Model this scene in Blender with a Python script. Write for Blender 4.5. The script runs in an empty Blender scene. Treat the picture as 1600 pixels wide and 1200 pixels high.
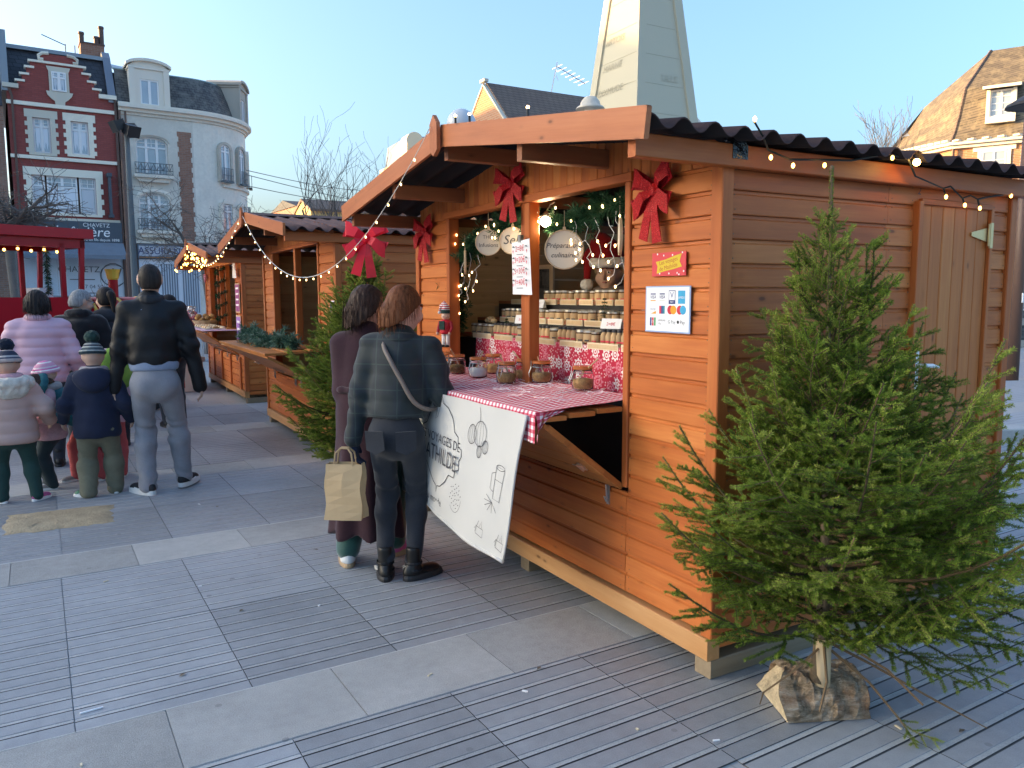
import bpy, math, random
import numpy as np
from mathutils import Vector, Matrix
SC = bpy.context.scene
COL = SC.collection
rnd = random.Random(7)
R = math.radians
# ------------------------------------------------------------------ camera
cam_d = bpy.data.cameras.new('camera')
cam_d.sensor_width = 36.0
cam_d.lens = 1227.07 / 1600 * 36.0
cam_d.clip_start = 0.05
cam_d.clip_end = 2000
cam = bpy.data.objects.new('camera', cam_d)
COL.objects.link(cam)
_r = Vector((0.87127646, -0.49078261, -0.00312414))
_u = Vector((0.05747953, 0.09571643, 0.99374769))
_f = Vector((0.48741505, 0.86600854, -0.11160543))
cam.matrix_world = Matrix(((_r.x, _u.x, -_f.x, -2.2508), (_r.y, _u.y, -_f.y, -2.3206),
                           (_r.z, _u.z, -_f.z, 1.6), (0, 0, 0, 1)))
SC.camera = cam
# ------------------------------------------------------------------ light
SUN_EL = R(10.0)
SUN_AZ = (-0.87, 0.49)                       # horizontal direction towards the sun
w = bpy.data.worlds.new('World')
SC.world = w
w.use_nodes = True
nt = w.node_tree
nt.nodes.clear()
sky = nt.nodes.new('ShaderNodeTexSky')
sky.sky_type = 'NISHITA'
sky.sun_disc = False
sky.sun_elevation = SUN_EL
sky.sun_rotation = math.atan2(SUN_AZ[0], SUN_AZ[1])
sky.altitude = 50
sky.air_density = 1.0
sky.dust_density = 6.0
sky.ozone_density = 4.6
bg = nt.nodes.new('ShaderNodeBackground')
bg.inputs['Strength'].default_value = 0.15
wo = nt.nodes.new('ShaderNodeOutputWorld')
nt.links.new(sky.outputs[0], bg.inputs[0])
nt.links.new(bg.outputs[0], wo.inputs[0])
sun_d = bpy.data.lights.new('sun', 'SUN')
sun_d.energy = 2.0
sun_d.angle = R(0.5)
sun_d.color = (1.0, 0.66, 0.32)
sun = bpy.data.objects.new('sun', sun_d)
COL.objects.link(sun)
_sd = Vector((SUN_AZ[0] * math.cos(SUN_EL), SUN_AZ[1] * math.cos(SUN_EL), math.sin(SUN_EL)))
sun.rotation_euler = (-_sd).to_track_quat('-Z', 'Y').to_euler()
sun.location = (-30, 20, 30)
SC.view_settings.view_transform = 'Standard'
SC.view_settings.look = 'None'
SC.view_settings.exposure = 2.58
SC.view_settings.gamma = 1.0
SC.view_settings.use_white_balance = True
SC.view_settings.white_balance_temperature = 8150
SC.view_settings.use_curve_mapping = False
# ------------------------------------------------------------------ materials
def _nodes(name):
 m = bpy.data.materials.new(name)
 m.use_nodes = True
 t = m.node_tree
 return m, t, t.nodes['Principled BSDF'], t.nodes.new, t.links.new
def _math(t, op, a, b=None, c=None, clamp=False):
 n = t.nodes.new('ShaderNodeMath')
 n.operation = op
 n.use_clamp = clamp
 for i, x in enumerate((a, b, c)):
  if x is None:
   continue
  if isinstance(x, (int, float)):
   n.inputs[i].default_value = x
  else:
   t.links.new(x, n.inputs[i])
 return n.outputs[0]
def _mix(t, fac, a, b):
 n = t.nodes.new('ShaderNodeMix')
 n.data_type = 'RGBA'
 if isinstance(fac, (int, float)):
  n.inputs[0].default_value = fac
 else:
  t.links.new(fac, n.inputs[0])
 for i, x in ((6, a), (7, b)):
  if isinstance(x, tuple):
   n.inputs[i].default_value = (x[0], x[1], x[2], 1)
  else:
   t.links.new(x, n.inputs[i])
 return n.outputs[2]
def _noise(t, vec, scale, detail=3, rough=.55):
 n = t.nodes.new('ShaderNodeTexNoise')
 n.inputs['Scale'].default_value = scale
 n.inputs['Detail'].default_value = detail
 n.inputs['Roughness'].default_value = rough
 t.links.new(vec, n.inputs['Vector'])
 return n.outputs[0]
def _ramp(t, fac, stops):
 n = t.nodes.new('ShaderNodeValToRGB')
 e = n.color_ramp.elements
 while len(e) < len(stops):
  e.new(.5)
 for i, (p, c) in enumerate(stops):
  e[i].position = p
  e[i].color = (c[0], c[1], c[2], 1) if isinstance(c, tuple) else (c, c, c, 1)
 t.links.new(fac, n.inputs[0])
 return n.outputs[0]
def _coords(t, rand=True, scale=(1, 1, 1)):
 tc = t.nodes.new('ShaderNodeTexCoord')
 mp = t.nodes.new('ShaderNodeMapping')
 t.links.new(tc.outputs['Object'], mp.inputs[0])
 mp.inputs['Scale'].default_value = scale
 oi = t.nodes.new('ShaderNodeObjectInfo')
 if rand:
  v = t.nodes.new('ShaderNodeVectorMath')
  v.operation = 'SCALE'
  v.inputs[0].default_value = (37.1, 91.7, 53.3)
  t.links.new(oi.outputs['Random'], v.inputs[3])
  t.links.new(v.outputs[0], mp.inputs['Location'])
 return mp.outputs[0], oi.outputs['Random']
def _bump(t, b, h, strength, dist=.01):
 n = t.nodes.new('ShaderNodeBump')
 n.inputs['Strength'].default_value = strength
 n.inputs['Distance'].default_value = dist
 t.links.new(h, n.inputs['Height'])
 t.links.new(n.outputs[0], b.inputs['Normal'])
def pm(name, col, rough=.7, var=.15, scale=6, bump=0., bscale=60, metal=0., rvar=.1, spec=.4, bd=.004, sheen=0.):
 """plain surface: base colour, cloudy value variation, fine relief"""
 m, t, b, N, L = _nodes(name)
 vec, rn = _coords(t)
 n1 = _noise(t, vec, scale, 4)
 n2 = _noise(t, vec, scale * 7, 3)
 f = _math(t, 'ADD', _math(t, 'MULTIPLY', n1, .65), _math(t, 'MULTIPLY', n2, .35))
 f = _math(t, 'ADD', f, _math(t, 'MULTIPLY', _math(t, 'SUBTRACT', rn, .5), rvar * 2 / max(var, .05)))
 lo = tuple(max(0, c * (1 - var * 1.6)) for c in col)
 hi = tuple(min(1, c * (1 + var * 1.6)) for c in col)
 c = _mix(t, _math(t, 'MULTIPLY_ADD', f, 1.8, -.4, clamp=True), lo, hi)
 L(c, b.inputs['Base Color'])
 b.inputs['Roughness'].default_value = rough
 b.inputs['Metallic'].default_value = metal
 b.inputs['Specular IOR Level'].default_value = spec
 if sheen:
  b.inputs['Sheen Weight'].default_value = sheen
 if bump:
  _bump(t, b, _noise(t, vec, bscale, 4), bump, bd)
 return m
def emit(name, col, strength, base=None):
 m, t, b, N, L = _nodes(name)
 b.inputs['Base Color'].default_value = (*(base or col), 1)
 b.inputs['Emission Color'].default_value = (*col, 1)
 b.inputs['Emission Strength'].default_value = strength
 return m
def wood(name, lo, mid, hi, rough=.48, knots=True, rv=.16, grain=1.0, wear=0.):
 m, t, b, N, L = _nodes(name)
 vec, rn = _coords(t)
 st = N('ShaderNodeMapping')
 st.inputs['Scale'].default_value = (1.3, 14, 14)
 L(vec, st.inputs[0])
 g = _noise(t, st.outputs[0], 1.6, 5, .6)
 st2 = N('ShaderNodeMapping')
 st2.inputs['Scale'].default_value = (2.5, 130, 130)
 L(vec, st2.inputs[0])
 g2 = _noise(t, st2.outputs[0], 1.0, 2)
 big = _noise(t, vec, 1.7, 3)
 f = _math(t, 'ADD', _math(t, 'MULTIPLY', g, .75 * grain), _math(t, 'MULTIPLY', g2, .22 * grain))
 f = _math(t, 'ADD', f, _math(t, 'MULTIPLY_ADD', big, .5, -.25))
 f = _math(t, 'ADD', f, _math(t, 'MULTIPLY', _math(t, 'SUBTRACT', rn, .5), rv * 2))
 c = _ramp(t, f, [(.12, lo), (.5, mid), (.88, hi)])
 if knots:
  km = N('ShaderNodeMapping')
  km.inputs['Scale'].default_value = (4.6, 0.01, 10.5)
  L(vec, km.inputs[0])
  vo = N('ShaderNodeTexVoronoi')
  vo.inputs['Scale'].default_value = 1.15
  vo.inputs['Randomness'].default_value = 1
  L(km.outputs[0], vo.inputs['Vector'])
  d = _math(t, 'ADD', vo.outputs['Distance'], _math(t, 'MULTIPLY_ADD', g, .10, -.05))
  k = _ramp(t, d, [(.04, 1.0), (.075, .85), (.11, .25), (.2, 0.0)])
  c = _mix(t, _math(t, 'MULTIPLY', k, .8), c, tuple(x * .38 for x in lo))
 if wear:
  wn = _ramp(t, _noise(t, vec, 3, 5), [(.5, 0.), (.7, 1.)])
  c = _mix(t, _math(t, 'MULTIPLY', wn, wear), c, (.35, .30, .24))
 L(c, b.inputs['Base Color'])
 b.inputs['Roughness'].default_value = rough
 b.inputs['Specular IOR Level'].default_value = .35
 _bump(t, b, f, .35, .004)
 return m
M = {}
M['plank'] = wood('stained_pine', (.34, .074, .018), (.51, .134, .032), (.66, .225, .064))
M['plank_door'] = wood('stained_pine_door', (.42, .108, .024), (.56, .168, .042), (.67, .25, .072))
M['post'] = wood('stained_pine_post', (.31, .065, .016), (.45, .112, .028), (.57, .18, .05), knots=False)
M['fascia'] = wood('stained_pine_fascia', (.34, .095, .034), (.45, .138, .052), (.54, .195, .08))
M['beam'] = wood('raw_sill_beam', (.36, .15, .05), (.52, .25, .10), (.62, .34, .16))
M['skid'] = wood('grey_timber', (.17, .12, .075), (.27, .20, .13), (.36, .28, .19))
M['flap'] = wood('stained_pine_flap', (.32, .10, .026), (.46, .165, .045), (.56, .23, .075))
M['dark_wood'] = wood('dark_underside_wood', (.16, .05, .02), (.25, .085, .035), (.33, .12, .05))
M['inner'] = wood('raw_inner_pine', (.33, .19, .08), (.46, .28, .13), (.55, .36, .18))
M['pale_wood'] = wood('pale_wood', (.45, .30, .16), (.60, .43, .25), (.70, .53, .34), knots=False)
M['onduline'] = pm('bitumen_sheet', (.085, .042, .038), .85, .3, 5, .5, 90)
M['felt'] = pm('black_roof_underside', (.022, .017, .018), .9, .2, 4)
M['film'] = pm('black_plastic_film', (.012, .012, .014), .18, .2, 20, .8, 14, spec=.6, bd=.02)
M['metal'] = pm('zinc_metal', (.55, .55, .54), .35, .08, 8, metal=.9)
M['brass'] = pm('brass_plated_steel', (.62, .48, .26), .4, .08, 8, metal=.7)
M['white_paint'] = pm('white_enamel', (.78, .78, .77), .35, .04, 8)
M['paper'] = pm('white_paper', (.80, .80, .82), .6, .03, 3)
M['card'] = pm('cream_card', (.66, .56, .40), .8, .08, 8)
M['kraft'] = pm('kraft_paper', (.46, .31, .17), .8, .10, 9, rvar=.08)
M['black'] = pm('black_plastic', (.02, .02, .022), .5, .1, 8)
M['ink'] = pm('dark_ink', (.085, .08, .085), .8, .05, 5)
M['red_ink'] = pm('red_ink', (.65, .06, .09), .8, .05, 5)
def stone(name, col, rough=.62, spk=.35, var=.22, bump=.35, patch=1.3):
 m, t, b, N, L = _nodes(name)
 tc = N('ShaderNodeTexCoord')
 geo = N('ShaderNodeNewGeometry')
 oi = N('ShaderNodeObjectInfo')
 vec = geo.outputs['Position']
 n1 = _noise(t, vec, patch, 5, .6)
 n2 = _noise(t, vec, 210, 2)
 n3 = _noise(t, vec, 19, 4)
 f = _math(t, 'ADD', _math(t, 'MULTIPLY', n1, .55), _math(t, 'MULTIPLY', n3, .25))
 f = _math(t, 'ADD', f, _math(t, 'MULTIPLY_ADD', n2, spk, -.3 * spk))
 f = _math(t, 'ADD', f, _math(t, 'MULTIPLY', _math(t, 'SUBTRACT', oi.outputs['Random'], .5), .26))
 lo = tuple(c * (1 - var * 1.9) for c in col)
 hi = tuple(c * (1 + var * 1.9) for c in col)
 c = _mix(t, _math(t, 'MULTIPLY_ADD', f, 1.6, -.35, clamp=True), lo, hi)
 st = _ramp(t, _noise(t, vec, 2.3, 6, .7), [(.60, 0.), (.75, 1.)])
 c = _mix(t, _math(t, 'MULTIPLY', st, .30), c, tuple(x * .5 for x in col))
 vg = N('ShaderNodeTexVoronoi'); vg.inputs['Scale'].default_value = 5.5; L(vec, vg.inputs['Vector'])
 gs = N('ShaderNodeSeparateColor'); L(vg.outputs['Color'], gs.inputs[0])
 gum = _math(t, 'MULTIPLY', _math(t, 'LESS_THAN', vg.outputs['Distance'], .075), _math(t, 'GREATER_THAN', gs.outputs[0], .62))
 c = _mix(t, _math(t, 'MULTIPLY', gum, .45), c, tuple(x * .35 for x in col))
 wet = _ramp(t, _noise(t, vec, .55, 5, .65), [(.42, 0.), (.62, 1.)])
 c = _mix(t, _math(t, 'MULTIPLY', wet, .28), c, tuple(x * .55 for x in col))
 L(c, b.inputs['Base Color'])
 b.inputs['Roughness'].default_value = rough
 b.inputs['Specular IOR Level'].default_value = .5
 _bump(t, b, n2, bump, .003)
 return m
M['slab'] = stone('blue_grey_granite_slab', (.325, .335, .35), .5)
M['band'] = stone('flamed_grey_granite', (.365, .358, .34), .74, .75, .25, .6)
M['joint'] = pm('sandy_joint', (.33, .30, .25), .95, .2, 12)
M['groove'] = pm('dark_groove', (.075, .074, .073), .9, .2, 12)  # dark colour for the groove slots and slab edges
M['sand'] = pm('bare_sand', (.40, .31, .20), .95, .25, 9, .8, 60, bd=.01)
M['mortar'] = pm('pale_mortar', (.55, .54, .52), .9, .15, 20)
# ------------------------------------------------------------------ mesh helpers
class MB:
 def __init__(s):
  s.v, s.f, s.m, s.uv = [], [], [], None
 def add(s, vs, fs, m=0):
  o = len(s.v)
  s.v.extend([tuple(p) for p in vs])
  s.f.extend([tuple(i + o for i in f) for f in fs])
  s.m.extend([m] * len(fs))
  return s
 def box(s, x0, x1, y0, y1, z0, z1, m=0, mat=None):
  p = [Vector((x, y, z)) for z in (z0, z1) for y in (y0, y1) for x in (x0, x1)]
  if mat is not None:
   p = [mat @ q for q in p]
  return s.add(p, [(0, 2, 3, 1), (4, 5, 7, 6), (0, 1, 5, 4), (2, 6, 7, 3), (0, 4, 6, 2), (1, 3, 7, 5)], m)
 def bar(s, a, b, wd, ht, m=0, up=(0, 0, 1)):
  a, b = Vector(a), Vector(b)
  d = (b - a)
  L = d.length
  d.normalize()
  up = Vector(up)
  if abs(d.dot(up)) > .98:
   up = Vector((1, 0, 0))
  sd = d.cross(up).normalized()
  u = sd.cross(d)
  M4 = Matrix(((d.x, sd.x, u.x, a.x), (d.y, sd.y, u.y, a.y), (d.z, sd.z, u.z, a.z), (0, 0, 0, 1)))
  return s.box(0, L, -wd / 2, wd / 2, -ht / 2, ht / 2, m, M4)
 def tube(s, pts, r, n=6, m=0, cap=True):
  pts = [Vector(p) for p in pts]
  k = len(pts)
  rr = r if isinstance(r, (list, tuple)) else [r] * k
  vs, fs = [], []
  ref = None
  for i, p in enumerate(pts):
   d = (pts[min(i + 1, k - 1)] - pts[max(i - 1, 0)])
   if d.length < 1e-9:
    d = Vector((0, 0, 1))
   d.normalize()
   if ref is None:
    ref = Vector((0, 0, 1)) if abs(d.z) < .9 else Vector((1, 0, 0))
   a = d.cross(ref)
   if a.length < 1e-6:
    a = d.cross(Vector((0, 1, 0)))
   a.normalize()
   b = a.cross(d).normalized()
   ref = b
   for j in range(n):
    t = 2 * math.pi * j / n
    vs.append(p + (a * math.cos(t) + b * math.sin(t)) * rr[i])
  for i in range(k - 1):
   for j in range(n):
    j2 = (j + 1) % n
    fs.append((i * n + j, i * n + j2, (i + 1) * n + j2, (i + 1) * n + j))
  if cap:
   fs.append(tuple(range(n - 1, -1, -1)))
   fs.append(tuple((k - 1) * n + j for j in range(n)))
  return s.add(vs, fs, m)
 def lathe(s, prof, n=12, c=(0, 0, 0), m=0, mat=None, cap=True):
  vs, fs = [], []
  for r, z in prof:
   for j in range(n):
    t = 2 * math.pi * j / n
    p = Vector((c[0] + r * math.cos(t), c[1] + r * math.sin(t), c[2] + z))
    vs.append(mat @ p if mat is not None else p)
  for i in range(len(prof) - 1):
   for j in range(n):
    j2 = (j + 1) % n
    fs.append((i * n + j, i * n + j2, (i + 1) * n + j2, (i + 1) * n + j))
  if cap:
   fs.append(tuple(range(n - 1, -1, -1)))
   k = len(prof) - 1
   fs.append(tuple(k * n + j for j in range(n)))
  return s.add(vs, fs, m)
 def prism(s, poly, t0, t1, m=0, mat=None, plane='xz'):
  n = len(poly)
  def mkp(a, b, t):
   q = Vector((a, t, b)) if plane == 'xz' else (Vector((t, a, b)) if plane == 'yz' else Vector((a, b, t)))
   return mat @ q if mat is not None else q
  vs = [mkp(a, b, t0) for a, b in poly] + [mkp(a, b, t1) for a, b in poly]
  fs = [tuple(range(n)), tuple(range(2 * n - 1, n - 1, -1))]
  fs += [(i, i + n, (i + 1) % n + n, (i + 1) % n) for i in range(n)]
  return s.add(vs, fs, m)
 def ball(s, c, r, n=8, m=0, sc=(1, 1, 1)):
  k = max(4, n // 2 + 1)
  prof = [(max(1e-4, math.sin(math.pi * i / k)) * r, -math.cos(math.pi * i / k) * r) for i in range(k + 1)]
  T = Matrix.Translation(c) @ Matrix.Diagonal((sc[0], sc[1], sc[2], 1))
  return s.lathe(prof, n, (0, 0, 0), m, T, cap=False)
 def grid(s, P, m=0, uv=None):
  nu, nv = len(P), len(P[0])
  fs = [(i * nv + j, (i + 1) * nv + j, (i + 1) * nv + j + 1, i * nv + j + 1) for i in range(nu - 1) for j in range(nv - 1)]
  if uv is not None:
   s.uv = [q for row in uv for q in row]
  return s.add([p for row in P for p in row], fs, m)
 def mesh(s, name, mats, smooth=False):
  me = bpy.data.meshes.new(name)
  me.from_pydata(s.v, [], s.f)
  for q in mats:
   me.materials.append(q)
  if len(mats) > 1:
   me.polygons.foreach_set('material_index', s.m)
  if s.uv:
   ul = me.uv_layers.new(name='UVMap')
   li = np.zeros(len(me.loops), dtype=np.int32)
   me.loops.foreach_get('vertex_index', li)
   ul.data.foreach_set('uv', np.array(s.uv, dtype=np.float32)[li].ravel())
  if smooth:
   me.polygons.foreach_set('use_smooth', [True] * len(me.polygons))
  me.update()
  return me
 def build(s, name, mat, parent=None, smooth=False, loc=None, rot=None):
  me = s.mesh(name, mat if isinstance(mat, (list, tuple)) else [mat], smooth)
  return link(name, me, parent, loc, rot)
def link(name, me, parent=None, loc=None, rot=None, mat4=None):
 o = bpy.data.objects.new(name, me)
 COL.objects.link(o)
 if parent is not None:
  o.parent = parent
 if mat4 is not None:
  o.matrix_local = mat4
 else:
  if loc is not None:
   o.location = loc
  if rot is not None:
   o.rotation_euler = rot
 return o
def tag(o, label=None, cat=None, group=None, kind=None):
 if label: o['label'] = label
 if cat: o['category'] = cat
 if group: o['group'] = group
 if kind: o['kind'] = kind
 return o
def thing(name, label, cat, loc=(0, 0, 0), rz=0, group=None):
 o = bpy.data.objects.new(name, None)
 o.empty_display_size = .1
 COL.objects.link(o)
 o.location = loc
 o.rotation_euler = (0, 0, rz)
 return tag(o, label, cat, group)
def copy_tree(o, parent=None):
 c = o.copy()
 COL.objects.link(c)
 c.parent = parent
 for ch in list(o.children):
  copy_tree(ch, c)
 return c
_pc = {}
def plank(parent, Lx, wd, t, mat4, mat, prof='lap', name='plank'):
 """one board: local X along it, Z up the wall, -Y outwards"""
 key = (round(Lx, 3), round(wd, 4), round(t, 4), mat.name, prof)
 me = _pc.get(key)
 if me is None:
  if prof == 'lap':
   p = [(t, 0), (0, 0), (-.002, .004), (0, wd - .019), (.009, wd - .013), (.010, wd), (t, wd)]
  else:
   c = min(.004, t * .25, wd * .1)
   p = [(t, 0), (c, 0), (0, c), (0, wd - c), (c, wd), (t, wd)]
  p = [(a, b - wd / 2) for a, b in p]
  b = MB().prism(p, -Lx / 2, Lx / 2, plane='yz')
  me = b.mesh('plank', [mat])
  _pc[key] = me
 return link(name, me, parent, mat4=mat4)
def frame4(o, ex, ey, ez):
 return Matrix(((ex[0], ey[0], ez[0], o[0]), (ex[1], ey[1], ez[1], o[1]), (ex[2], ey[2], ez[2], o[2]), (0, 0, 0, 1)))
_tc = {}
def text_mesh(s, size, shear=0., ext=0.):
 key = (s, size, shear, ext)
 if key in _tc: return _tc[key]
 cu = bpy.data.curves.new('lettering', 'FONT')
 cu.body = s
 cu.size = size
 cu.shear = shear
 cu.extrude = ext
 cu.align_x = 'CENTER'
 cu.align_y = 'CENTER'
 cu.resolution_u = 3
 o = bpy.data.objects.new('lettering', cu)
 COL.objects.link(o)
 dg = bpy.context.evaluated_depsgraph_get()
 me = bpy.data.meshes.new_from_object(o.evaluated_get(dg))
 bpy.data.objects.remove(o)
 bpy.data.curves.remove(cu)
 _tc[key] = me
 return me
def text(parent, s, size, pos, ex, ez, mat, shear=0., sx=1., name='lettering', bold=0.):
 """flat lettering: ex = reading direction, ez = up"""
 me = text_mesh(s, size, shear).copy()
 me.materials.clear()
 me.materials.append(mat)
 ex, ez = Vector(ex).normalized(), Vector(ez).normalized()
 n = ex.cross(ez)
 m4 = Matrix(((ex.x * sx, ez.x, n.x, pos[0]), (ex.y * sx, ez.y, n.y, pos[1]), (ex.z * sx, ez.z, n.z, pos[2]), (0, 0, 0, 1)))
 return link(name, me, parent, mat4=m4)
def fbm(P, s, seed=0):
 """cheap smooth pseudo noise for arrays (...,3) -> about -1..1"""
 x, y, z = P[..., 0] * s, P[..., 1] * s, P[..., 2] * s
 r = np.sin(x * 1.0 + 1.7 * np.sin(y * .9 + seed) + seed) + np.sin(y * 1.1 + 1.5 * np.sin(z * 1.2 + seed * 2) + 1.3) \
  + np.sin(z * .95 + 1.6 * np.sin(x * 1.15 - seed) + 2.1)
 return r / 3
# ------------------------------------------------------------------ smooth implicit bodies
def _ell(P, c, r, Rm):
 q = (P - c) @ Rm
 k0 = np.sqrt(((q / r) ** 2).sum(-1)) + 1e-9
 k1 = np.sqrt(((q / (r * r)) ** 2).sum(-1)) + 1e-9
 return k0 * (k0 - 1) / k1
def _cap(P, a, b, ra, rb, S=None):
 if S is not None:
  P, a, b = P / S, a / S, b / S
 pa, ba = P - a, b - a
 h = np.clip((pa @ ba) / (ba @ ba + 1e-12), 0, 1)
 d = np.sqrt(((pa - h[..., None] * ba) ** 2).sum(-1)) - (ra + (rb - ra) * h)
 return d * (min(S) if S is not None else 1)
def sdf_mesh(ops, res, k=.03, disp=None):
 """ops in order: ('ell',c,r,R) ('cap',a,b,ra,rb[,S]) ('cut',p,n); returns verts, quads"""
 lo, hi = np.full(3, 1e9), np.full(3, -1e9)
 bb = []
 for o in ops:
  if o[0] == 'ell':
   m = np.abs(np.asarray(o[3]) @ np.diag(o[2]))
   e = np.sqrt((m ** 2).sum(1))
   a, b = np.asarray(o[1]) - e, np.asarray(o[1]) + e
  elif o[0] == 'cap':
   S = np.asarray(o[5]) if len(o) > 5 and o[5] is not None else np.ones(3)
   rr = max(o[3], o[4]) * S
   a = np.minimum(o[1], o[2]) - rr
   b = np.maximum(o[1], o[2]) + rr
  else:
   bb.append(None)
   continue
  bb.append((a, b))
  lo, hi = np.minimum(lo, a), np.maximum(hi, b)
 pad = 3 * res
 lo, hi = lo - pad, hi + pad
 n = np.ceil((hi - lo) / res).astype(int) + 1
 ax = [lo[i] + np.arange(n[i]) * res for i in range(3)]
 F = np.full(n, 1.0)
 for o, bx in zip(ops, bb):
  if bx is None:
   p, nn = np.asarray(o[1], float), np.asarray(o[2], float)
   nn = nn / np.linalg.norm(nn)
   d = (ax[0] - p[0])[:, None, None] * nn[0] + (ax[1] - p[1])[None, :, None] * nn[1] + (ax[2] - p[2])[None, None, :] * nn[2]
   F = np.maximum(F, d)
   continue
  mg = k + 2.5 * res
  i0 = np.maximum(0, np.floor((bx[0] - mg - lo) / res).astype(int))
  i1 = np.minimum(n, np.ceil((bx[1] + mg - lo) / res).astype(int) + 1)
  sl = tuple(slice(a, b) for a, b in zip(i0, i1))
  P = np.stack(np.meshgrid(ax[0][sl[0]], ax[1][sl[1]], ax[2][sl[2]], indexing='ij'), -1)
  if o[0] == 'ell':
   d = _ell(P, np.asarray(o[1], float), np.asarray(o[2], float), np.asarray(o[3], float))
  else:
   d = _cap(P, np.asarray(o[1], float), np.asarray(o[2], float), o[3], o[4], np.asarray(o[5], float) if len(o) > 5 and o[5] is not None else None)
  A = F[sl]
  kk = o[6] if len(o) > 6 else k
  h = np.maximum(kk - np.abs(A - d), 0) / kk
  F[sl] = np.minimum(A, d) - h * h * kk * .25
 if disp is not None:
  msk = np.abs(F) < .08
  idx = np.nonzero(msk)
  P = np.stack([ax[0][idx[0]], ax[1][idx[1]], ax[2][idx[2]]], -1)
  F[idx] -= disp(P)
 return surface_nets(F, lo, res)
def surface_nets(F, lo, h):
 S = F < 0
 c = S[:-1, :-1, :-1].astype(np.int8)
 for (a, b, d) in [(1, 0, 0), (0, 1, 0), (0, 0, 1), (1, 1, 0), (1, 0, 1), (0, 1, 1), (1, 1, 1)]:
  c = c + S[a:F.shape[0] - 1 + a, b:F.shape[1] - 1 + b, d:F.shape[2] - 1 + d]
 act = (c > 0) & (c < 8)
 I = np.argwhere(act)
 N = len(I)
 cor = np.array([(i & 1, (i >> 1) & 1, (i >> 2) & 1) for i in range(8)])
 V = np.stack([F[I[:, 0] + q[0], I[:, 1] + q[1], I[:, 2] + q[2]] for q in cor], 1)
 acc, cnt = np.zeros((N, 3)), np.zeros(N)
 for i in range(8):
  for j in range(i + 1, 8):
   if abs(cor[i] - cor[j]).sum() != 1:
    continue
   va, vb = V[:, i], V[:, j]
   m = (va < 0) != (vb < 0)
   t = np.where(m, va / np.where(m, va - vb, 1), 0)
   acc += np.where(m[:, None], cor[i] + t[:, None] * (cor[j] - cor[i]), 0)
   cnt += m
 verts = lo + (I + acc / np.maximum(cnt, 1)[:, None]) * h
 idx = np.full(act.shape, -1, dtype=np.int64)
 idx[act] = np.arange(N)
 faces = []
 for axn in range(3):
  a = [slice(None)] * 3
  b = [slice(None)] * 3
  a[axn], b[axn] = slice(0, -1), slice(1, None)
  sa, sb = S[tuple(a)], S[tuple(b)]
  E = np.argwhere(sa != sb)
  o1, o2 = [(1, 2), (2, 0), (0, 1)][axn]
  ok = (E[:, o1] > 0) & (E[:, o2] > 0) & (E[:, o1] < F.shape[o1] - 1) & (E[:, o2] < F.shape[o2] - 1)
  E = E[ok]
  def cell(d1, d2):
   q = E.copy()
   q[:, o1] -= d1
   q[:, o2] -= d2
   return idx[q[:, 0], q[:, 1], q[:, 2]]
  Q = np.stack([cell(1, 1), cell(0, 1), cell(0, 0), cell(1, 0)], 1)
  fl = sb[E[:, 0], E[:, 1], E[:, 2]]
  Q[fl] = Q[fl][:, ::-1]
  faces.append(Q)
 Q = np.concatenate(faces)
 Q = Q[(Q >= 0).all(1)]
 e = np.concatenate([Q[:, [0, 1]], Q[:, [1, 2]], Q[:, [2, 3]], Q[:, [3, 0]]])
 for _ in range(2):
  s, k = np.zeros((N, 3)), np.zeros(N)
  np.add.at(s, e[:, 0], verts[e[:, 1]])
  np.add.at(k, e[:, 0], 1)
  verts = verts * .5 + .5 * s / np.maximum(k, 1)[:, None]
 return verts, Q
def sdf_obj(name, ops, res, mat, parent, k=.03, disp=None, loc=None):
 v, q = sdf_mesh(ops, res, k, disp)
 me = bpy.data.meshes.new(name)
 me.vertices.add(len(v))
 me.vertices.foreach_set('co', v.astype(np.float32).ravel())
 me.loops.add(len(q) * 4)
 me.loops.foreach_set('vertex_index', q.astype(np.int32).ravel())
 me.polygons.add(len(q))
 me.polygons.foreach_set('loop_start', np.arange(len(q), dtype=np.int32) * 4)
 me.polygons.foreach_set('loop_total', np.full(len(q), 4, dtype=np.int32))
 me.polygons.foreach_set('use_smooth', np.ones(len(q), dtype=bool))
 me.materials.append(mat)
 me.update(calc_edges=True)
 me.validate()
 return link(name, me, parent, loc)
I3 = np.eye(3)
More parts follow.
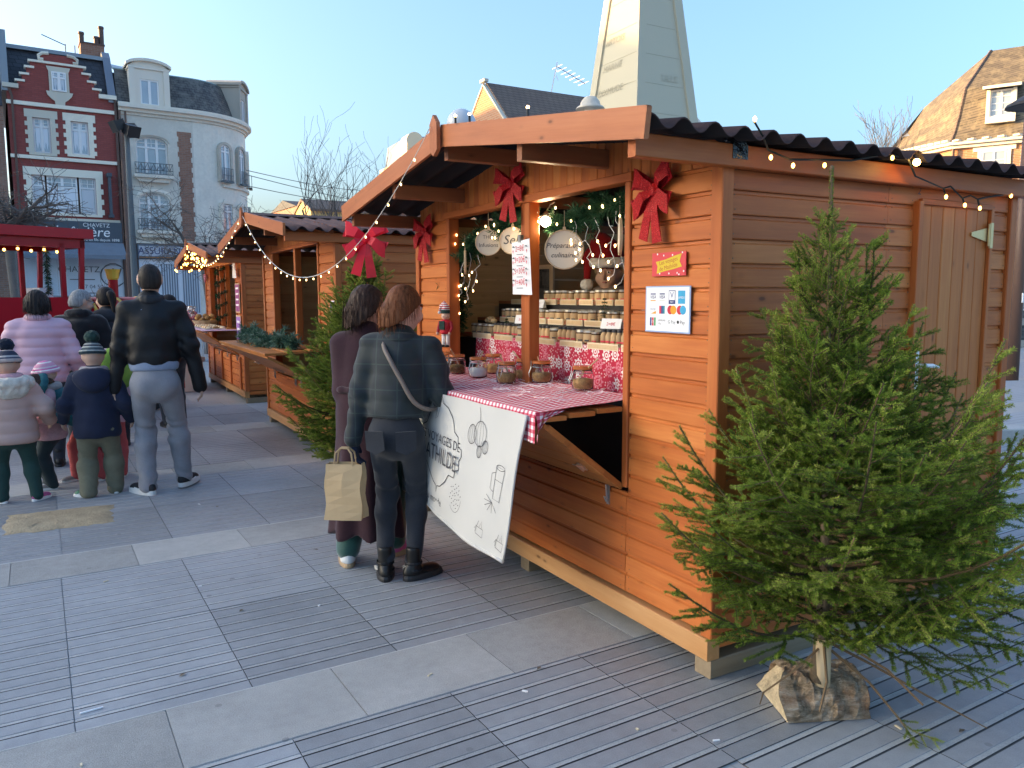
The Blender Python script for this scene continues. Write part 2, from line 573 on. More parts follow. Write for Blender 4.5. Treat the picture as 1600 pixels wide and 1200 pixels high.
# ================================================================== GROUND
def ground_mat():
 m, t, b, N, L = _nodes('plaza_far_paving')
 geo = N('ShaderNodeNewGeometry')
 mp = N('ShaderNodeMapping')
 L(geo.outputs['Position'], mp.inputs[0])
 mp.inputs['Rotation'].default_value = (0, 0, -.03)
 v = mp.outputs[0]
 sx = N('ShaderNodeSeparateXYZ')
 L(v, sx.inputs[0])
 y = _math(t, 'ADD', sx.outputs[1], -.475)
 ph = _math(t, 'FLOORED_MODULO', y, 2.335)
 bandm = _math(t, 'LESS_THAN', ph, .46)
 g = _math(t, 'LESS_THAN', _math(t, 'FLOORED_MODULO', _math(t, 'ADD', y, -.46), .104), .010)
 xj = _math(t, 'LESS_THAN', _math(t, 'FLOORED_MODULO', _math(t, 'ADD', sx.outputs[0], 1.01), .64), .008)
 n1 = _noise(t, v, 1.1, 5)
 n2 = _noise(t, v, 30, 3)
 f = _math(t, 'ADD', _math(t, 'MULTIPLY', n1, .6), _math(t, 'MULTIPLY', n2, .4))
 sl = _mix(t, f, (.25, .265, .28), (.40, .415, .43))
 bd = _mix(t, f, (.29, .28, .265), (.45, .435, .41))
 c = _mix(t, _math(t, 'MULTIPLY', g, .6), sl, (.11, .11, .11))
 c = _mix(t, bandm, c, bd)
 c = _mix(t, _math(t, 'MULTIPLY', xj, .5), c, (.2, .19, .17))
 L(c, b.inputs['Base Color'])
 b.inputs['Roughness'].default_value = .55
 return m
gm = MB()
_S = 420
gm.add([(-_S, -_S, -.0068), (_S, -_S, -.0068), (_S, _S, -.0068), (-_S, _S, -.0068)], [(0, 1, 2, 3)])
ground = tag(gm.build('ground', ground_mat()), kind='structure')
paving = bpy.data.objects.new('pavement', None)
COL.objects.link(paving)
paving.rotation_euler = (0, 0, .03)
tag(paving, kind='structure')
def slab_mesh():
 b = MB()
 W, D = .636, .9335
 pitch = D / 9
 y = 0.
 pts = []
 mi = []
 for i in range(9):
  y = i * pitch
  pts += [(y, 0), (y + .072, 0), (y + .0725, -.0060), (y + .0825, -.0060), (y + .083, -.002), (y + pitch - .0008, -.002), (y + pitch - .0004, 0)]
  mi += [0, 1, 1, 1, 2, 0, 0]
 pts[-1] = (D, 0)
 n = len(pts)
 vs = [(0, a, z) for a, z in pts] + [(W, a, z) for a, z in pts]
 for i in range(n - 1):
  b.add([], [], 0)
 o = 0
 b.v = vs
 for i in range(n - 1):
  b.f.append((i, i + n, i + n + 1, i + 1))
  b.m.append(mi[i])
 k = len(b.v)
 b.v += [(0, 0, -.013), (W, 0, -.013), (W, D, -.013), (0, D, -.013)]
 b.f += [(0, k, k + 1, n), (n - 1, 2 * n - 1, k + 2, k + 3)]
 b.m += [1, 1]
 b.f += [tuple([k] + list(range(0, n)) + [k + 3]), tuple([k + 1, k + 2] + list(range(2 * n - 1, n - 1, -1)))]
 b.m += [1, 1]
 return b.mesh('paving_slab', [M['slab'], M['groove'], M['strip']])
M['strip'] = stone('flamed_strip', (.40, .40, .395), .8, .7, .22, .6)
SLAB = slab_mesh()
_bb = MB().prism([(0, -.013), (0, -.003), (.003, 0), (.453, 0), (.456, -.003), (.456, -.013)], 0, .656, plane='yz')
BAND = _bb.mesh('band_slab', [M['band']])
_cv = cam.matrix_world.inverted()
def visible(x, y, mg=1.12):
 p = _cv @ Vector((x, y, 0))
 d = -p.z
 if d < .3: return False, 0
 sx, sy = p.x / d * 1227 / 800, p.y / d * 1227 / 600
 return (abs(sx) < mg and sy > -mg), d
cr, sr = math.cos(.03), math.sin(.03)
_ns = 0
for k in range(-2, 8):
 yb = .475 + 2.335 * k
 for row in range(2):
  y0 = yb + .46 + row * .9375
  for i in range(-22, 26):
   x0 = -1.01 + .64 * i + .003 + (k % 3) * .017
   X, Y = x0 + .32, y0 + .47
   vis, d = visible(X * cr - Y * sr, X * sr + Y * cr, 1.25)
   if vis and d < 12.4 and _ns < 300:
    o = link('paving_slab', SLAB, paving, (x0, y0 + .003, (rnd.random() - .5) * .002))
    _ns += 1
 for i in range(-22, 26):
  x0 = -1.32 + .66 * i + (k % 2) * .1
  X, Y = x0 + .33, yb + .23
  vis, d = visible(X * cr - Y * sr, X * sr + Y * cr, 1.25)
  if vis and d < 12.6:
   link('band_slab', BAND, paving, (x0, yb + .003, (rnd.random() - .5) * .002))
 if k in (0, 1):
  mm = MB().box(-6, 1.2, yb + .4575, yb + .4625, -.01, .0006)
  mm.build('mortar_line', M['mortar'], paving)
sp = MB()
for i in range(15):
 for j in range(9):
  u, v = i / 14, j / 8
  e = min(u, 1 - u, v, 1 - v)
  x = -2.72 + u * .66 + rnd.uniform(-.02, .02) + (.03 if u == 1 else 0) * rnd.random()
  y = 3.86 + v * .56 + rnd.uniform(-.02, .02) - u * .02
  sp.v.append((x, y, .001 if e == 0 else .010 + rnd.uniform(-.003, .006)))
sp.f = [(i * 9 + j, (i + 1) * 9 + j, (i + 1) * 9 + j + 1, i * 9 + j + 1) for i in range(14) for j in range(8)]
sp.m = [0] * len(sp.f)
tag(sp.build('sand_patch', M['sand'], smooth=True), kind='structure')
# ================================================================== CHALETS
def corrugated(x0, x1, y0, z0, y1, z1, pitch=.146, amp=.021, th=.006, over=0.):
 """sheet sloping from eave (y0,z0) to ridge (y1,z1); waves across x"""
 b = MB()
 n = int((x1 - x0) / pitch * 10)
 rows = 4
 for side in (0, 1):
  for r in range(rows + 1):
   t = r / rows
   y, z = y0 + (y1 - y0) * t, z0 + (z1 - z0) * t
   for i in range(n + 1):
    x = x0 + (x1 - x0) * i / n
    ph = 2 * math.pi * (x - x0) / pitch
    wv = math.cos(ph)
    wv = wv * .8 + .2 * (1 if wv > 0 else -1) * abs(wv) ** .5
    b.v.append((x, y, z + amp * wv - side * th))
 o = (rows + 1) * (n + 1)
 for r in range(rows):
  for i in range(n):
   a = r * (n + 1) + i
   b.f.append((a, a + 1, a + n + 2, a + n + 1))
   b.f.append((o + a, o + a + n + 1, o + a + n + 2, o + a + 1))
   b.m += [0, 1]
 for i in range(n):
  b.f.append((i, o + i, o + i + 1, i + 1)); b.m.append(0)
 for r in range(rows):
  a = r * (n + 1)
  b.f.append((a, a + n + 1, o + a + n + 1, o + a)); b.m.append(0)
  a += n
  b.f.append((a, o + a, o + a + n + 1, a + n + 1)); b.m.append(0)
 return b
M['iron_nail'] = pm('nail_head', (.16, .09, .05), .6, .1, 9)
FX = {'front': ((0, -1, 0), (1, 0, 0)), 'side': ((1, 0, 0), (0, 1, 0)), 'far': ((-1, 0, 0), (0, -1, 0)), 'back': ((0, 1, 0), (-1, 0, 0))}
def wall_board(P, face, a, b, zc, wd, t, at, mat, prof='lap', vertical=False, name='plank'):
 """board on a wall: a..b along it (y for front/back, x for sides), 'at' = plane"""
 ex, ey = FX[face]
 L = abs(b - a)
 m = (a + b) / 2
 o = (at, m, zc) if face in ('front', 'back') else (m, at, zc)
 if vertical:      # here a..b is the height range, zc the position along the wall
  o = (at, zc, m) if face in ('front', 'back') else (zc, at, m)
  ez = ex
  return plank(P, L, wd, t, frame4(o, (0, 0, 1), ey, (-ez[0], -ez[1], -ez[2])), mat, prof, name)
 return plank(P, L, wd, t, frame4(o, ex, ey, (0, 0, 1)), mat, prof, name)
def box_part(P, name, x0, x1, y0, y1, z0, z1, mat, c=.004):
 """board-like box with tiny chamfer, grain along its longest side"""
 dx, dy, dz = x1 - x0, y1 - y0, z1 - z0
 ctr = ((x0 + x1) / 2, (y0 + y1) / 2, (z0 + z1) / 2)
 if dx >= dy and dx >= dz:
  m4, L, wd, t = frame4(ctr, (1, 0, 0), (0, 1, 0), (0, 0, 1)), dx, dz, dy
 elif dy >= dz:
  m4, L, wd, t = frame4(ctr, (0, -1, 0), (1, 0, 0), (0, 0, 1)), dy, dz, dx
 else:
  m4, L, wd, t = frame4(ctr, (0, 0, 1), (0, 1, 0), (-1, 0, 0)), dz, dx, dy
 m4 = m4 @ Matrix.Translation((0, -t / 2, 0))
 return plank(P, L, wd, t, m4, mat, 'flat', name)
def bar_part(P, name, a, b, wd, ht, mat, up=(0, 0, 1)):
 """sloping board from a to b, wd thick, ht tall"""
 a, b = Vector(a), Vector(b)
 d = b - a
 L = d.length
 d.normalize()
 sd = d.cross(Vector(up)).normalized()
 u = sd.cross(d)
 o = (a + b) / 2 + sd * (wd / 2)
 return plank(P, L, ht, wd, frame4(o, d, -sd, u), mat, 'flat', name)
def chalet(label, x0, y0, L=3.08, D=2.03, op=(.585, 2.52), mid=(1.475, 1.575), sill_z=.68, door=False,
           detail=True, top=2.14, ridge_up=.245, full=True):
 P = thing('market_chalet', label, 'chalet', (x0, y0, 0), 0, 'wooden market chalets in a row')
 pk = M['plank']
 nrow = 20
 z0 = .19
 pit = (top - .03 - z0) / nrow
 for ys in ((.0, L / 2 - .05, L - .1)):
  box_part(P, 'skid', .004, D - .02, ys, ys + .095, 0, .082, M['skid'])
 box_part(P, 'sill_beam', -.022, .045, .0 if not door else -.004, L, .085, .178, M['beam'])
 box_part(P, 'sill_beam', .05, D, .004, .05, .125, .180, M['plank'])
 box_part(P, 'sill_beam', D - .05, D, .055, L - .055, .085, .178, M['beam'])
 MB().box(.05, D - .055, .055, L - .055, .15, .176).build('floor', M['inner'], P)
 for (xa, xb, ya, yb) in ((-.012, .05, -.012, .047), (-.012, .05, L - .047, L + .006), (D - .045, D + .008, -.012, .03), (D - .045, D + .008, L - .04, L)):
  box_part(P, 'corner_post', xa, xb, ya, yb, .181, top - .012, M['post'])
 for r in range(nrow):
  z = z0 + (r + .5) * pit
  def fb(a, b):
   wall_board(P, 'front', a, b, z, pit - .0015, .022, .004 + rnd.uniform(0, .002), pk)
  if z + pit / 2 < sill_z + .02:
   fb(.05, op[0] - .002); fb(op[0] + .002, op[1] + .04); fb(op[1] + .046, L - .05)
  else:
   fb(.05, op[0] - .016); fb(op[1] + .046, L - .05)
 for ya, yb in ((op[0] - .014, op[0] + .022), (op[1], op[1] + .040)):
  box_part(P, 'jamb', -.008, .07, ya, yb, sill_z + .02, top - .03, M['post'])
 for q in mid if isinstance(mid[0], tuple) else (mid,):
  box_part(P, 'centre_post', -.004, .065, q[0], (q[0] + q[1]) / 2 - .004, 1.06, top - .03, M['post'])
  box_part(P, 'centre_post', .004, .065, (q[0] + q[1]) / 2 + .004, q[1], 1.06, top - .03, M['post'])
 box_part(P, 'lintel', -.016, .06, op[0] - .03, op[1] + .06, top - .028, top + .014, M['post'])
 n = int((L - .1) / .0655)
 gw = (L - .1) / n
 for i in range(n):
  y = .05 + (i + .5) * gw
  zt = top + .03 + ridge_up * (1 - abs(y - L / 2) / (L / 2 + .16)) + .03
  zb = top + .015 if op[0] - .03 < y < op[1] + .06 else top - .03
  zt = round(zt / .02) * .02
  wall_board(P, 'front', zb, zt, y, gw - .003, .018, .002 + rnd.uniform(0, .003), M['plank_door'] if i % 5 == 2 else pk, 'flat', True)
 seam = 1.02
 for r in range(nrow):
  z = z0 + (r + .5) * pit
  at = .004 + rnd.uniform(0, .002)
  if door:
   segs = [(.052, seam - .001), (seam + .001, 1.205), (1.838, D - .05)]
   if z + pit / 2 > 2.04: segs = [(.052, seam - .001), (seam + .001, D - .05)]
  else:
   segs = [(.052, D - .05)]
  for a, b in segs:
   wall_board(P, 'side', a, b, z, pit - .0015, .022, at, pk)
  wall_board(P, 'far', .052, D - .05, z, pit - .0015, .022, L - .004, M['inner'])
 bk = MB()
 for r in range(nrow):
  z = z0 + (r + .5) * pit
  wall_board(P, 'back', .05, L - .05, z, pit - .0015, .022, D - .004, M['inner'])
 if door:
  nb_ = MB()
  for r in range(nrow):
   z = z0 + (r + .5) * pit
   for y in (.065, op[0] - .03, op[0] + .03, op[1] - .03, 2.60, L - .065):
    if z < sill_z or not (op[0] - .02 < y < op[1] + .04):
     for dz in (-.028, .028): nb_.lathe([(.0032, 0), (.0032, .001)], 6, mat=frame4((.0032, y + rnd.uniform(-.004, .004), z + dz), (0, -1, 0), (0, 0, 1), (-1, 0, 0)))
   for x in (.07, seam - .02, seam + .02, 1.19, 1.855, D - .065):
    for dz in (-.028, .028): nb_.lathe([(.0032, 0), (.0032, .001)], 6, mat=frame4((x + rnd.uniform(-.004, .004), .0032, z + dz), (1, 0, 0), (0, 0, 1), (0, -1, 0)))
  tag(nb_.build('nail', M['iron_nail'], P), kind='stuff')
 ov, ev = .5, .16
 zr = top - .02
 sl = ridge_up / (L / 2 + ev)
 for (yy, zz) in ((-.03, zr), (L + .03, zr), (L * .25, zr + sl * (L * .25 + ev) - .03), (L * .75, zr + sl * (L * .25 + ev) - .03), (L / 2, zr + ridge_up - .025)):
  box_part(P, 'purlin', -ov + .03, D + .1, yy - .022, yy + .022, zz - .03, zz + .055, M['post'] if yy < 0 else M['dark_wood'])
 if door:
  fm = MB()
  k = 40
  for i in range(k + 1):
   x = .05 + (D - .06) * i / k
   for z, dy in ((top + .0, -.008), (top - .016, -.016 - .01 * rnd.random()), (top - .036, -.010 - .008 * rnd.random())):
    fm.v.append((x, dy, z))
  fm.f = [(i * 3 + j, (i + 1) * 3 + j, (i + 1) * 3 + j + 1, i * 3 + j + 1) for i in range(k) for j in range(2)]
  fm.m = [0] * len(fm.f)
  fm.box(-.004, .075, -.055, -.006, top - .02, top + .075)
  fm.build('plastic_film', M['film'], P, smooth=False)
 zs = zr + .076
 th = .006
 for s in (0, 1):
  ye, yr = (-ev, L / 2) if s == 0 else (L + ev, L / 2)
  c = corrugated(-ov + .012, D + .13, ye, zs, yr, zs + ridge_up + .004)
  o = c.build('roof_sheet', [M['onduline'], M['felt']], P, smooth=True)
 rc = MB().prism([(L / 2 - .16, zs + ridge_up + .004), (L / 2, zs + ridge_up + .045), (L / 2 + .16, zs + ridge_up + .004), (L / 2, zs + ridge_up + .035)], -ov + .02, D + .13, plane='yz')
 rc.build('ridge_cap', M['onduline'], P)
 zf = zs - .012
 bar_part(P, 'fascia', (-ov, -ev + .005, zf), (-ov, L / 2 - .014, zf + ridge_up), .022, .110, M['fascia'], (0, 0, 1))
 bar_part(P, 'fascia', (-ov, L / 2 + .014, zf + ridge_up), (-ov, L + ev - .005, zf), .022, .110, M['fascia'], (0, 0, 1))
 zz = zf + ridge_up
 MB().prism([(L / 2 - .045, zz - .075), (L / 2, zz - .105), (L / 2 + .045, zz - .075), (L / 2 + .045, zz + .06), (L / 2, zz + .105), (L / 2 - .045, zz + .06)], -ov - .045, -ov - .024, plane='yz').build('ridge_plate', M['fascia'], P)
 return P
def flap(P, ya, yb, out=.47, zt=1.075, zo=1.05, zb=.685, panels=1, clasps=True):
 """fold-out counter: table top plus slanting support panel"""
 t = .022
 n = 3
 for i in range(n):     # three boards make the table top
  x0, x1 = -out * i / n - .012, -out * (i + 1) / n + .0
  z0_, z1_ = zt + (zo - zt) * i / n, zt + (zo - zt) * (i + 1) / n
  c = Vector(((x0 + x1) / 2, (ya + yb) / 2, (z0_ + z1_) / 2 + .011))
  plank(P, yb - ya, abs(x1 - x0) - .002, t, frame4(c, (0, -1, 0), (0, 0, -1), (-1, 0, 0)), M['flap'], 'flat', 'counter_board')
 a = Vector((-out + .02, 0, zo - .03))
 e = Vector((-.012, 0, zb))
 dv = (e - a)
 W = dv.length
 dv.normalize()
 nrm = Vector((dv.z, 0, -dv.x))
 if nrm.x > 0: nrm = -nrm
 k = 4
 for pnl in range(panels):
  y0, y1 = ya + (yb - ya) * pnl / panels + .004, ya + (yb - ya) * (pnl + 1) / panels - .004
  for i in range(k):
   c = a + dv * (W * (i + .5) / k) + Vector((0, (y0 + y1) / 2, 0))
   plank(P, y1 - y0, W / k - .0015, .02, frame4(c, (0, -1, 0), -nrm, -dv), M['flap'], 'flat', 'flap_board')
  for yy in (y0 + .012, y1 - .012):
   bar_part(P, 'batten', (a.x - nrm.x * .02 + .02, yy, a.z), (e.x + .002, yy, e.z + .02), .02, .02, M['flap'])
  if clasps:
   for yy in (y0 + .12, y1 - .12):
    c = a + dv * (W * .68) + Vector((0, yy, 0)) + nrm * .004
    q = MB().box(-.012, .012, -.004, .012, -.03, .03)
    q.box(-.006, .006, -.016, -.002, -.02, .035)
    q.tube([(-.014, -.006, .02), (-.014, -.018, .045), (.014, -.018, .045), (.014, -.006, .02)], .003, 5)
    o = q.build('clasp', M['metal'], P)
    o.matrix_local = frame4(c, (0, -1, 0), -nrm, -dv)
    w = MB().box(-.002, .004, -.012, .012, -.05, .05)
    w.tube([(-.004, -.01, -.04), (-.02, -.008, -.01), (-.02, .008, -.01), (-.004, .01, -.04)], .003, 5)
    w.tube([(-.006, 0, -.03), (-.012, 0, .05)], .005, 5)
    w.build('clasp', M['metal'], P, loc=(-.0, yy, zb - .05))
C1 = chalet('nearest orange-stained wooden chalet, with a plank door and red gingham counter', 0, 0, door=True)
flap(C1, .6, 2.50)
door = MB()
dx0, dx1, dz0, dz1 = 1.245, 1.806, .22, 2.015
nb = 6
for i in range(nb):
 wdt = (dx1 - dx0) / nb
 wall_board(C1, 'side', dz0, dz1, dx0 + (i + .5) * wdt, wdt - .003, .02, .002 + (i % 2) * .0015, M['plank_door'], 'flat', True)
box_part(C1, 'door_stile', 1.207, 1.240, -.026, .02, .19, 2.03, M['post'])
box_part(C1, 'door_jamb', 1.810, 1.835, -.012, .02, .19, 2.02, M['post'])
box_part(C1, 'door_head', 1.242, 1.808, -.014, .02, 2.018, 2.045, M['plank'])
h = MB().box(1.257, 1.288, -.008, .0, 1.125, 1.335)
h.tube([(1.272, -.006, 1.262), (1.272, -.05, 1.262)], .011, 8)
h.tube([(1.262, -.048, 1.264), (1.33, -.052, 1.262), (1.385, -.046, 1.252)], [.011, .010, .007], 8)
hd = h.build('door_handle', M['white_paint'], C1, smooth=False)
MB().lathe([(.005, 0), (.005, .002)], 8, mat=frame4((1.272, -.0085, 1.185), (1, 0, 0), (0, 0, 1), (0, -1, 0))).box(1.2695, 1.2745, -.0105, -.0084, 1.163, 1.183).build('keyhole', M['black'], hd)
hg = MB().prism([(1.66, 1.905), (1.79, 1.93), (1.79, 1.862), (1.66, 1.887)], -.006, -.001)
hg.box(1.795, 1.817, -.022, -.014, 1.83, 1.955)
hg.tube([(1.793, -.014, 1.84), (1.793, -.014, 1.95)], .006, 6)
hgo = hg.build('hinge', M['brass'], C1)
copy = hgo.copy(); COL.objects.link(copy); copy.location.z = -1.4
for s_, px, pz, sz in (('2', 1.232, 2.078, .05), ('2', 1.262, 1.955, .05)):
 text(C1, s_, sz, (px, -.0035 if pz > 2 else -.0035, pz), (1, 0, -.1), (.1, 0, 1), M['ink'], name='pencil_mark')
C2 = chalet('middle wooden chalet with an empty dark stall and frosted greenery on its counter', -.07, 4.86, door=False)
flap(C2, .25, 2.75, .62, 1.09, 1.06, .70, panels=2)
C3 = chalet('farthest wooden market chalet with sweets on its counter and warm lights under its small gable', .02, 9.85, L=3.5, op=(.5, 2.95), mid=((1.35, 1.45), (2.2, 2.3)), door=False)
flap(C3, .5, 3.0, .5, 1.1, 1.07, .70, panels=3)
for i in range(4):
 y = .35 + i * .83
 box_part(C3, 'cover_strip', -.02, .0, y - .03, y + .03, .19, .68, M['post'])
# ================================================================== BUILDINGS
def brick_mat(name, c1, c2, mort, sc=1.0, wear=.2):
 m, t, b, N, L = _nodes(name)
 tc = N('ShaderNodeTexCoord')
 s = N('ShaderNodeSeparateXYZ')
 L(tc.outputs['Object'], s.inputs[0])
 cmb = N('ShaderNodeCombineXYZ')
 L(_math(t, 'ADD', s.outputs[0], s.outputs[1]), cmb.inputs[0])
 L(s.outputs[2], cmb.inputs[1])
 br = N('ShaderNodeTexBrick')
 L(cmb.outputs[0], br.inputs['Vector'])
 br.inputs['Color1'].default_value = (*c1, 1)
 br.inputs['Color2'].default_value = (*c2, 1)
 br.inputs['Mortar'].default_value = (*mort, 1)
 br.inputs['Scale'].default_value = 1 / sc
 br.inputs['Mortar Size'].default_value = .009
 br.inputs['Brick Width'].default_value = .23
 br.inputs['Row Height'].default_value = .075
 n = _noise(t, tc.outputs['Object'], 1.1, 5)
 n2 = _noise(t, tc.outputs['Object'], 9, 3)
 f = _math(t, 'MULTIPLY_ADD', _math(t, 'ADD', n, n2), .7, -.35, clamp=True)
 c = _mix(t, _math(t, 'MULTIPLY', f, wear * 2), br.outputs[0], tuple(x * .45 for x in c1))
 L(c, b.inputs['Base Color'])
 b.inputs['Roughness'].default_value = .85
 _bump(t, b, br.outputs['Fac'], -.4, .01)
 return m
def slate_mat(name, c1, c2, bw=.25, rh=.13, patch=None):
 m, t, b, N, L = _nodes(name)
 tc = N('ShaderNodeTexCoord')
 s = N('ShaderNodeSeparateXYZ')
 L(tc.outputs['Object'], s.inputs[0])
 cmb = N('ShaderNodeCombineXYZ')
 L(_math(t, 'ADD', s.outputs[0], _math(t, 'MULTIPLY', s.outputs[1], .6)), cmb.inputs[0])
 L(_math(t, 'ADD', s.outputs[2], _math(t, 'MULTIPLY', s.outputs[1], .25)), cmb.inputs[1])
 br = N('ShaderNodeTexBrick')
 L(cmb.outputs[0], br.inputs['Vector'])
 br.inputs['Color1'].default_value = (*c1, 1)
 br.inputs['Color2'].default_value = (*c2, 1)
 br.inputs['Mortar'].default_value = (*[x * .3 for x in c1], 1)
 br.inputs['Scale'].default_value = 1
 br.inputs['Mortar Size'].default_value = .012
 br.inputs['Brick Width'].default_value = bw
 br.inputs['Row Height'].default_value = rh
 c = br.outputs[0]
 n = _noise(t, tc.outputs['Object'], 1.3, 6, .7)
 c = _mix(t, _math(t, 'MULTIPLY', n, .5), c, tuple(x * .4 for x in c1))
 if patch:
  pn = _ramp(t, _noise(t, tc.outputs['Object'], 2.6, 6, .75), [(.47, 0.), (.62, 1.)])
  c = _mix(t, _math(t, 'MULTIPLY', pn, .8), c, patch)
 L(c, b.inputs['Base Color'])
 b.inputs['Roughness'].default_value = .7
 _bump(t, b, br.outputs['Fac'], -.5, .02)
 return m
def glass_mat(name, col=(.30, .36, .42), rough=.06):
 m, t, b, N, L = _nodes(name)
 geo = N('ShaderNodeNewGeometry')
 n = _noise(t, geo.outputs['Position'], .9, 2)
 c = _mix(t, n, tuple(x * .55 for x in col), tuple(min(1, x * 1.35) for x in col))
 L(c, b.inputs['Base Color'])
 b.inputs['Roughness'].default_value = rough
 b.inputs['Specular IOR Level'].default_value = 1.0
 b.inputs['Coat Weight'].default_value = .6
 b.inputs['Coat Roughness'].default_value = .03
 return m
M['brick_red'] = brick_mat('dark_red_painted_brick', (.30, .060, .050), (.36, .078, .064), (.24, .06, .055))
M['brick_old'] = brick_mat('weathered_brick', (.30, .13, .085), (.38, .19, .13), (.30, .24, .2), 1, .3)
M['brick_orange'] = brick_mat('orange_brick', (.50, .22, .11), (.42, .17, .085), (.45, .36, .26), 1, .1)
M['slate'] = slate_mat('dark_slate', (.038, .042, .052), (.060, .064, .076), .32, .2)
M['slate_old'] = slate_mat('weathered_slate', (.075, .075, .078), (.12, .115, .11), .22, .12, (.17, .165, .15))
M['tile_brown'] = slate_mat('lichened_brown_tile', (.165, .13, .09), (.20, .158, .11), .2, .13, (.26, .205, .125))
M['tile_dark'] = slate_mat('dark_brown_tile', (.18, .12, .09), (.22, .15, .11), .24, .15)
M['trim'] = pm('cream_stone_trim', (.72, .66, .54), .8, .10, 3, .2, 30)
M['limestone'] = pm('grey_limestone', (.58, .53, .45), .85, .18, 1.6, .3, 30)
M['render'] = pm('pale_stone_render', (.74, .70, .61), .85, .12, 1.4, .2, 40)
M['zinc'] = pm('zinc_sheet', (.30, .33, .37), .35, .15, 3, metal=.5)
M['patina'] = pm('green_zinc', (.22, .30, .28), .45, .2, 3, metal=.3)
M['pane'] = glass_mat('window_glass')
M['pane_dark'] = glass_mat('dark_window_glass', (.05, .06, .07))
M['curtain'] = pm('pale_curtain', (.66, .69, .72), .9, .07, 9)
M['iron'] = pm('wrought_iron', (.09, .11, .12), .6, .15, 10)
M['frame_white'] = pm('white_window_frame', (.74, .74, .73), .5, .04, 8)
M['pipe'] = pm('brown_pipe', (.13, .075, .06), .6, .12, 6)
M['shop_dark'] = pm('slate_blue_shop_paint', (.055, .075, .095), .5, .1, 3)
M['shop_grey'] = pm('grey_awning', (.16, .19, .225), .8, .1, 3)
M['blind'] = pm('white_shop_blind', (.62, .65, .69), .7, .06, 4)
def window(P, x0, x1, z0, z1, y=0., cols=2, toprow=.0, arch=0., frame=.07, name='window', rows=1, reveal=.12, curtain=False, topc=4, pane='pane', div=.05):
 """framed window in wall-plane y (outside is -y)"""
 b = MB()
 w, h = x1 - x0, z1 - z0
 ya, yb = y + reveal - .05, y + reveal
 na = 12
 def top(x):
  if not arch: return z1
  u = (x - x0) / w * 2 - 1
  return z1 - arch + arch * math.sqrt(max(0, 1 - u * u))
 b.box(x0, x0 + frame, ya, yb, z0, top(x0 + frame * .5))
 b.box(x1 - frame, x1, ya, yb, z0, top(x1 - frame * .5))
 b.box(x0 + frame, x1 - frame, ya, yb, z0, z0 + frame)
 if arch:
  for i in range(na):
   xa, xb = x0 + w * i / na, x0 + w * (i + 1) / na
   b.prism([(xa, top(xa) - frame * 1.1), (xb, top(xb) - frame * 1.1), (xb, top(xb)), (xa, top(xa))], ya + .001, yb)
 else:
  b.box(x0 + frame, x1 - frame, ya, yb, z1 - frame, z1)
 for i in range(1, cols):
  xm = x0 + w * i / cols
  b.box(xm - div, xm + div, ya - .01, yb, z0 + frame, top(xm) - frame)
 zt = z1 - frame - toprow
 if toprow:
  b.box(x0 + frame, x1 - frame, ya - .005, yb - .001, zt - .04, zt + .03)
  for i in range(topc):
   xm = x0 + w * (i + .5) / topc
   b.box(xm - .014, xm + .014, ya + .004, yb - .002, zt, z1 - frame)
  b.box(x0 + frame, x1 - frame, ya + .005, yb - .003, zt + toprow * .5 - .012, zt + toprow * .5 + .012)
 for i in range(1, rows):
  zz = z0 + h * i / rows
  b.box(x0 + frame, x1 - frame, ya + .004, yb - .004, zz - .018, zz + .018)
 o = b.build(name, M['frame_white'], P)
 g = MB()
 if arch:
  pts = [(x0 + .01, z0 + .01), (x1 - .01, z0 + .01)] + [(x1 - .01 - (w - .02) * i / na, top(x1 - .01 - (w - .02) * i / na) - .01) for i in range(na + 1)]
  g.prism(pts, yb - .02, yb - .012)
 else:
  g.box(x0 + .01, x1 - .01, yb - .02, yb - .012, z0 + .01, z1 - .01)
 g.build('pane', M[pane], o)
 if curtain:
  c = MB()
  cw = (w - 2 * frame) / cols
  for i in range(cols):
   a, e = x0 + frame + cw * i + .03, x0 + frame + cw * (i + 1) - .03
   m = (a + e) / 2
   zc, zt2 = z0 + h * .24, (zt if toprow else z1 - frame) - .03
   c.prism([(a, zc + .05), (a + (m - a) * .5, zc - .16), (m, zc + .12), (e - (e - m) * .5, zc - .16), (e, zc + .05), (e, zt2), (a, zt2)], yb - .027, yb - .022)
  c.build('curtain', M['curtain'], o)
 return o
def wall_with_holes(P, name, x0, x1, z0, z1, y, th, holes, mat):
 """front wall slab with rectangular openings"""
 xs = sorted({x0, x1, *[h[0] for h in holes], *[h[1] for h in holes]})
 zs = sorted({z0, z1, *[h[2] for h in holes], *[h[3] for h in holes]})
 b = MB()
 def solid(i, j):
  if i < 0 or j < 0 or i >= len(xs) - 1 or j >= len(zs) - 1: return False
  cx, cz = (xs[i] + xs[i + 1]) / 2, (zs[j] + zs[j + 1]) / 2
  return not any(h[0] < cx < h[1] and h[2] < cz < h[3] for h in holes)
 for i in range(len(xs) - 1):
  for j in range(len(zs) - 1):
   if not solid(i, j): continue
   a, c, d, e = xs[i], xs[i + 1], zs[j], zs[j + 1]
   b.add([(a, y, d), (c, y, d), (c, y, e), (a, y, e)], [(0, 1, 2, 3)])
   if not solid(i - 1, j): b.add([(a, y, d), (a, y, e), (a, y + th, e), (a, y + th, d)], [(0, 1, 2, 3)])
   if not solid(i + 1, j): b.add([(c, y, d), (c, y + th, d), (c, y + th, e), (c, y, e)], [(0, 1, 2, 3)])
   if not solid(i, j - 1): b.add([(a, y, d), (a, y + th, d), (c, y + th, d), (c, y, d)], [(0, 1, 2, 3)])
   if not solid(i, j + 1): b.add([(a, y, e), (c, y, e), (c, y + th, e), (a, y + th, e)], [(0, 1, 2, 3)])
 return b.build(name, mat, P)
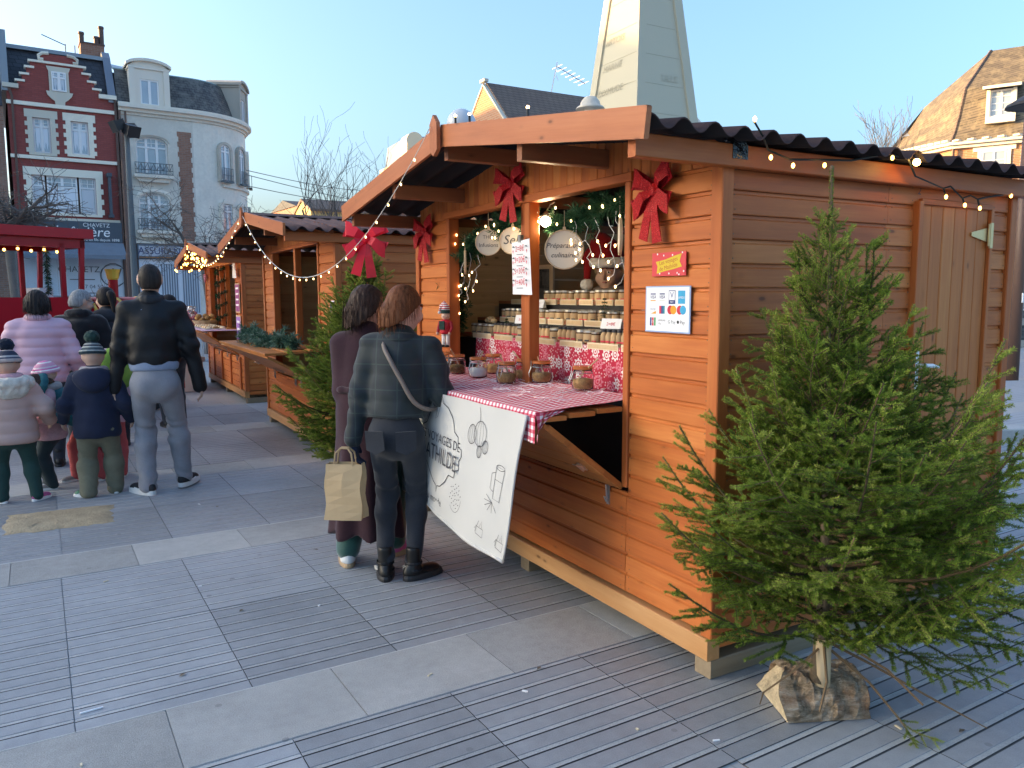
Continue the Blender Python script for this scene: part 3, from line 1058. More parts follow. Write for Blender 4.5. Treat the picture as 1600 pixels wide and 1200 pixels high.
def quoin_surround(P, x0, x1, z0, z1, y, wx=.18, top=.3, tooth=.09, n=8, z_toe=None):
 b = MB()
 h = (z1 - z0) / n
 for i in range(n):
  t = tooth if i % 2 == 0 else 0
  a, c = z0 + i * h, z0 + (i + 1) * h
  b.box(x0 - wx - t, x0 - .001, y - .035, y + .10, a, c)
  b.box(x1 + .001, x1 + wx + t, y - .035, y + .10, a, c)
 b.box(x0 - wx - tooth, x1 + wx + tooth, y - .037, y + .10, z1 + .001, z1 + top)
 b.box(x0 - wx, x1 + wx, y - .06, y + .10, z0 - .1, z0 - .001)
 return b.build('window_surround', M['trim'], P)
TH = R(3.5)
ROW = (-.007, 34.65)
# ---------------- red brick house with the stepped gable
H1 = thing('brick_house', 'dark red brick house with a stepped gable and cream window surrounds', 'house', (ROW[0], ROW[1], 0), TH)
holes = [(-3.03, -2.44, 7.26, 8.6), (-1.72, -1.11, 7.31, 8.6), (-3.2, -.96, 4.95, 6.4)]
wall_with_holes(H1, 'wall', -3.82, -.05, 4.67, 9.66, 0, .3, holes, M['brick_red'])
b = MB()
b.box(-3.82, -.05, .31, 8, 0, 9.6)
b.build('wall', M['brick_old'], H1)
g = MB()
gz = [(-3.45, 9.661), (-.62, 9.661), (-.62, 9.95), (-.80, 9.95), (-.80, 10.22), (-.97, 10.22), (-.97, 10.5), (-1.16, 10.5), (-1.16, 10.72), (-1.40, 10.72), (-1.40, 11.0), (-1.55, 11.08), (-2.5, 11.08), (-2.65, 11.0), (-2.65, 10.72), (-2.98, 10.72), (-2.98, 10.5), (-3.12, 10.5), (-3.12, 10.22), (-3.28, 10.22), (-3.28, 9.95), (-3.45, 9.95)]
g.prism(gz, 0.0, .30)
g.build('stepped_gable', M['brick_red'], H1)
s = MB()
for x, z in ((-.71, 9.95), (-.88, 10.22), (-1.06, 10.5), (-3.02, 10.5), (-3.2, 10.22), (-3.36, 9.95)):
 s.box(x - .17, x + .17, -.07, .32, z - .045, z + .035)
s.box(-3.05, -1.05, -.08, .33, 10.70, 10.78)
s.build('coping', M['trim'], H1)
for sx, xc in ((1, -2.55), (-1, -1.48)):
 s = MB()
 s.tube([(xc + .22 * sx, -.02, 11.1), (xc, -.02, 11.08), (xc - .13 * sx, -.02, 10.98), (xc - .12 * sx, -.02, 10.85), (xc + .03 * sx, -.02, 10.84)], .065, 6)
 s.build('scroll', M['trim'], H1)
s = MB()
s.prism([(-2.45, 10.62), (-1.62, 10.62), (-1.66, 10.5), (-1.69, 10.45), (-1.69, 9.66), (-2.38, 9.66), (-2.38, 10.45), (-2.41, 10.5)], -.05, -.001)
s.prism([(-2.50, 9.66), (-1.57, 9.66), (-1.62, 9.52), (-1.75, 9.38), (-1.86, 9.30), (-1.88, 9.12), (-2.2, 9.12), (-2.22, 9.30), (-2.33, 9.38), (-2.46, 9.52)], -.09, -.002)
s.build('window_surround', M['trim'], H1)
window(H1, -2.29, -1.79, 9.68, 10.42, -.06, 2, .17, topc=3, reveal=-.004, curtain=True, frame=.05)
for xa, xb, za, zb in holes[:2]:
 window(H1, xa, xb, za, zb, 0, 2, .26, curtain=True, topc=4, frame=.06)
 quoin_surround(H1, xa, xb, za, zb, 0)
xa, xb, za, zb = holes[2]
quoin_surround(H1, xa, xb, za, zb, 0, n=7)
for a, c in ((xa, -2.75), (-2.68, -1.62), (-1.55, xb)):
 window(H1, a, c, za, zb, 0, 1 if c - a < .8 else 2, .34, curtain=False, topc=3, frame=.06)
 MB().box(a + .08, c - .08, .085, .09, za + .1, zb - .45).build('curtain', M['curtain'], H1)
for q in ((-3.86, -.03, -.10, .02, 9.02, 9.16), (-3.84, -.04, -.10, .02, 7.00, 7.13), (-3.84, -.04, -.08, .02, 4.66, 4.76), (-3.95, -3.42, -.16, .2, 9.62, 9.78), (-.66, -.02, -.16, .2, 9.60, 9.76)):
 MB().box(*q).build('string_course', M['trim'], H1)
rf = MB().prism([(.2, 9.68), (1.25, 11.42), (8, 11.5), (8, 9.6), (.2, 9.6)], -3.72, -.32, plane='yz').build('roof', M['slate'], H1)
z = MB().box(-3.75, -.3, 1.1, 1.5, 11.40, 11.55)
z.prism([(-.06, 9.6), (1.15, 11.55), (1.5, 11.85), (8, 11.85), (8, 9.5), (-.06, 9.5)], -.31, -.02, plane='yz')
z.prism([(-.06, 9.6), (-.03, 11.75), (1.5, 11.95), (8, 11.95), (8, 9.5), (-.06, 9.5)], -3.98, -3.73, plane='yz')
z.build('parapet', M['zinc'], H1)
ch = MB().box(-1.0, -.1, 2.2, 3.1, 11.3, 12.35)
for x in (-.95, -.2):
 pass
c_ = ch.build('chimney', M['brick_old'], H1)
s = MB()
for x, zt in ((-.92, 12.85), (-.35, 12.75), (-.15, 13.2)):
 s.lathe([(.10, 12.35), (.11, zt - .1), (.13, zt - .08), (.12, zt)], 8, (x, 2.6, 0))
s.box(-1.03, -.07, 2.17, 3.13, 12.30, 12.36)
s.build('chimney_pot', M['pipe'], c_)
pp = MB()
pp.tube([(-.08, -.09, 9.6), (-.08, -.09, 4.7), (-.08, -.09, .2)], .055, 6)
pp.tube([(-3.74, -.1, 9.6), (-3.66, -.09, 9.3), (-3.66, -.09, 4.6)], .05, 6)
pp.build('drainpipe', M['pipe'], H1)
an = MB().tube([(-1.55, 2.4, 11.4), (-1.55, 2.4, 12.2)], .02, 4).tube([(-1.55, 2.4, 12.15), (-2.4, 2.4, 12.45)], .02, 4).tube([(-1.2, 2.4, 11.4), (-1.2, 2.4, 12.2)], .02, 4)
an.build('aerial', M['iron'], H1)
vs = MB().box(-.52, -.42, -.35, -.05, 4.95, 6.5)
vs.box(-.56, -.38, -.4, -.02, 6.48, 6.62)
vs.box(-.56, -.38, -.4, -.02, 4.85, 4.97)
vo = vs.build('hanging_sign', M['shop_dark'], H1)
s = MB().box(-3.9, -.12, -.30, .05, 3.82, 4.64)
sg = s.build('shop_sign', M['shop_dark'], H1)
text(sg, "L'huîtrière", .56, (-1.75, -.304, 4.22), (1, 0, 0), (0, 0, 1), M['white_paint'], .15)
text(sg, 'CHAVETZ', .22, (-1.05, -.304, 4.50), (1, 0, 0), (0, 0, 1), M['white_paint'])
text(sg, 'de père en fils depuis 1898', .15, (-1.05, -.304, 3.92), (1, 0, 0), (0, 0, 1), M['white_paint'])
MB().prism([(-.32, 3.81), (-1.15, 3.28), (-1.15, 3.12), (-.05, 3.4), (-.05, 3.81)], -3.9, -.1, plane='yz').build('awning', M['shop_grey'], H1)
sh = MB().box(-3.85, -.12, -.02, .3, 0, 3.8)
so = sh.build('shop_blind', M['blind'], H1)
text(so, 'CHAVETZ', .34, (-1.75, -.026, 2.72), (1, 0, 0), (0, 0, 1), M['ink'])
text(so, '77 04 50', .22, (-1.3, -.026, 2.02), (1, 0, 0), (0, 0, 1), M['ink'])
text(so, 'H', .62, (-.5, -.026, 2.55), (1, 0, 0), (0, 0, 1), M['ink'], .35)
b = MB()
for k, (rx, rz) in enumerate(((.50, .44), (.46, .49))):
 b.tube([(-.5 + rx * math.cos(t), -.028, 2.5 + rz * math.sin(t)) for t in [.5 + i * .42 for i in range(13)]], .012, 4)
for z in (2.30, 1.75, 1.62):
 b.box(-2.1, -1.2, -.03, -.024, z, z + .035)
b.build('lettering', M['ink'], so)
# ---------------- pale corner house with the round end
H2 = thing('corner_house', 'pale stone corner house with a rounded end and slate mansard roof', 'house', (ROW[0], ROW[1], 0), TH)
XC, RC = 2.9, 2.85
def arc(a, off=0.):
 return (XC + (RC + off) * math.sin(a), RC - (RC + off) * math.cos(a))
AE = R(125)
def curved(name, z0, z1, off, mat, n=28, th=.3, a0=0., a1=AE, x0=.02, zoff=0.):
 b = MB()
 pts = ([(x0, -off), (XC, -off)] if x0 is not None else []) + [arc(a0 + (a1 - a0) * i / n, off) for i in range(1 if x0 is not None else 0, n + 1)]
 inn = ([(x0, th - off), (XC, th - off)] if x0 is not None else []) + [arc(a0 + (a1 - a0) * i / n, off - th) for i in range(1 if x0 is not None else 0, n + 1)]
 k = len(pts)
 b.v = [(x, y, z0) for x, y in pts] + [(x, y, z1) for x, y in pts] + [(x, y, z1) for x, y in inn] + [(x, y, z0) for x, y in inn]
 for i in range(k - 1):
  for r in range(4):
   r2 = (r + 1) % 4
   b.f.append((r * k + i, r * k + i + 1, r2 * k + i + 1, r2 * k + i)); b.m.append(0)
 b.f += [(0, k, 2 * k, 3 * k), (k - 1, 4 * k - 1, 3 * k - 1, 2 * k - 1)]; b.m += [0, 0]
 return b.build(name, mat, H2)
big = [(.62, 1.86, 6.75, 8.3), (.62, 1.86, 4.45, 5.98)]
wall_with_holes(H2, 'wall', .02, 2.9, 3.95, 9.1, 0, .35, big, M['render'])
MB().box(.02, 2.9, .36, 9, 0, 9.3).build('wall', M['brick_old'], H2)
curved('wall', 0, 9.1, 0, M['render'], x0=None)
MB().box(.5, 2.9, -.01, .36, 0, 3.2).build('shop_blind', M['blind'], H2)
for z0_, z1_, o_ in ((9.1, 9.22, .06), (9.22, 9.36, .16), (9.36, 9.47, .30), (9.47, 9.56, .22)):
 curved('cornice', z0_, z1_, o_, M['limestone'])
curved('string_course', 6.45, 6.56, .10, M['limestone'], x0=None, a0=R(25))
curved('string_course', 3.85, 3.95, .14, M['limestone'])
for xa, xb, za, zb in big:
 a = .28
 window(H2, xa, xb, za, zb, 0, 3, .36, arch=a, topc=1, reveal=.22, frame=.07)
 s = MB()
 n = 12
 cx, hw = (xa + xb) / 2, (xb - xa) / 2
 for i in range(n):
  u0, u1 = -1 + 2 * i / n, -1 + 2 * (i + 1) / n
  f = lambda u: zb - a + a * math.sqrt(max(0, 1 - u * u))
  s.prism([(cx + u0 * hw, f(u0)), (cx + u1 * hw, f(u1)), (cx + u1 * hw, zb + .002), (cx + u0 * hw, zb + .002)], .002, .34)
  g_ = 1.12
  s.prism([(cx + u0 * hw * g_, f(u0) + .05), (cx + u1 * hw * g_, f(u1) + .05), (cx + u1 * hw * g_, f(u1) + .16), (cx + u0 * hw * g_, f(u0) + .16)], -.05, -.002)
 s.build('arch', M['render'], H2)
 bs = MB().box(xa - .15, xb + .15, -.34, -.002, za - .18, za - .06)
 bs.prism([(xa - .1, za - .18), (xb + .1, za - .18), (xb - .05, za - .34), (xa + .05, za - .34)], -.22, -.003)
 bo = bs.build('balcony_slab', M['limestone'], H2)
 r = MB()
 for z in (za - .03, za + .12, za + .40):
  r.box(xa - .12, xb + .12, -.31, -.285, z, z + .025)
 nn = 12
 for i in range(nn + 1):
  x = xa - .11 + (xb - xa + .22) * i / nn
  r.box(x - .008, x + .008, -.306, -.29, za - .03, za + .42)
  if i < nn:
   r.tube([(x, -.298, za + .14), (x + .05, -.298, za + .26), (x + .10, -.298, za + .38)] if i % 2 else [(x, -.298, za + .38), (x + .05, -.298, za + .22), (x + .10, -.298, za + .14)], .012, 4)
 r.build('railing', M['iron'], bo)
for xa, xb in ((2.30, 2.78), (.10, .40)):
 b = MB()
 n = 22
 for i in range(n):
  t = .05 if i % 2 else 0
  b.box(xa - t, xb + (t if xa > 1 else 0), -.012, .02, 4.0 + i * 4.62 / n, 4.0 + (i + 1) * 4.62 / n)
 b.build('brick_strip', M['brick_old'], H2)
MB().tube([(.06, -.08, 9.3), (.06, -.08, .2)], .05, 6).tube([(.28, -.08, 9.2), (.28, -.08, .2)], .04, 6).build('drainpipe', M['pipe'], H2)
for a in (R(28), R(50), R(74)):
 for za, zb, ar in ((6.75, 8.3, .22), (4.5, 5.7, 0)):
  x, y = arc(a, .0)
  sub = bpy.data.objects.new('window_bay', None)
  COL.objects.link(sub); sub.parent = H2
  sub.location = (x, y, 0); sub.rotation_euler = (0, 0, a)
  wn = window(H2, -.26, .26, za, zb, -.10, 2, .25, arch=ar, topc=1, reveal=.08, frame=.05)
  wn.location = (x, y, 0); wn.rotation_euler = (0, 0, a)
  bpy.data.objects.remove(sub)
  s = MB()
  s.box(-.38, -.26, -.13, .1, za - .05, zb - ar + .04)
  s.box(.26, .38, -.13, .1, za - .05, zb - ar + .04)
  for i in range(8):
   t0, t1 = math.pi * i / 8, math.pi * (i + 1) / 8
   q = max(ar, .02)
   s.prism([(.26 * math.cos(t0), zb - ar + q * math.sin(t0)), (.38 * math.cos(t0), zb - ar + (q + .12) * math.sin(t0)), (.38 * math.cos(t1), zb - ar + (q + .12) * math.sin(t1)), (.26 * math.cos(t1), zb - ar + q * math.sin(t1))], -.13, .1)
  so_ = s.build('window_surround', M['limestone'], H2)
  so_.location = (x, y, 0); so_.rotation_euler = (0, 0, a)
  if ar:
   r = MB()
   for z in (za - .02, za + .2, za + .5):
    r.box(-.3, .3, -.24, -.22, z, z + .025)
   for i in range(7):
    xx = -.29 + .58 * i / 6
    r.box(xx - .008, xx + .008, -.236, -.222, za - .02, za + .5)
   r.box(-.31, .31, -.25, -.1, za - .1, za - .03)
   ro = r.build('railing', M['iron'], H2)
   ro.location = (x, y, 0); ro.rotation_euler = (0, 0, a)
b = MB()
n = 28
def mans(off, z):
 return [(.02, off, z), (XC, off, z)] + [(*arc(AE * i / n, -off), z) for i in range(1, n + 1)]
rows = [mans(.12, 9.55), mans(.35, 10.3), mans(.62, 11.0), mans(.72, 11.05)]
b.grid(rows)
b.build('mansard_roof', M['slate_old'], H2)
b = MB()
e0, e1 = mans(.72, 11.05), []
for i, p in enumerate(e0):
 e1.append((min(p[0], .2 + (p[0] - .2) * .55), 3.2, 11.62 + .25 * (1 - min(1, p[0] / 5))))
b.grid([e0, e1])
b.box(.02, 5.0, 3.2, 9, 9.3, 11.5)
b.build('upper_roof', M['zinc'], H2)
b = MB()
for i in range(0, len(e0), 3):
 b.tube([e0[i], e1[i]], .035, 4)
b.tube(e0, .05, 4)
b.build('roof_seam', M['patina'], H2)
def dormer(x, y, a, w=.75, z0=9.55, z1=11.0, dp=1.3):
 s = MB()
 hw = .36
 for sg in (-1, 1):
  s.box(min(sg * hw, sg * w), max(sg * hw, sg * w), -.10, dp, z0, z1)
  s.box(min(sg * (w - .2), sg * (w + .03)), max(sg * (w - .2), sg * (w + .03)), -.15, -.1, z0, z1)
 s.box(-hw, hw, -.10, dp, 10.60, z1)
 s.box(-w - .05, w + .05, -.16, dp, z1, z1 + .09)
 nn = 10
 for i in range(nn):
  u0, u1 = -1 + 2 * i / nn, -1 + 2 * (i + 1) / nn
  f = lambda u: .36 * math.sqrt(max(0, 1 - .86 * u * u)) - .06
  s.prism([(u0 * w, z1 + .09), (u1 * w, z1 + .09), (u1 * w, z1 + f(u1) + .04), (u0 * w, z1 + f(u0) + .04)], -.10, dp)
  W2 = w + .12
  s.prism([(u0 * W2, z1 + f(u0) + .02), (u1 * W2, z1 + f(u1) + .02), (u1 * W2, z1 + f(u1) + .13), (u0 * W2, z1 + f(u0) + .13)], -.22, dp + .01)
 o = s.build('dormer', M['limestone'], H2)
 o.location = (x, y, 0); o.rotation_euler = (0, 0, a)
 window(o, -hw, hw, z0 + .02, 10.60, -.10, 2, 0, reveal=.08, frame=.06)
 return o
dormer(1.26, .05, 0)
x, y = arc(R(62), -.05)
dormer(x, y, R(62), w=.72)
s = MB().box(.45, 2.9, -.16, -.02, 3.22, 3.82)
sg = s.build('shop_sign', M['shop_grey'], H2)
M['navy'] = pm('navy_paint', (.03, .045, .14), .6, .05, 5)
M['sign_pale'] = pm('pale_sign_board', (.42, .44, .48), .6, .06, 4)
s = MB().box(.5, 2.85, -.175, -.162, 3.32, 3.74); s.build('sign_board', M['sign_pale'], sg)
text(sg, 'ASSURANCES', .42, (1.62, -.18, 3.53), (1, 0, 0), (0, 0, 1), M['navy'], sx=.92)
M['orange_line'] = pm('orange_paint', (.55, .2, .06), .6, .05, 5)
MB().box(.5, 2.85, -.18, -.165, 3.25, 3.29).build('sign_stripe', M['orange_line'], sg)
for x in (1.35, 2.2):
 b = MB()
 for i in range(7):
  b.box(x + i * .1, x + i * .1 + .05, -.03, -.012, .9, 3.0)
 b.build('shop_louvre', M['shop_grey'], H2)
# ---------------- neighbour at the left picture edge and an unseen terrace added to shade the square
def plain_house(label, x0, x1, zt, mat, vis=True, roofz=2.2):
 P = thing('terraced_house', label, 'house', (ROW[0], ROW[1], 0), TH, None if vis else 'unseen terrace added for its shade')
 MB().box(x0, x1, 0, 9, 0, zt).build('wall', mat, P)
 MB().prism([(-.1, zt), (2.2, zt + roofz), (6.8, zt + roofz), (9.1, zt)], x0, x1, plane='yz').build('roof', M['slate'], P)
 n = max(1, int((x1 - x0) / 2.1))
 for f in range(3):
  for i in range(n):
   xc = x0 + (x1 - x0) * (i + .5) / n
   z = 1.0 + f * 3.1
   if z + 2 < zt:
    window(P, xc - .5, xc + .5, z, z + 1.9, -.10, 2, .3, reveal=.05)
 return P
plain_house('weathered brick house cut by the left picture edge, left of the red gable', -7.4, -3.99, 8.9, M['brick_old'], True, 2.4)
plain_house('unseen pale house added left of the frame, kept low to let sun past', -12.5, -7.5, 7.4, M['render'], False, .9)
xx = -12.6
for i in range(14):
 wd = 5.2 + (i * 37 % 5) * .35
 hh = (10.8 if i < 2 else 13.2 if i < 7 else 15 + (i * 53 % 7) * .30)  # heights of the added houses set where shade ends and sun gets past
 plain_house('unseen tall brick house added left of the frame to shade the square', xx - wd, xx - .05, hh, M['brick_old'] if i % 2 else M['render'], False)
 xx -= wd
# ---------------- sunlit gable house behind the first chalet
H3 = thing('gable_house', 'orange brick house gable with brown tiled roof, sunlit, behind the chalet roof', 'house', (11.11, 23.44, 0))
a_, hwid = 9.0, 4.2
b = MB().prism([(-hwid, 0), (hwid, 0), (hwid, a_ - hwid * .95), (0, a_), (-hwid, a_ - hwid * .95)], 0, 9.5, plane='yz')
b.build('wall', M['brick_orange'], H3)
b = MB()
for sg in (-1, 1):
 b.prism([(0, a_ + .02), (sg * (hwid + .3), a_ - (hwid + .3) * .95 + .02), (sg * (hwid + .3), a_ - (hwid + .3) * .95 + .16), (0, a_ + .17)], .12, 9.6, plane='yz')
b.build('roof', M['tile_dark'], H3)
for sg in (-1, 1):
 b = MB()
 b.prism([(0, a_ + .03), (sg * (hwid + .3), a_ - (hwid + .3) * .95 + .03), (sg * (hwid + .3), a_ - (hwid + .3) * .95 + .10), (0, a_ + .11)], -.03, .12, plane='yz').build('verge', M['trim'], H3)
b = MB()
b.box(-.05, .12, -.18, .18, a_ + .16, a_ + .26).build('finial', M['trim'], H3)
b = MB()
b.prism([(0, a_ + .03), (-(hwid + .3), a_ - (hwid + .3) * .95 + .03), (-(hwid + .3), a_ - (hwid + .3) * .95 + .22), (0, a_ + .26)], 9.5, 9.75, plane='yz')
b.build('verge', M['trim'], H3)
an = MB().tube([(3.0, .4, 8.8), (3.35, .35, 10.4)], .022, 4).tube([(3.3, .35, 10.25), (4.6, .3, 9.75)], .016, 4)
for i in range(7):
 t = i / 6
 an.tube([(3.35 + t * 1.2, .0, 10.23 - t * .46), (3.35 + t * 1.2, .7, 10.23 - t * .46)], .010, 3)
an.tube([(3.3, .35, 9.9), (3.1, -.1, 9.6)], .012, 3)
an.build('aerial', M['metal'], H3)
# ---------------- institution on the right with canted mansard
def bearing(deg):
 return Vector((math.sin(R(deg)), math.cos(R(deg)), 0))
H4 = thing('mansard_house', 'large brick building with lichened tile mansard, sunlit, at the right edge', 'house', (33.6, 20.0, 0))
dl, dr = bearing(14.4), -bearing(-27)         # left face goes away, right face comes towards the right
pA = Vector((0, 0, 0))
pL = dl * 3.9
pR = dr * 15.0
back = Vector((14, 9, 0))
def ring(off, z):
 nl = Vector((-dl.y, dl.x, 0)); nr = Vector((dr.y, -dr.x, 0))
 if nl.x > 0: nl = -nl
 if nr.x > 0: nr = -nr
 c = pA - (nl + nr) * (off / (1 + nl.dot(nr)))
 return [pL - nl * off + Vector((off, -off * .6, 0)), c, pR - nr * off], z
def face4(b, r0, r1, i):
 (p, z0), (q, z1) = r0, r1
 b.add([(*p[i].xy, z0), (*p[i + 1].xy, z0), (*q[i + 1].xy, z1), (*q[i].xy, z1)], [(0, 1, 2, 3)])
b = MB()
r0, r1 = ring(0, 0), ring(0, 8.35)
for i in (0, 1): face4(b, r0, r1, i)
b.add([(*pL.xy, 0), (*(pL + back).xy, 0), (*(pL + back).xy, 8.3), (*pL.xy, 8.3)], [(0, 1, 2, 3)])
b.build('wall', M['brick_orange'], H4)
b = MB()
rs = [ring(-.25, 8.45), ring(.05, 8.95), ring(.35, 9.7), ring(.75, 11.0)]
for k in range(3):
 for i in (0, 1): face4(b, rs[k], rs[k + 1], i)
top = ring(2.9, 13.1)
for i in (0, 1): face4(b, rs[3], top, i)
tp = top[0]
b.add([(*tp[0].xy, 13.1), (*tp[1].xy, 13.1), (*tp[2].xy, 13.1), (*(tp[2] + Vector((4, 6, 0))).xy, 13.1), (*(tp[0] + Vector((6, 3, 0))).xy, 13.1)], [(0, 1, 2, 3, 4)])
b.add([(*rs[0][0][0].xy, 8.4), (*rs[3][0][0].xy, 11), (*tp[0].xy, 13.1), (*(pL + Vector((8, 4, 0))).xy, 12), (*(pL + Vector((8, 4, 0))).xy, 8.4)], [(0, 1, 2, 3, 4)])
b.build('roof', M['tile_brown'], H4)
b = MB()
for off, z0_, z1_ in ((-.38, 8.36, 8.5), (-.22, 8.22, 8.36)):
 p = ring(off, 0)[0]
 q = ring(off + .3, 0)[0]
 for i in (0, 1):
  b.add([(*p[i].xy, z0_), (*p[i + 1].xy, z0_), (*p[i + 1].xy, z1_), (*p[i].xy, z1_), (*q[i].xy, z1_), (*q[i + 1].xy, z1_), (*q[i].xy, z0_), (*q[i + 1].xy, z0_)], [(0, 1, 2, 3), (3, 2, 5, 4), (0, 6, 7, 1)])
b.build('gutter', M['trim'], H4)
p0, p1 = ring(-.36, 0)[0][0], ring(-.36, 0)[0][1]
b = MB()
for i in range(11):
 c = p0.lerp(p1, (i + .5) / 11)
 b.box(c.x - .12, c.x + .12, c.y - .14, c.y + .14, 8.5, 8.6)
p0, p1 = p1, ring(-.36, 0)[0][2]
for i in range(26):
 c = p0.lerp(p1, (i + .5) / 26)
 b.box(c.x - .12, c.x + .12, c.y - .14, c.y + .14, 8.5, 8.57)
b.build('cornice_block', M['trim'], H4)
b = MB()
b.tube([(*rs[k][0][1].xy, rs[k][1]) for k in range(4)] + [(*top[0][1].xy, 13.1)], .07, 5)
b.build('hip_ridge', M['tile_dark'], H4)
pq = rs[3][0][0]
MB().prism([(-.2, 0), (1.1, 0), (1.1, .9)], -.4, .4).build('dormer', M['zinc'], H4, loc=(pq.x - .9, pq.y, 9.5))
tq = top[0][0]
MB().box(tq.x - .4, tq.x + .5, tq.y - .4, tq.y + .5, 11.9, 12.9).build('chimney', M['brick_old'], H4)
def face_frame(p, d, off=0.):
 n = Vector((d.y, -d.x, 0))
 if n.x > 0: n = -n
 return frame4(p + n * off, d, -n, (0, 0, 1))
fr = face_frame(pA, dr)
w1 = window(H4, 1.15, 2.1, 5.9, 8.0, -.05, 2, 0, rows=5, reveal=.02, frame=.07, div=.04); w1.matrix_local = fr
lb = MB().box(.8, 2.45, -.08, .02, 8.005, 8.2).box(.98, 1.14, -.07, .02, 5.3, 8.0).box(2.11, 2.27, -.07, .02, 5.3, 8.0)
lo_ = lb.build('window_surround', M['trim'], H4); lo_.matrix_local = fr
w2 = window(H4, 5.2, 6.2, 5.9, 8.0, -.05, 2, 0, rows=5, reveal=.02, frame=.07, div=.04); w2.matrix_local = fr
dm = MB().box(1.2, 1.34, -.1, 1.6, 9.45, 10.65).box(2.2, 2.34, -.1, 1.6, 9.45, 10.65).box(1.2, 2.34, -.12, 1.6, 9.2, 9.47).prism([(-.5, 10.63), (1.9, 11.1), (1.9, 11.25), (-.5, 10.75)], 1.05, 2.5, plane='yz')
dm.box(1.34, 2.2, .2, .25, 9.45, 10.65)
dmo = dm.build('dormer', M['trim'], H4); dmo.matrix_local = fr
w3 = window(dmo, 1.34, 2.2, 9.47, 10.64, 0, 2, 0, rows=4, reveal=.08, frame=.07, div=.05)
fl = face_frame(pA, dl)
b = MB()
for i in range(20):
 t0, t1 = 2 * math.pi * i / 20, 2 * math.pi * (i + 1) / 20
 b.prism([(1.1 * math.cos(t0), 1.1 * math.sin(t0)), (1.1 * math.cos(t1), 1.1 * math.sin(t1)), (.75 * math.cos(t1), .75 * math.sin(t1)), (.75 * math.cos(t0), .75 * math.sin(t0))], -.12, .05)
oc = b.build('round_window', M['trim'], H4); oc.matrix_local = fl @ Matrix.Translation((1.75, 0, 7.05))
MB().lathe([(.76, 0), (.76, .02)], 20, mat=frame4((0, -.02, 0), (1, 0, 0), (0, 0, 1), (0, -1, 0))).build('pane', M['pane'], oc)
dp = MB().tube([(*(pA + Vector((-.15, -.1, 0))).xy, 8.2), (*(pA + Vector((-.15, -.1, 0))).xy, 0)], .07, 6).build('drainpipe', M['pipe'], H4)
# ---------------- war memorial
OB = thing('war_memorial', 'tall tapering stone obelisk with carved names behind the chalet roof', 'monument', (8.07, 10.81, 0))
M['memorial'] = pm('memorial_limestone', (.50, .445, .33), .9, .08, 1.2, .3, 22)
def ob_ring(z):
 s_ = 1 - (z - 5.2) * .125
 return s_
b = MB()
zz = [4.6, 6.5, 8.5, 10.0, 11.5]
WX, WY = 1.66, 1.80
cx, cy = WX / 2, WY / 2
def ocorner(sx, sy, z, ins=0.):
 k = ob_ring(z)
 return (cx + sx * (WX / 2 * k - ins), cy + sy * (WY / 2 * k - ins), z)
for i in range(4):
 for sx, sy, tx, ty in ((-1, -1, 1, -1), (1, -1, 1, 1), (1, 1, -1, 1), (-1, 1, -1, -1)):
  b.add([ocorner(sx, sy, zz[i]), ocorner(tx, ty, zz[i]), ocorner(tx, ty, zz[i + 1]), ocorner(sx, sy, zz[i + 1])], [(0, 1, 2, 3)])
b.add([ocorner(-1, -1, 11.5), ocorner(1, -1, 11.5), ocorner(1, 1, 11.5), ocorner(-1, 1, 11.5), (cx, cy, 11.9)], [(0, 1, 4), (1, 2, 4), (2, 3, 4), (3, 0, 4)])
b.build('shaft', M['memorial'], OB)
b = MB()
for i in range(4):
 p, q = Vector(ocorner(-1, 1, zz[i])), Vector(ocorner(-1, 1, zz[i + 1]))
 b.bar(p + Vector((-.02, -.1, 0)), q + Vector((-.02, -.1, 0)), .05, .22, 0, (0, 1, 0))
 p, q = Vector(ocorner(1, -1, zz[i])), Vector(ocorner(1, -1, zz[i + 1]))
 b.bar(p + Vector((-.14, -.02, 0)), q + Vector((-.14, -.02, 0)), .22, .05, 0, (0, 1, 0))
b.build('margin', M['memorial'], OB)
MB().box(-.6, WX + .6, -.6, WY + .6, 0, 3.6).box(-.3, WX + .3, -.3, WY + .3, 3.6, 4.62).build('plinth', M['memorial'], OB)
M['carve'] = pm('carved_shadow_stone', (.475, .42, .312), .95, .08, 6)
for s_, z, szz in (('ARTOIS', 7.0, .20), ('MARNE', 6.45, .20), ('DIXMUDE', 5.95, .20)):
 k = ob_ring(z)
 sl = .125 * WX / 2
 text(OB, s_, szz, (cx - WX / 2 * k - .012, cy + .1, z), (0, -1, 0), (sl, 0, 1), M['carve'], name='carved_name')
for s_, z, szz in (('LILLE', 6.1, .20),):
 k = ob_ring(z)
 text(OB, s_, szz, (cx + .1, cy - WY / 2 * k - .012, z), (1, 0, 0), (0, .125 * WY / 2, 1), M['carve'], name='carved_name')
b = MB()
for z in (5.35, 5.95, 6.55, 7.15, 7.75, 8.4, 9.0):
 k = ob_ring(z)
 x0_, y0_ = cx - WX / 2 * k, cy - WY / 2 * k
 b.box(x0_ + .2, x0_ + WX * k - .3, y0_ - .003, y0_ + .02, z, z + .006)
 b.box(x0_ - .003, x0_ + .02, y0_ + .05, y0_ + WY * k - .25, z + .02, z + .026)
b.build('course_joint', M['carve'], OB)
ops = [('ell', (0, 0, .0), (.13, .16, .15), I3), ('ell', (.0, 0, -.35), (.30, .24, .30), I3), ('cap', (-.1, -.2, -.25), (.5, -.35, -.42), .10, .08), ('cap', (0, .2, -.25), (.4, .1, -.5), .10, .08),
       ('cap', (.5, -.35, -.42), (.9, -.2, -.33), .08, .06), ('ell', (.15, 0, -.75), (.6, .35, .3), I3)]
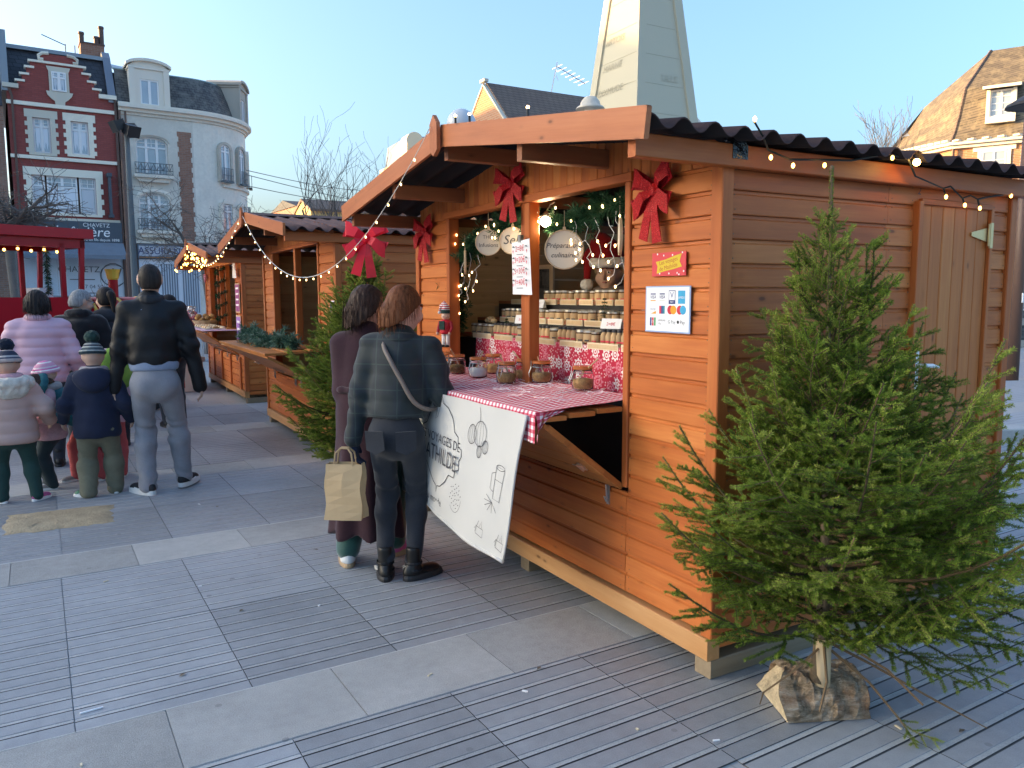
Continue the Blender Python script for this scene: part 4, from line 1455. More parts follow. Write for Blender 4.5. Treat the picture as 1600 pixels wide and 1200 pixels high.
st = thing('soldier_statue', 'stone soldier statue in a helmet resting at the obelisk foot', 'statue', (7.2, 11.2, 5.30), R(-30))
sdf_obj('figure', ops, .03, M['limestone'], st, .08)
MB().lathe([(.30, -.02), (.27, .03), (.21, .06), (.19, .14), (.12, .22), (.01, .25)], 16, (0, 0, .06)).build('helmet', M['limestone'], st, smooth=True)
MB().box(-.7, 1.3, -.5, .5, -5.5, -.8).build('pedestal', M['memorial'], st)
# ---------------- far things between the trees
FB = thing('yellow_house', 'small far house with a sunlit yellow gable beyond the chalet roofs', 'house', tuple(cam.location + (Vector(_f) * 55 + _r * ((472 - 800) / 1227 * 55) - _u * ((318 - 600) / 1227 * 55)))[:2] + (0,), 0)
M['yellow'] = pm('yellow_render', (.66, .50, .22), .85, .1, 3)
b = MB().prism([(-2.2, 0), (2.2, 0), (2.2, 7.4), (0, 8.2), (-2.2, 7.4)], 0, 5, plane='yz'); b.build('wall', M['yellow'], FB)
b = MB().prism([(-2.4, 7.35), (0, 8.22), (2.4, 7.35), (2.4, 7.5), (0, 8.4), (-2.4, 7.5)], -.1, 5.1, plane='yz'); b.build('roof', M['tile_dark'], FB)
def at(u, v, dep):
 return cam.location + (_f + _r * ((u - 800) / 1227) - _u * ((v - 600) / 1227)) * dep
p = at(525, 325, 60)
RH = thing('far_brick_row', 'far row of brick houses low on the horizon behind the bare tree', 'houses', (p.x - 3, p.y, 0), R(4))
MB().box(0, 14, 0, 6, 0, p.z).build('wall', M['brick_old'], RH)
MB().prism([(-.2, p.z), (3, p.z + .7), (6.2, p.z)], -.1, 14.1, plane='yz').build('roof', M['slate'], RH)
for i in range(6):
 window(RH, .8 + i * 2.2, 1.9 + i * 2.2, p.z - 2.2, p.z - .5, -.06, 2, reveal=.03)
p = at(634, 243, 75)
WH = thing('far_white_house', 'far cream house with ornate dormers showing above the chalet fascia', 'house', (p.x, p.y, 0), R(-4))
M['cream'] = pm('cream_paint', (.66, .58, .40), .8, .1, 2)
MB().box(0, 6, 0, 9, 0, 14.8).build('wall', M['cream'], WH)
MB().prism([(0, 14.8), (.8, 17.0), (8, 17.0), (9, 14.8)], .6, 5.8, plane='yz').build('roof', M['zinc'], WH)
for x in (.9, 2.9, 4.9):
 d = MB().box(x - .8, x - .45, -.1, 2, 14.8, 16.4).box(x + .45, x + .8, -.1, 2, 14.8, 16.4).box(x - .45, x + .45, .2, 2, 14.8, 16.4)
 d.lathe([(.85, 0), (.85, 2.0)], 16, mat=frame4((x, -.15, 16.35), (1, 0, 0), (0, 0, 1), (0, 1, 0)))
 d.build('dormer', M['cream'], WH)
for x in (1.2, 3, 4.8):
 window(WH, x - .5, x + .5, 12.2, 14.3, -.06, 2, reveal=.03)
# ================================================================== STREET FURNITURE
def px_pole(u, v, dep):
 p = at(u, v, dep)
 return p
p0, p1 = px_pole(197, 195, 21), None
LP = thing('lamp_mast', 'tall dark mast with black floodlights in front of the pale corner house', 'lamp post', (p0.x, p0.y, 0))
b = MB().tube([(0, 0, 0), (0, 0, 3.2), (0, 0, p0.z)], [.10, .085, .06], 10)
b.build('pole', M['iron'], LP)
for a, zz_ in ((R(200), 0), (R(300), -.12), (R(60), -.05)):
 f = MB().box(-.16, .16, -.10, .14, -.13, .13).box(-.18, .18, -.13, -.10, -.15, .15).tube([(0, .14, 0), (0, .3, -.1)], .03, 5)
 f.build('floodlight', M['black'], LP, loc=(.22 * math.cos(a), .22 * math.sin(a), p0.z + zz_ - .05), rot=(R(25), 0, a + R(90)))
p0 = at(192, 250, 24)
RP = thing('rusty_post', 'thin rusty brown post beside the dark lamp mast', 'post', (p0.x, p0.y, 0))
MB().tube([(0, 0, 0), (0, 0, 2.9), (0, 0, 2.95), (0, 0, p0.z)], [.075, .075, .055, .05], 8).build('pole', M['pipe'], RP)
BP = thing('street_lamp', 'brown painted street lamp post standing on the pavement at the right edge', 'street lamp', (12.74, 5.66, 0))
M['lamp_brown'] = pm('brown_lamp_paint', (.16, .085, .06), .45, .08, 4)
MB().tube([(0, 0, 0), (0, 0, 2.4), (0, 0, 4.92)], [.115, .10, .075], 12).build('pole', M['lamp_brown'], BP, smooth=True)
MB().lathe([(.05, .3), (.16, .2), (.42, .05), (.45, 0), (.40, -.01), (.3, .0)], 16, (.12, 0, 4.90)).tube([(0, 0, 4.9), (.05, 0, 5.25), (.12, 0, 5.2)], .04, 6).build('lamp_head', M['black'], BP)
MB().box(-.3, .3, -.3, .3, 0, .02).build('base_plate', M['band'], BP)
p = at(1583, 480, 14.9)
MB().box(-.05, .05, -.13, -.11, 1.45, 1.62).build('sticker', M['paper'], BP)
kb = MB()
kb.add([(6.4, 2.9, 0), (9.5, 1.5, 0), (9.5, 1.5, .13), (6.4, 2.9, .13), (6.55, 3.2, .135), (9.6, 1.8, .135)], [(0, 1, 2, 3), (3, 2, 5, 4)])
kd = Vector((.91, -.41, 0)); kn = Vector((.41, .91, 0))
o_ = Vector((5.2, 3.05, 0))
KB = bpy.data.objects.new('kerb', None); COL.objects.link(KB); tag(KB, kind='structure')
for i in range(7):
 a = o_ + kd * (i * 1.0)
 MB().prism([(0, -.01), (0, .12), (.015, .135), (.30, .135), (.30, -.01)], .003, .997, plane='yz').build('kerb_stone', M['band'], KB).matrix_local = frame4(a, kd, kn, (0, 0, 1))
RPV = MB().add([tuple(o_ + kn * .3 + Vector((0, 0, .131)) - kd * .0), tuple(o_ + kd * 30 + kn * .3 + Vector((0, 0, .131))), tuple(o_ + kd * 30 + kn * 4.6 + Vector((0, 0, .131))), tuple(o_ + kn * 4.6 + Vector((0, 0, .131)))], [(0, 1, 2, 3)])
tag(RPV.build('raised_pavement', bpy.data.materials['plaza_far_paving']), kind='structure')
hs = MB().tube([(2.3, .42, .02), (2.9, .25, .02), (3.6, .35, .02), (4.4, .2, .02)], .018, 6)
tag(hs.build('grey_hose', pm('pale_hose', (.5, .53, .56), .5, .05, 5), smooth=True), 'pale grey hose lying on the paving right of the chalet', 'hose')
p = at(1592, 402, 34)
SH = thing('shop_front', 'blue-grey shop front with white letters behind the brown lamp post', 'shop', (p.x, p.y, 0), R(-20))
M['shop_blue'] = pm('blue_grey_shop', (.17, .20, .24), .6, .1, 3)
MB().box(-2, 8, 0, 5, 0, 4.2).build('wall', M['brick_orange'], SH)
MB().box(-2.02, 8.02, -.12, -.01, .0, 3.9).build('shop_panel', M['shop_blue'], SH)
text(SH, 'BOULANGERIE', .75, (3.3, -.125, 3.3), (1, 0, 0), (0, 0, 1), M['white_paint'])
window(SH, -1.2, 1.6, .9, 2.7, -.14, 2, reveal=.04, pane='pane_dark')
p = at(1590, 505, 24)
SW = thing('low_wall', 'low dark stone garden wall behind the brown lamp post', 'wall', (p.x - .5, p.y, 0), R(-22))
for r in range(5):
 for c in range(12):
  MB().box(c * .6 + (r % 2) * .3 + .01, c * .6 + .59 + (r % 2) * .3, rnd.uniform(-.02, .02), .4, r * .22 + .005, r * .22 + .215).build('stone', M['slate_old'] if (r + c) % 3 else M['limestone'], SW)
p = at(285, 588, 13.2)
PW = thing('planter_wall', 'low grey stone planter wall left of the third chalet', 'wall', (p.x - .75, p.y, 0), R(4))
MB().box(0, 1.1, 0, 1.6, 0, .50).build('wall', M['limestone'], PW)
MB().box(-.03, 1.13, -.03, 1.63, .50, .58).build('coping', M['band'], PW)
M['galv'] = pm('galvanised_steel', (.42, .45, .48), .4, .06, 8, metal=.8)
def barrier(x, y, rz, label):
 P = thing('crowd_barrier', label, 'barrier', (x, y, 0), rz, 'galvanised crowd barriers')
 MB().tube([(0, 0, .12), (0, 0, 1.05), (.08, 0, 1.1), (2.1, 0, 1.1), (2.2, 0, 1.05), (2.2, 0, .12), (0, 0, .12)], .021, 6).build('frame', M['galv'], P)
 for i in range(16):
  MB().tube([(.13 + i * .13, 0, .12), (.13 + i * .13, 0, 1.1)], .008, 4).build('bar', M['galv'], P)
 for x_ in (.2, 2.0):
  MB().tube([(x_, -.28, .01), (x_, 0, .12), (x_, .28, .01)], .015, 5).build('foot', M['galv'], P)
 return P
for i in range(3):
 p = at(187 + i * 58, 500, 17.5)
 barrier(p.x - .4 + i * .05, p.y + .5, R(2), ['steel crowd barrier right of the red train, leftmost', 'steel crowd barrier behind the man in black', 'steel crowd barrier beside the third chalet'][i])
wr = MB()
for (ua, va, ub, vb) in ((385, 266, 470, 278), (385, 273, 520, 305), (385, 290, 470, 297)):
 a, b_ = at(ua, va, 33), at(ub + 160, vb + 18, 60)
 pts = [a.lerp(b_, t / 8) - Vector((0, 0, .4 * math.sin(math.pi * t / 8))) for t in range(9)]
 wr.tube(pts, .018, 3)
tag(wr.build('overhead_wires', M['iron']), 'thin overhead wires running from the rounded pale house', 'wires')
# ================================================================== TREES
def needle_mat(name, c1, c2, c3, trans=.38):
 m, t, b, N, L = _nodes(name)
 oi = N('ShaderNodeObjectInfo')
 at_ = N('ShaderNodeAttribute')
 at_.attribute_name = 'tint'
 tc = N('ShaderNodeTexCoord')
 n = _noise(t, tc.outputs['Object'], 7, 3)
 f = _math(t, 'ADD', _math(t, 'MULTIPLY', at_.outputs['Fac'], .7), _math(t, 'MULTIPLY_ADD', n, .5, -.2))
 f = _math(t, 'ADD', f, _math(t, 'MULTIPLY_ADD', oi.outputs['Random'], .3, -.15), clamp=True)
 c = _ramp(t, f, [(.1, c1), (.5, c2), (.95, c3)])
 L(c, b.inputs['Base Color'])
 b.inputs['Roughness'].default_value = .55
 b.inputs['Specular IOR Level'].default_value = .3
 tr = N('ShaderNodeBsdfTranslucent')
 L(c, tr.inputs['Color'])
 mx = N('ShaderNodeMixShader')
 mx.inputs[0].default_value = trans
 out = t.nodes['Material Output']
 L(b.outputs[0], mx.inputs[1]); L(tr.outputs[0], mx.inputs[2])
 L(mx.outputs[0], out.inputs['Surface'])
 return m
M['needle'] = needle_mat('spruce_needles', (.05, .105, .015), (.19, .28, .034), (.45, .48, .10))
M['needle_blue'] = needle_mat('garland_needles', (.010, .045, .022), (.020, .085, .040), (.06, .15, .07))
M['needle_frost'] = needle_mat('frosted_needles', (.03, .085, .06), (.10, .20, .15), (.52, .58, .56))
M['twig'] = pm('brown_twig', (.14, .085, .045), .85, .25, 20)
M['bark_pale'] = pm('peeled_trunk_wood', (.56, .42, .26), .7, .12, 12, .2, 40)
M['bark'] = pm('spruce_bark', (.20, .145, .095), .9, .3, 16, .6, 60, bd=.01)
M['bare_bark'] = pm('grey_bark', (.115, .095, .085), .9, .25, 6, .4, 30)
nr = np.random.RandomState(5)
class Needles:
 """collects needle triangles and twig tubes in one mesh with two materials"""
 def __init__(s):
  s.P, s.T, s.mb = [], [], MB()
 def along(s, a, b, n, ln, wd, t0, t1, spread=1.0, side=None, flat=.0):
  a, b = np.asarray(a, float), np.asarray(b, float)
  d = b - a
  L = np.linalg.norm(d)
  if L < 1e-5 or n < 1: return
  d /= L
  ref = np.array([0, 0, 1.]) if abs(d[2]) < .9 else np.array([1., 0, 0])
  e1 = np.cross(d, ref); e1 /= np.linalg.norm(e1)
  e2 = np.cross(e1, d)
  t = nr.rand(n)
  ph = nr.rand(n) * 2 * np.pi
  cs, sn = np.cos(ph), np.sin(ph)
  sn = np.where(sn < -.2, sn * .5, sn)
  rad = cs[:, None] * e1 + sn[:, None] * e2 * (1 - flat)
  rad /= np.linalg.norm(rad, axis=1)[:, None] + 1e-9
  ang = np.radians(nr.uniform(42, 68, n))[:, None] * spread
  dr = d * np.cos(ang) + rad * np.sin(ang)
  base = a + d * (L * t)[:, None]
  ll = ln * nr.uniform(.7, 1.15, n)[:, None]
  tip = base + dr * ll
  w = np.cross(dr, nr.randn(n, 3)); w /= np.linalg.norm(w, axis=1)[:, None] + 1e-9
  mid = base + dr * ll * .45
  s.P.append(np.stack([base, mid + w * wd, tip, mid - w * wd], 1))
  s.T.append(np.repeat(np.clip(t0 + (t1 - t0) * t + nr.uniform(-.12, .12, n), 0, 1), 4))
 def mesh(s, name, mats):
  P = np.concatenate(s.P).reshape(-1, 3)
  nq = len(P) // 4
  nv = len(s.mb.v)
  me = bpy.data.meshes.new(name)
  V = np.concatenate([P, np.array(s.mb.v, float).reshape(-1, 3)])
  me.vertices.add(len(V)); me.vertices.foreach_set('co', V.astype(np.float32).ravel())
  q = np.arange(nq * 4).reshape(-1, 4)
  fs = [tuple(i + nq * 4 for i in f) for f in s.mb.f]
  loops = np.concatenate([q.ravel(), np.array([i for f in fs for i in f], dtype=np.int64)]) if fs else q.ravel()
  tot = np.concatenate([np.full(nq, 4), np.array([len(f) for f in fs], dtype=np.int64)]) if fs else np.full(nq, 4)
  st = np.concatenate([[0], np.cumsum(tot)[:-1]])
  me.loops.add(len(loops)); me.loops.foreach_set('vertex_index', loops.astype(np.int32))
  me.polygons.add(len(tot)); me.polygons.foreach_set('loop_start', st.astype(np.int32)); me.polygons.foreach_set('loop_total', tot.astype(np.int32))
  for m in mats: me.materials.append(m)
  mi = np.zeros(len(tot), dtype=np.int32); mi[nq:] = 1
  me.polygons.foreach_set('material_index', mi)
  at_ = me.attributes.new('tint', 'FLOAT', 'POINT')
  at_.data.foreach_set('value', np.concatenate([np.concatenate(s.T), np.zeros(nv)]).astype(np.float32))
  me.update(calc_edges=True)
  return me
def spruce_branch(L, dens=820, twig_gap=.045, droop=.06, mats=None, nl=.0128, name='branch'):
 """one spruce branch along +X (local), twigs in the X-Y plane, tip turned up"""
 N_ = Needles()
 def axis(t, L, bend):
  return np.array([L * t, bend * math.sin(t * 2.3) * L * .10, L * (-droop * math.sin(math.pi * t) + .36 * t * t)])
 bend = rnd.uniform(-1, 1)
 k = 8
 pts = [axis(i / k, L, bend) for i in range(k + 1)]
 N_.mb.tube([tuple(p) for p in pts], [.0065 * (L / .7) * (1 - .8 * i / k) + .0014 for i in range(k + 1)], 4)
 for i in range(k):
  t = i / k
  n = int(dens * L / k * (.35 + .65 * min(1, t * 2.2)))
  N_.along(pts[i], pts[i + 1], n, nl, .0012, .05 + .75 * t, .05 + .75 * (t + 1 / k))
 s = L * .16
 side = 1
 while s < L * .96:
  t = s / L
  base = axis(t, L, bend)
  ln = min(.34, (L - s) * .62 + .05) * rnd.uniform(.75, 1.1) * min(1, .5 + t * 1.6)
  an = R(rnd.uniform(42, 58)) * side
  up = rnd.uniform(-.25, .28)
  dr = np.array([math.cos(an), math.sin(an), up]); dr /= np.linalg.norm(dr)
  kk = 3
  tp = [base + dr * ln * q / kk + np.array([.05 * ln * (q / kk) ** 2, 0, (.10 * (q / kk) ** 2 - .04) * ln]) for q in range(kk + 1)]
  N_.mb.tube([tuple(p) for p in tp], [.0028, .0022, .0018, .0012], 3, cap=False)
  for q in range(kk):
   N_.along(tp[q], tp[q + 1], int(dens * ln / kk), nl * (1.0 if q < 2 else .95), .0011, .12 + .25 * q + .2 * t, .35 + .28 * q + .2 * t)
  if ln > .12:          # second order
   for q in (.32, .56, .8):
    for sd in (-1, 1):
     if rnd.random() < .2: continue
     b2 = base + dr * ln * q
     a2 = an + sd * R(rnd.uniform(38, 55))
     l2 = ln * (1 - q) * rnd.uniform(.55, .85) + .02
     d2 = np.array([math.cos(a2), math.sin(a2), rnd.uniform(-.25, .2)])
     d2 /= np.linalg.norm(d2)
     e2 = b2 + d2 * l2
     N_.mb.tube([tuple(b2), tuple(e2)], [.0018, .0010], 3, cap=False)
     N_.along(b2, e2, int(dens * l2), nl * .95, .0011, .2 + .2 * t, .75)
  s += twig_gap * rnd.uniform(.7, 1.25)
  side = -side
 for sd in (-1, 1):
  b2 = axis(.93, L, bend)
  d2 = np.array([.8, .6 * sd, .1]); e2 = b2 + d2 * .07
  N_.along(b2, e2, int(dens * .07), nl, .0011, .6, .95)
 return N_.mesh(name, mats or [M['needle'], M['twig']])
BR = {}
for L_, nvar in ((.22, 3), (.36, 3), (.52, 3), (.70, 4), (.88, 3)):
 BR[L_] = [spruce_branch(L_, dens=1900, twig_gap=.044) for _ in range(nvar)]
BRL = sorted(BR)
def pick_branch(L):
 k = min(BRL, key=lambda q: abs(q - L))
 return rnd.choice(BR[k]), L / k
def spruce(label, loc, base_z, H, trunk_r, spec, leader, lean=(0, 0), seed=1, asym=None, name='christmas_tree'):
 """spec: list of (height 0..1, count, length, elevation angle in degrees)"""
 rnd.seed(seed)
 P = thing(name, label, 'christmas tree', loc, 0)
 def axis(z):
  t = (z - base_z) / (H - base_z)
  return Vector((lean[0] * t + .012 * math.sin(t * 9), lean[1] * t + .01 * math.cos(t * 7), z))
 k = 18
 zs = [base_z + (H - base_z) * i / k for i in range(k + 1)]
 b = MB().tube([axis(z) for z in zs], [trunk_r * max(.03, 1 - 1.12 * (i / k) ** .75) + .003 for i in range(k + 1)], 8)
 b.build('trunk', M['bark'], P, smooth=True)
 for (h, n, L, el) in spec:
  z = base_z + (H - base_z) * h
  p0 = rnd.random() * 360
  for i in range(n):
   az = p0 + 360 * i / n + rnd.uniform(-14, 14)
   ll = L * rnd.uniform(.68, 1.2)
   if asym: ll *= asym(az % 360, h)
   me, sc = pick_branch(ll)
   e = R(el + rnd.uniform(-9, 9))
   a = R(az)
   d = Vector((math.cos(a) * math.cos(e), math.sin(a) * math.cos(e), math.sin(e)))
   roll = rnd.uniform(-.35, .35)
   sd = Vector((0, 0, 1)).cross(d).normalized()
   up = d.cross(sd)
   sd2 = sd * math.cos(roll) + up * math.sin(roll)
   up2 = d.cross(sd2)
   pz = axis(z + rnd.uniform(-.03, .03))
   m4 = frame4(pz, d * sc, sd2 * sc, up2 * sc)
   link('branch', me, P, mat4=m4)
 N_ = Needles()
 a, e = axis(base_z + (H - base_z) * leader), axis(H)
 N_.along(a, e, int(2600 * (e - a).length), .016, .0015, .2, .6, .75)
 N_.mb.tube([tuple(a), tuple(e)], [.0075, .0055], 6)
 N_.mb.ball(tuple(e), .009, 6, sc=(1, 1, 1.6))
 link('leader_shoot', N_.mesh('leader_shoot', [M['needle'], M['twig']]), P)
 return P
spec1 = []
for h, n, L, el in ((.120, 7, .60, 0), (.145, 8, .70, 6), (.185, 9, .74, 10), (.225, 9, .74, 14), (.27, 10, .70, 18), (.315, 9, .66, 21),
     (.36, 9, .62, 25), (.405, 8, .57, 28), (.45, 8, .52, 31), (.495, 7, .47, 35), (.54, 6, .42, 39), (.585, 5, .38, 43), (.635, 4, .34, 47), (.685, 4, .29, 52), (.735, 3, .24, 57), (.775, 3, .20, 62), (.86, 2, .13, 68)):
 spec1.append((h, n, L, el))
def asym1(az, h):
 d = math.cos(R(az - 322))
 return (1 + .10 * d - (.25 if 40 < az < 140 and h < .5 else 0)) * (.55 if 185 < az < 265 and h < .2 else 1)
T1 = spruce('bushy christmas tree with a bare tip, standing in a split log by the chalet corner', (.178, -.412, 0), .13, 2.06, .034, spec1, .80, lean=(.045, .085), seed=11, asym=asym1)
MB().tube([(0, 0, .12), (.004, .003, .30)], [.030, .029], 12).build('peeled_stem', M['bark_pale'], T1, smooth=True)
b = MB()
for (pts) in ([(.02, -.02, .26), (.10, -.13, .16), (.135, -.23, .06), (.14, -.28, .015)], [(0, 0, .3), (.16, -.1, .2), (.3, -.26, .1), (.4, -.4, .03)], [(0, 0, .28), (-.16, .02, .19), (-.27, .04, .14), (-.33, .0, .13)],
              [(0, 0, .3), (.25, -.02, .24), (.45, -.15, .17)], [(0, 0, .33), (.1, -.2, .24), (.12, -.33, .16)], [(0, 0, .3), (-.1, -.1, .2), (-.17, -.13, .12)]):
 b.tube(pts, [.006, .005, .004, .002][:len(pts)], 4)
b.build('dead_twig', M['twig'], T1)
me, sc = BR[.22][0], .7
link('branch', me, T1, mat4=frame4((.13, -.22, .07), Vector((.25, -.6, -.5)).normalized() * .62, Vector((.9, .3, .1)).normalized() * .62, Vector((.1, -.5, .7)).normalized() * .62))
def log_base():
 P = thing('log_stand', 'half log with rough bark serving as stand under the nearest christmas tree', 'log', (.235, -.335, 0), R(-24))
 b = MB()
 n, k = 22, 22
 L, rr = .30, .135
 vs = []
 for i in range(k + 1):
  x = -L / 2 + L * i / k
  for j in range(n + 1):
   a = math.pi * j / n
   r_ = rr * (1 + .05 * math.sin(a * 6 + i * .5) + .05 * math.sin(i * 1.1 + a * 2) + .035 * rnd.uniform(-1, 1))
   if j in (0, n): r_ = rr * 1.02
   y, z = -math.cos(a) * r_ * 1.08, min(.142 + .01 * rnd.random(), math.sin(a) ** .8 * r_ * 1.12)
   ex = (.05 * math.sin(a * 2 + .5) if i == 0 else 0)
   vs.append((x - ex, y, max(0.003, z)))
 b.add(vs, [(i * (n + 1) + j, i * (n + 1) + j + 1, (i + 1) * (n + 1) + j + 1, (i + 1) * (n + 1) + j) for i in range(k) for j in range(n)])
 b.build('bark', M['logbark'], P, smooth=False)
 for i in (0, k):
  e = MB()
  ring_ = [Vector(vs[i * (n + 1) + j]) for j in range(n + 1)]
  c = sum(ring_, Vector()) / len(ring_)
  sgn = -1 if i == 0 else 1
  inner = [c.lerp(p, .55) + Vector((sgn * rnd.uniform(-.006, .006), 0, 0)) for p in ring_]
  o = len(e.v)
  e.v += [tuple(p + Vector((sgn * .0015, 0, 0))) for p in ring_] + [tuple(p) for p in inner] + [tuple(c)]
  m_ = n + 1
  for j in range(m_):
   j2 = (j + 1) % m_
   e.f += [(o + j, o + j2, o + m_ + j2, o + m_ + j), (o + m_ + j, o + m_ + j2, o + 2 * m_)]
   e.m += [0, 0]
  e.build('cut_end', M['logend'], P)
 return P
def bark_mat():
 m, t, b, N, L = _nodes('rough_log_bark')
 vec, rn = _coords(t, False)
 mp = N('ShaderNodeMapping'); mp.inputs['Scale'].default_value = (7, 22, 22); L(vec, mp.inputs[0])
 n1 = _noise(t, mp.outputs[0], 2.2, 6, .7)
 n2 = _noise(t, vec, 9, 4)
 c = _ramp(t, n1, [(.28, (.09, .06, .04)), (.44, (.30, .21, .13)), (.56, (.50, .36, .25)), (.70, (.68, .58, .46))])
 c = _mix(t, _math(t, 'MULTIPLY', _ramp(t, n2, [(.52, 0.), (.66, 1.)]), .55), c, (.34, .15, .075))
 L(c, b.inputs['Base Color']); b.inputs['Roughness'].default_value = .95
 _bump(t, b, n1, 1.0, .03)
 return m
M['logbark'] = bark_mat()
M['logend'] = pm('weathered_cut_wood', (.33, .26, .17), .9, .6, 16, .8, 34, bd=.02)
log_base()
spec2 = []
for h, n, L, el in ((.05, 9, .54, 4), (.10, 10, .62, 6), (.16, 10, .66, 9), (.22, 10, .66, 10), (.28, 9, .68, 14), (.34, 9, .64, 18), (.40, 8, .58, 22), (.46, 8, .52, 27), (.52, 7, .46, 32), (.58, 7, .42, 38), (.64, 6, .38, 46), (.70, 6, .36, 52), (.76, 5, .32, 56), (.82, 4, .28, 60)):
 spec2.append((h, n, L, el))
spruce('christmas tree leaning beside the second chalet, behind the two women', (-.15, 4.0, 0), .2, 2.02, .03, spec2, .85, lean=(.06, -.05), seed=23)
# ---------------- bare winter trees
def bare_tree(label, loc, H, r0, seed, levels=5, spread=.55, trunk_h=.3, nb=4, crown_w=1.0, up=.35, droop=0., rf=.0, pollard=False):
 rs = random.Random(seed)
 P = thing('bare_tree', label, 'tree', loc)
 tb, cb = MB(), MB()
 t0 = Vector((0, 0, 0))
 top = Vector((rs.uniform(-.05, .05) * H, rs.uniform(-.05, .05) * H, H * trunk_h))
 mid = t0.lerp(top, .5) + Vector((rs.uniform(-.03, .03) * H, 0, 0))
 tb.tube([t0, mid, top], [r0, r0 * .85, r0 * .72], 8)
 tb.build('trunk', M['bare_bark'], P, smooth=True)
 def grow(p, d, L, r, lv):
  k = 4
  pts, rr = [p], [r]
  q = p
  for i in range(k):
   d = (d + Vector((rs.gauss(0, .16), rs.gauss(0, .16), rs.gauss(0, .12) + (up if lv > 1 else up * .4) * .18 - droop * (levels - lv) * .05))).normalized()
   q = q + d * (L / k)
   pts.append(q); rr.append(max(.0035 + rf, r * (1 - .55 * (i + 1) / k)))
  cb.tube(pts, rr, 5 if r > .03 else 3, cap=False)
  if lv <= 0: return
  n = nb if lv > 1 else nb + 1
  for i in range(n):
   j = 1 + (i * k) // n
   base = pts[min(k, j + (1 if i == n - 1 else 0))]
   ax = Vector((rs.gauss(0, 1) * crown_w, rs.gauss(0, 1) * crown_w, rs.gauss(0, .6))).normalized()
   nd = (d * (1 - spread) + ax * spread * 1.15 + Vector((0, 0, up * .35))).normalized()
   grow(base, nd, L * rs.uniform(.55, .8), rr[min(k, j)] * .66, lv - 1)
 for i in range(nb):
  a = 2 * math.pi * (i + rs.random() * .6) / nb
  d = Vector((math.cos(a) * crown_w * .8, math.sin(a) * crown_w * .8, up + .45)).normalized()
  grow(top - Vector((0, 0, .04 * H * (i % 2))), d, H * (1 - trunk_h) * .5, r0 * .5, levels - 1)
 cb.build('crown', M['bare_bark'], P)
 return P
p = at(530, 462, 18)
bare_tree('slender bare tree against the sky behind the second chalet', (p.x, p.y, 0), 5.4, .10, 7, 4, .42, .36, 4, .9, .6)
p = at(612, 462, 22)
bare_tree('small bare tree half hidden by the nearest chalet roof', (p.x, p.y, 0), 4.9, .07, 15, 3, .42, .4, 4, .7, .75)
p = at(42, 462, 15.5)
bare_tree('wide bare plane tree behind the red train', (p.x, p.y, 0), 4.9, .13, 31, 4, .62, .60, 5, 1.5, .0, .0, .001)
p = at(-60, 462, 17)
bare_tree('bare plane tree with dense twigs at the left picture edge', (p.x, p.y, 0), 5.2, .15, 35, 4, .6, .58, 5, 1.5, .05, .0, .001)
p = at(322, 462, 22)
bare_tree('rounded bare tree with fine twigs before the pale corner house', (p.x, p.y, 0), 5.3, .12, 44, 5, .58, .50, 4, 1.2, .10, .05, .001)
p = at(120, 462, 17.5)
bare_tree('low crooked bare tree before the white shop blinds', (p.x, p.y, 0), 2.7, .06, 52, 3, .6, .55, 3, 1.5, .0, .1)
p = at(1378, 300, 34)
bare_tree('thin bare tree above the corrugated roof left of the mansard house', (p.x, p.y, 0), 9.6, .12, 61, 4, .36, .5, 4, .6, .9, 0, .004)
p = at(1590, 320, 28)
bare_tree('bare shrub-like tree behind the brown lamp post', (p.x, p.y, 0), 5.6, .10, 64, 4, .5, .3, 4, .8, .3)
# ================================================================== PEOPLE
def cloth(name, col, rough=.9, var=.12, scale=5, bump=.25, bs=220, sheen=.08, rv=0):
 return pm(name, col, rough, var, scale, bump, bs, rvar=rv, spec=.25, bd=.002, sheen=sheen)
M['skin'] = pm('skin', (.58, .36, .27), .55, .06, 12)
M['skin_shade'] = pm('skin_rosy', (.60, .34, .27), .55, .06, 12)
M['lip'] = pm('lips', (.45, .16, .14), .5, .05, 12)
M['eye'] = pm('eye_white', (.75, .73, .70), .3, .03, 12)
M['iris'] = pm('eye_iris', (.06, .045, .035), .2, .05, 12)
def hair_mat(name, c1, c2, hz=.0):
 m, t, b, N, L = _nodes(name)
 tc = N('ShaderNodeTexCoord')
 mp = N('ShaderNodeMapping'); mp.inputs['Scale'].default_value = (60, 60, 3.5); L(tc.outputs['Object'], mp.inputs[0])
 n = _noise(t, mp.outputs[0], 1.6, 4)
 c = _mix(t, _math(t, 'MULTIPLY_ADD', n, 1.8, -.4, clamp=True), c1, c2)
 L(c, b.inputs['Base Color']); b.inputs['Roughness'].default_value = .5
 b.inputs['Specular IOR Level'].default_value = .12
 _bump(t, b, n, .5, .006)
 return m
M['hair_auburn'] = hair_mat('auburn_hair', (.055, .018, .008), (.25, .085, .036))
M['hair_brown'] = hair_mat('brown_hair', (.022, .012, .009), (.085, .045, .032))
M['hair_dark'] = hair_mat('dark_hair', (.010, .008, .008), (.035, .026, .024))
M['hair_short'] = hair_mat('cropped_hair', (.014, .011, .010), (.045, .035, .030))
M['hair_grey'] = hair_mat('grey_hair', (.11, .11, .11), (.36, .36, .36))
M['hair_blond'] = hair_mat('blond_hair', (.30, .20, .10), (.62, .46, .27))
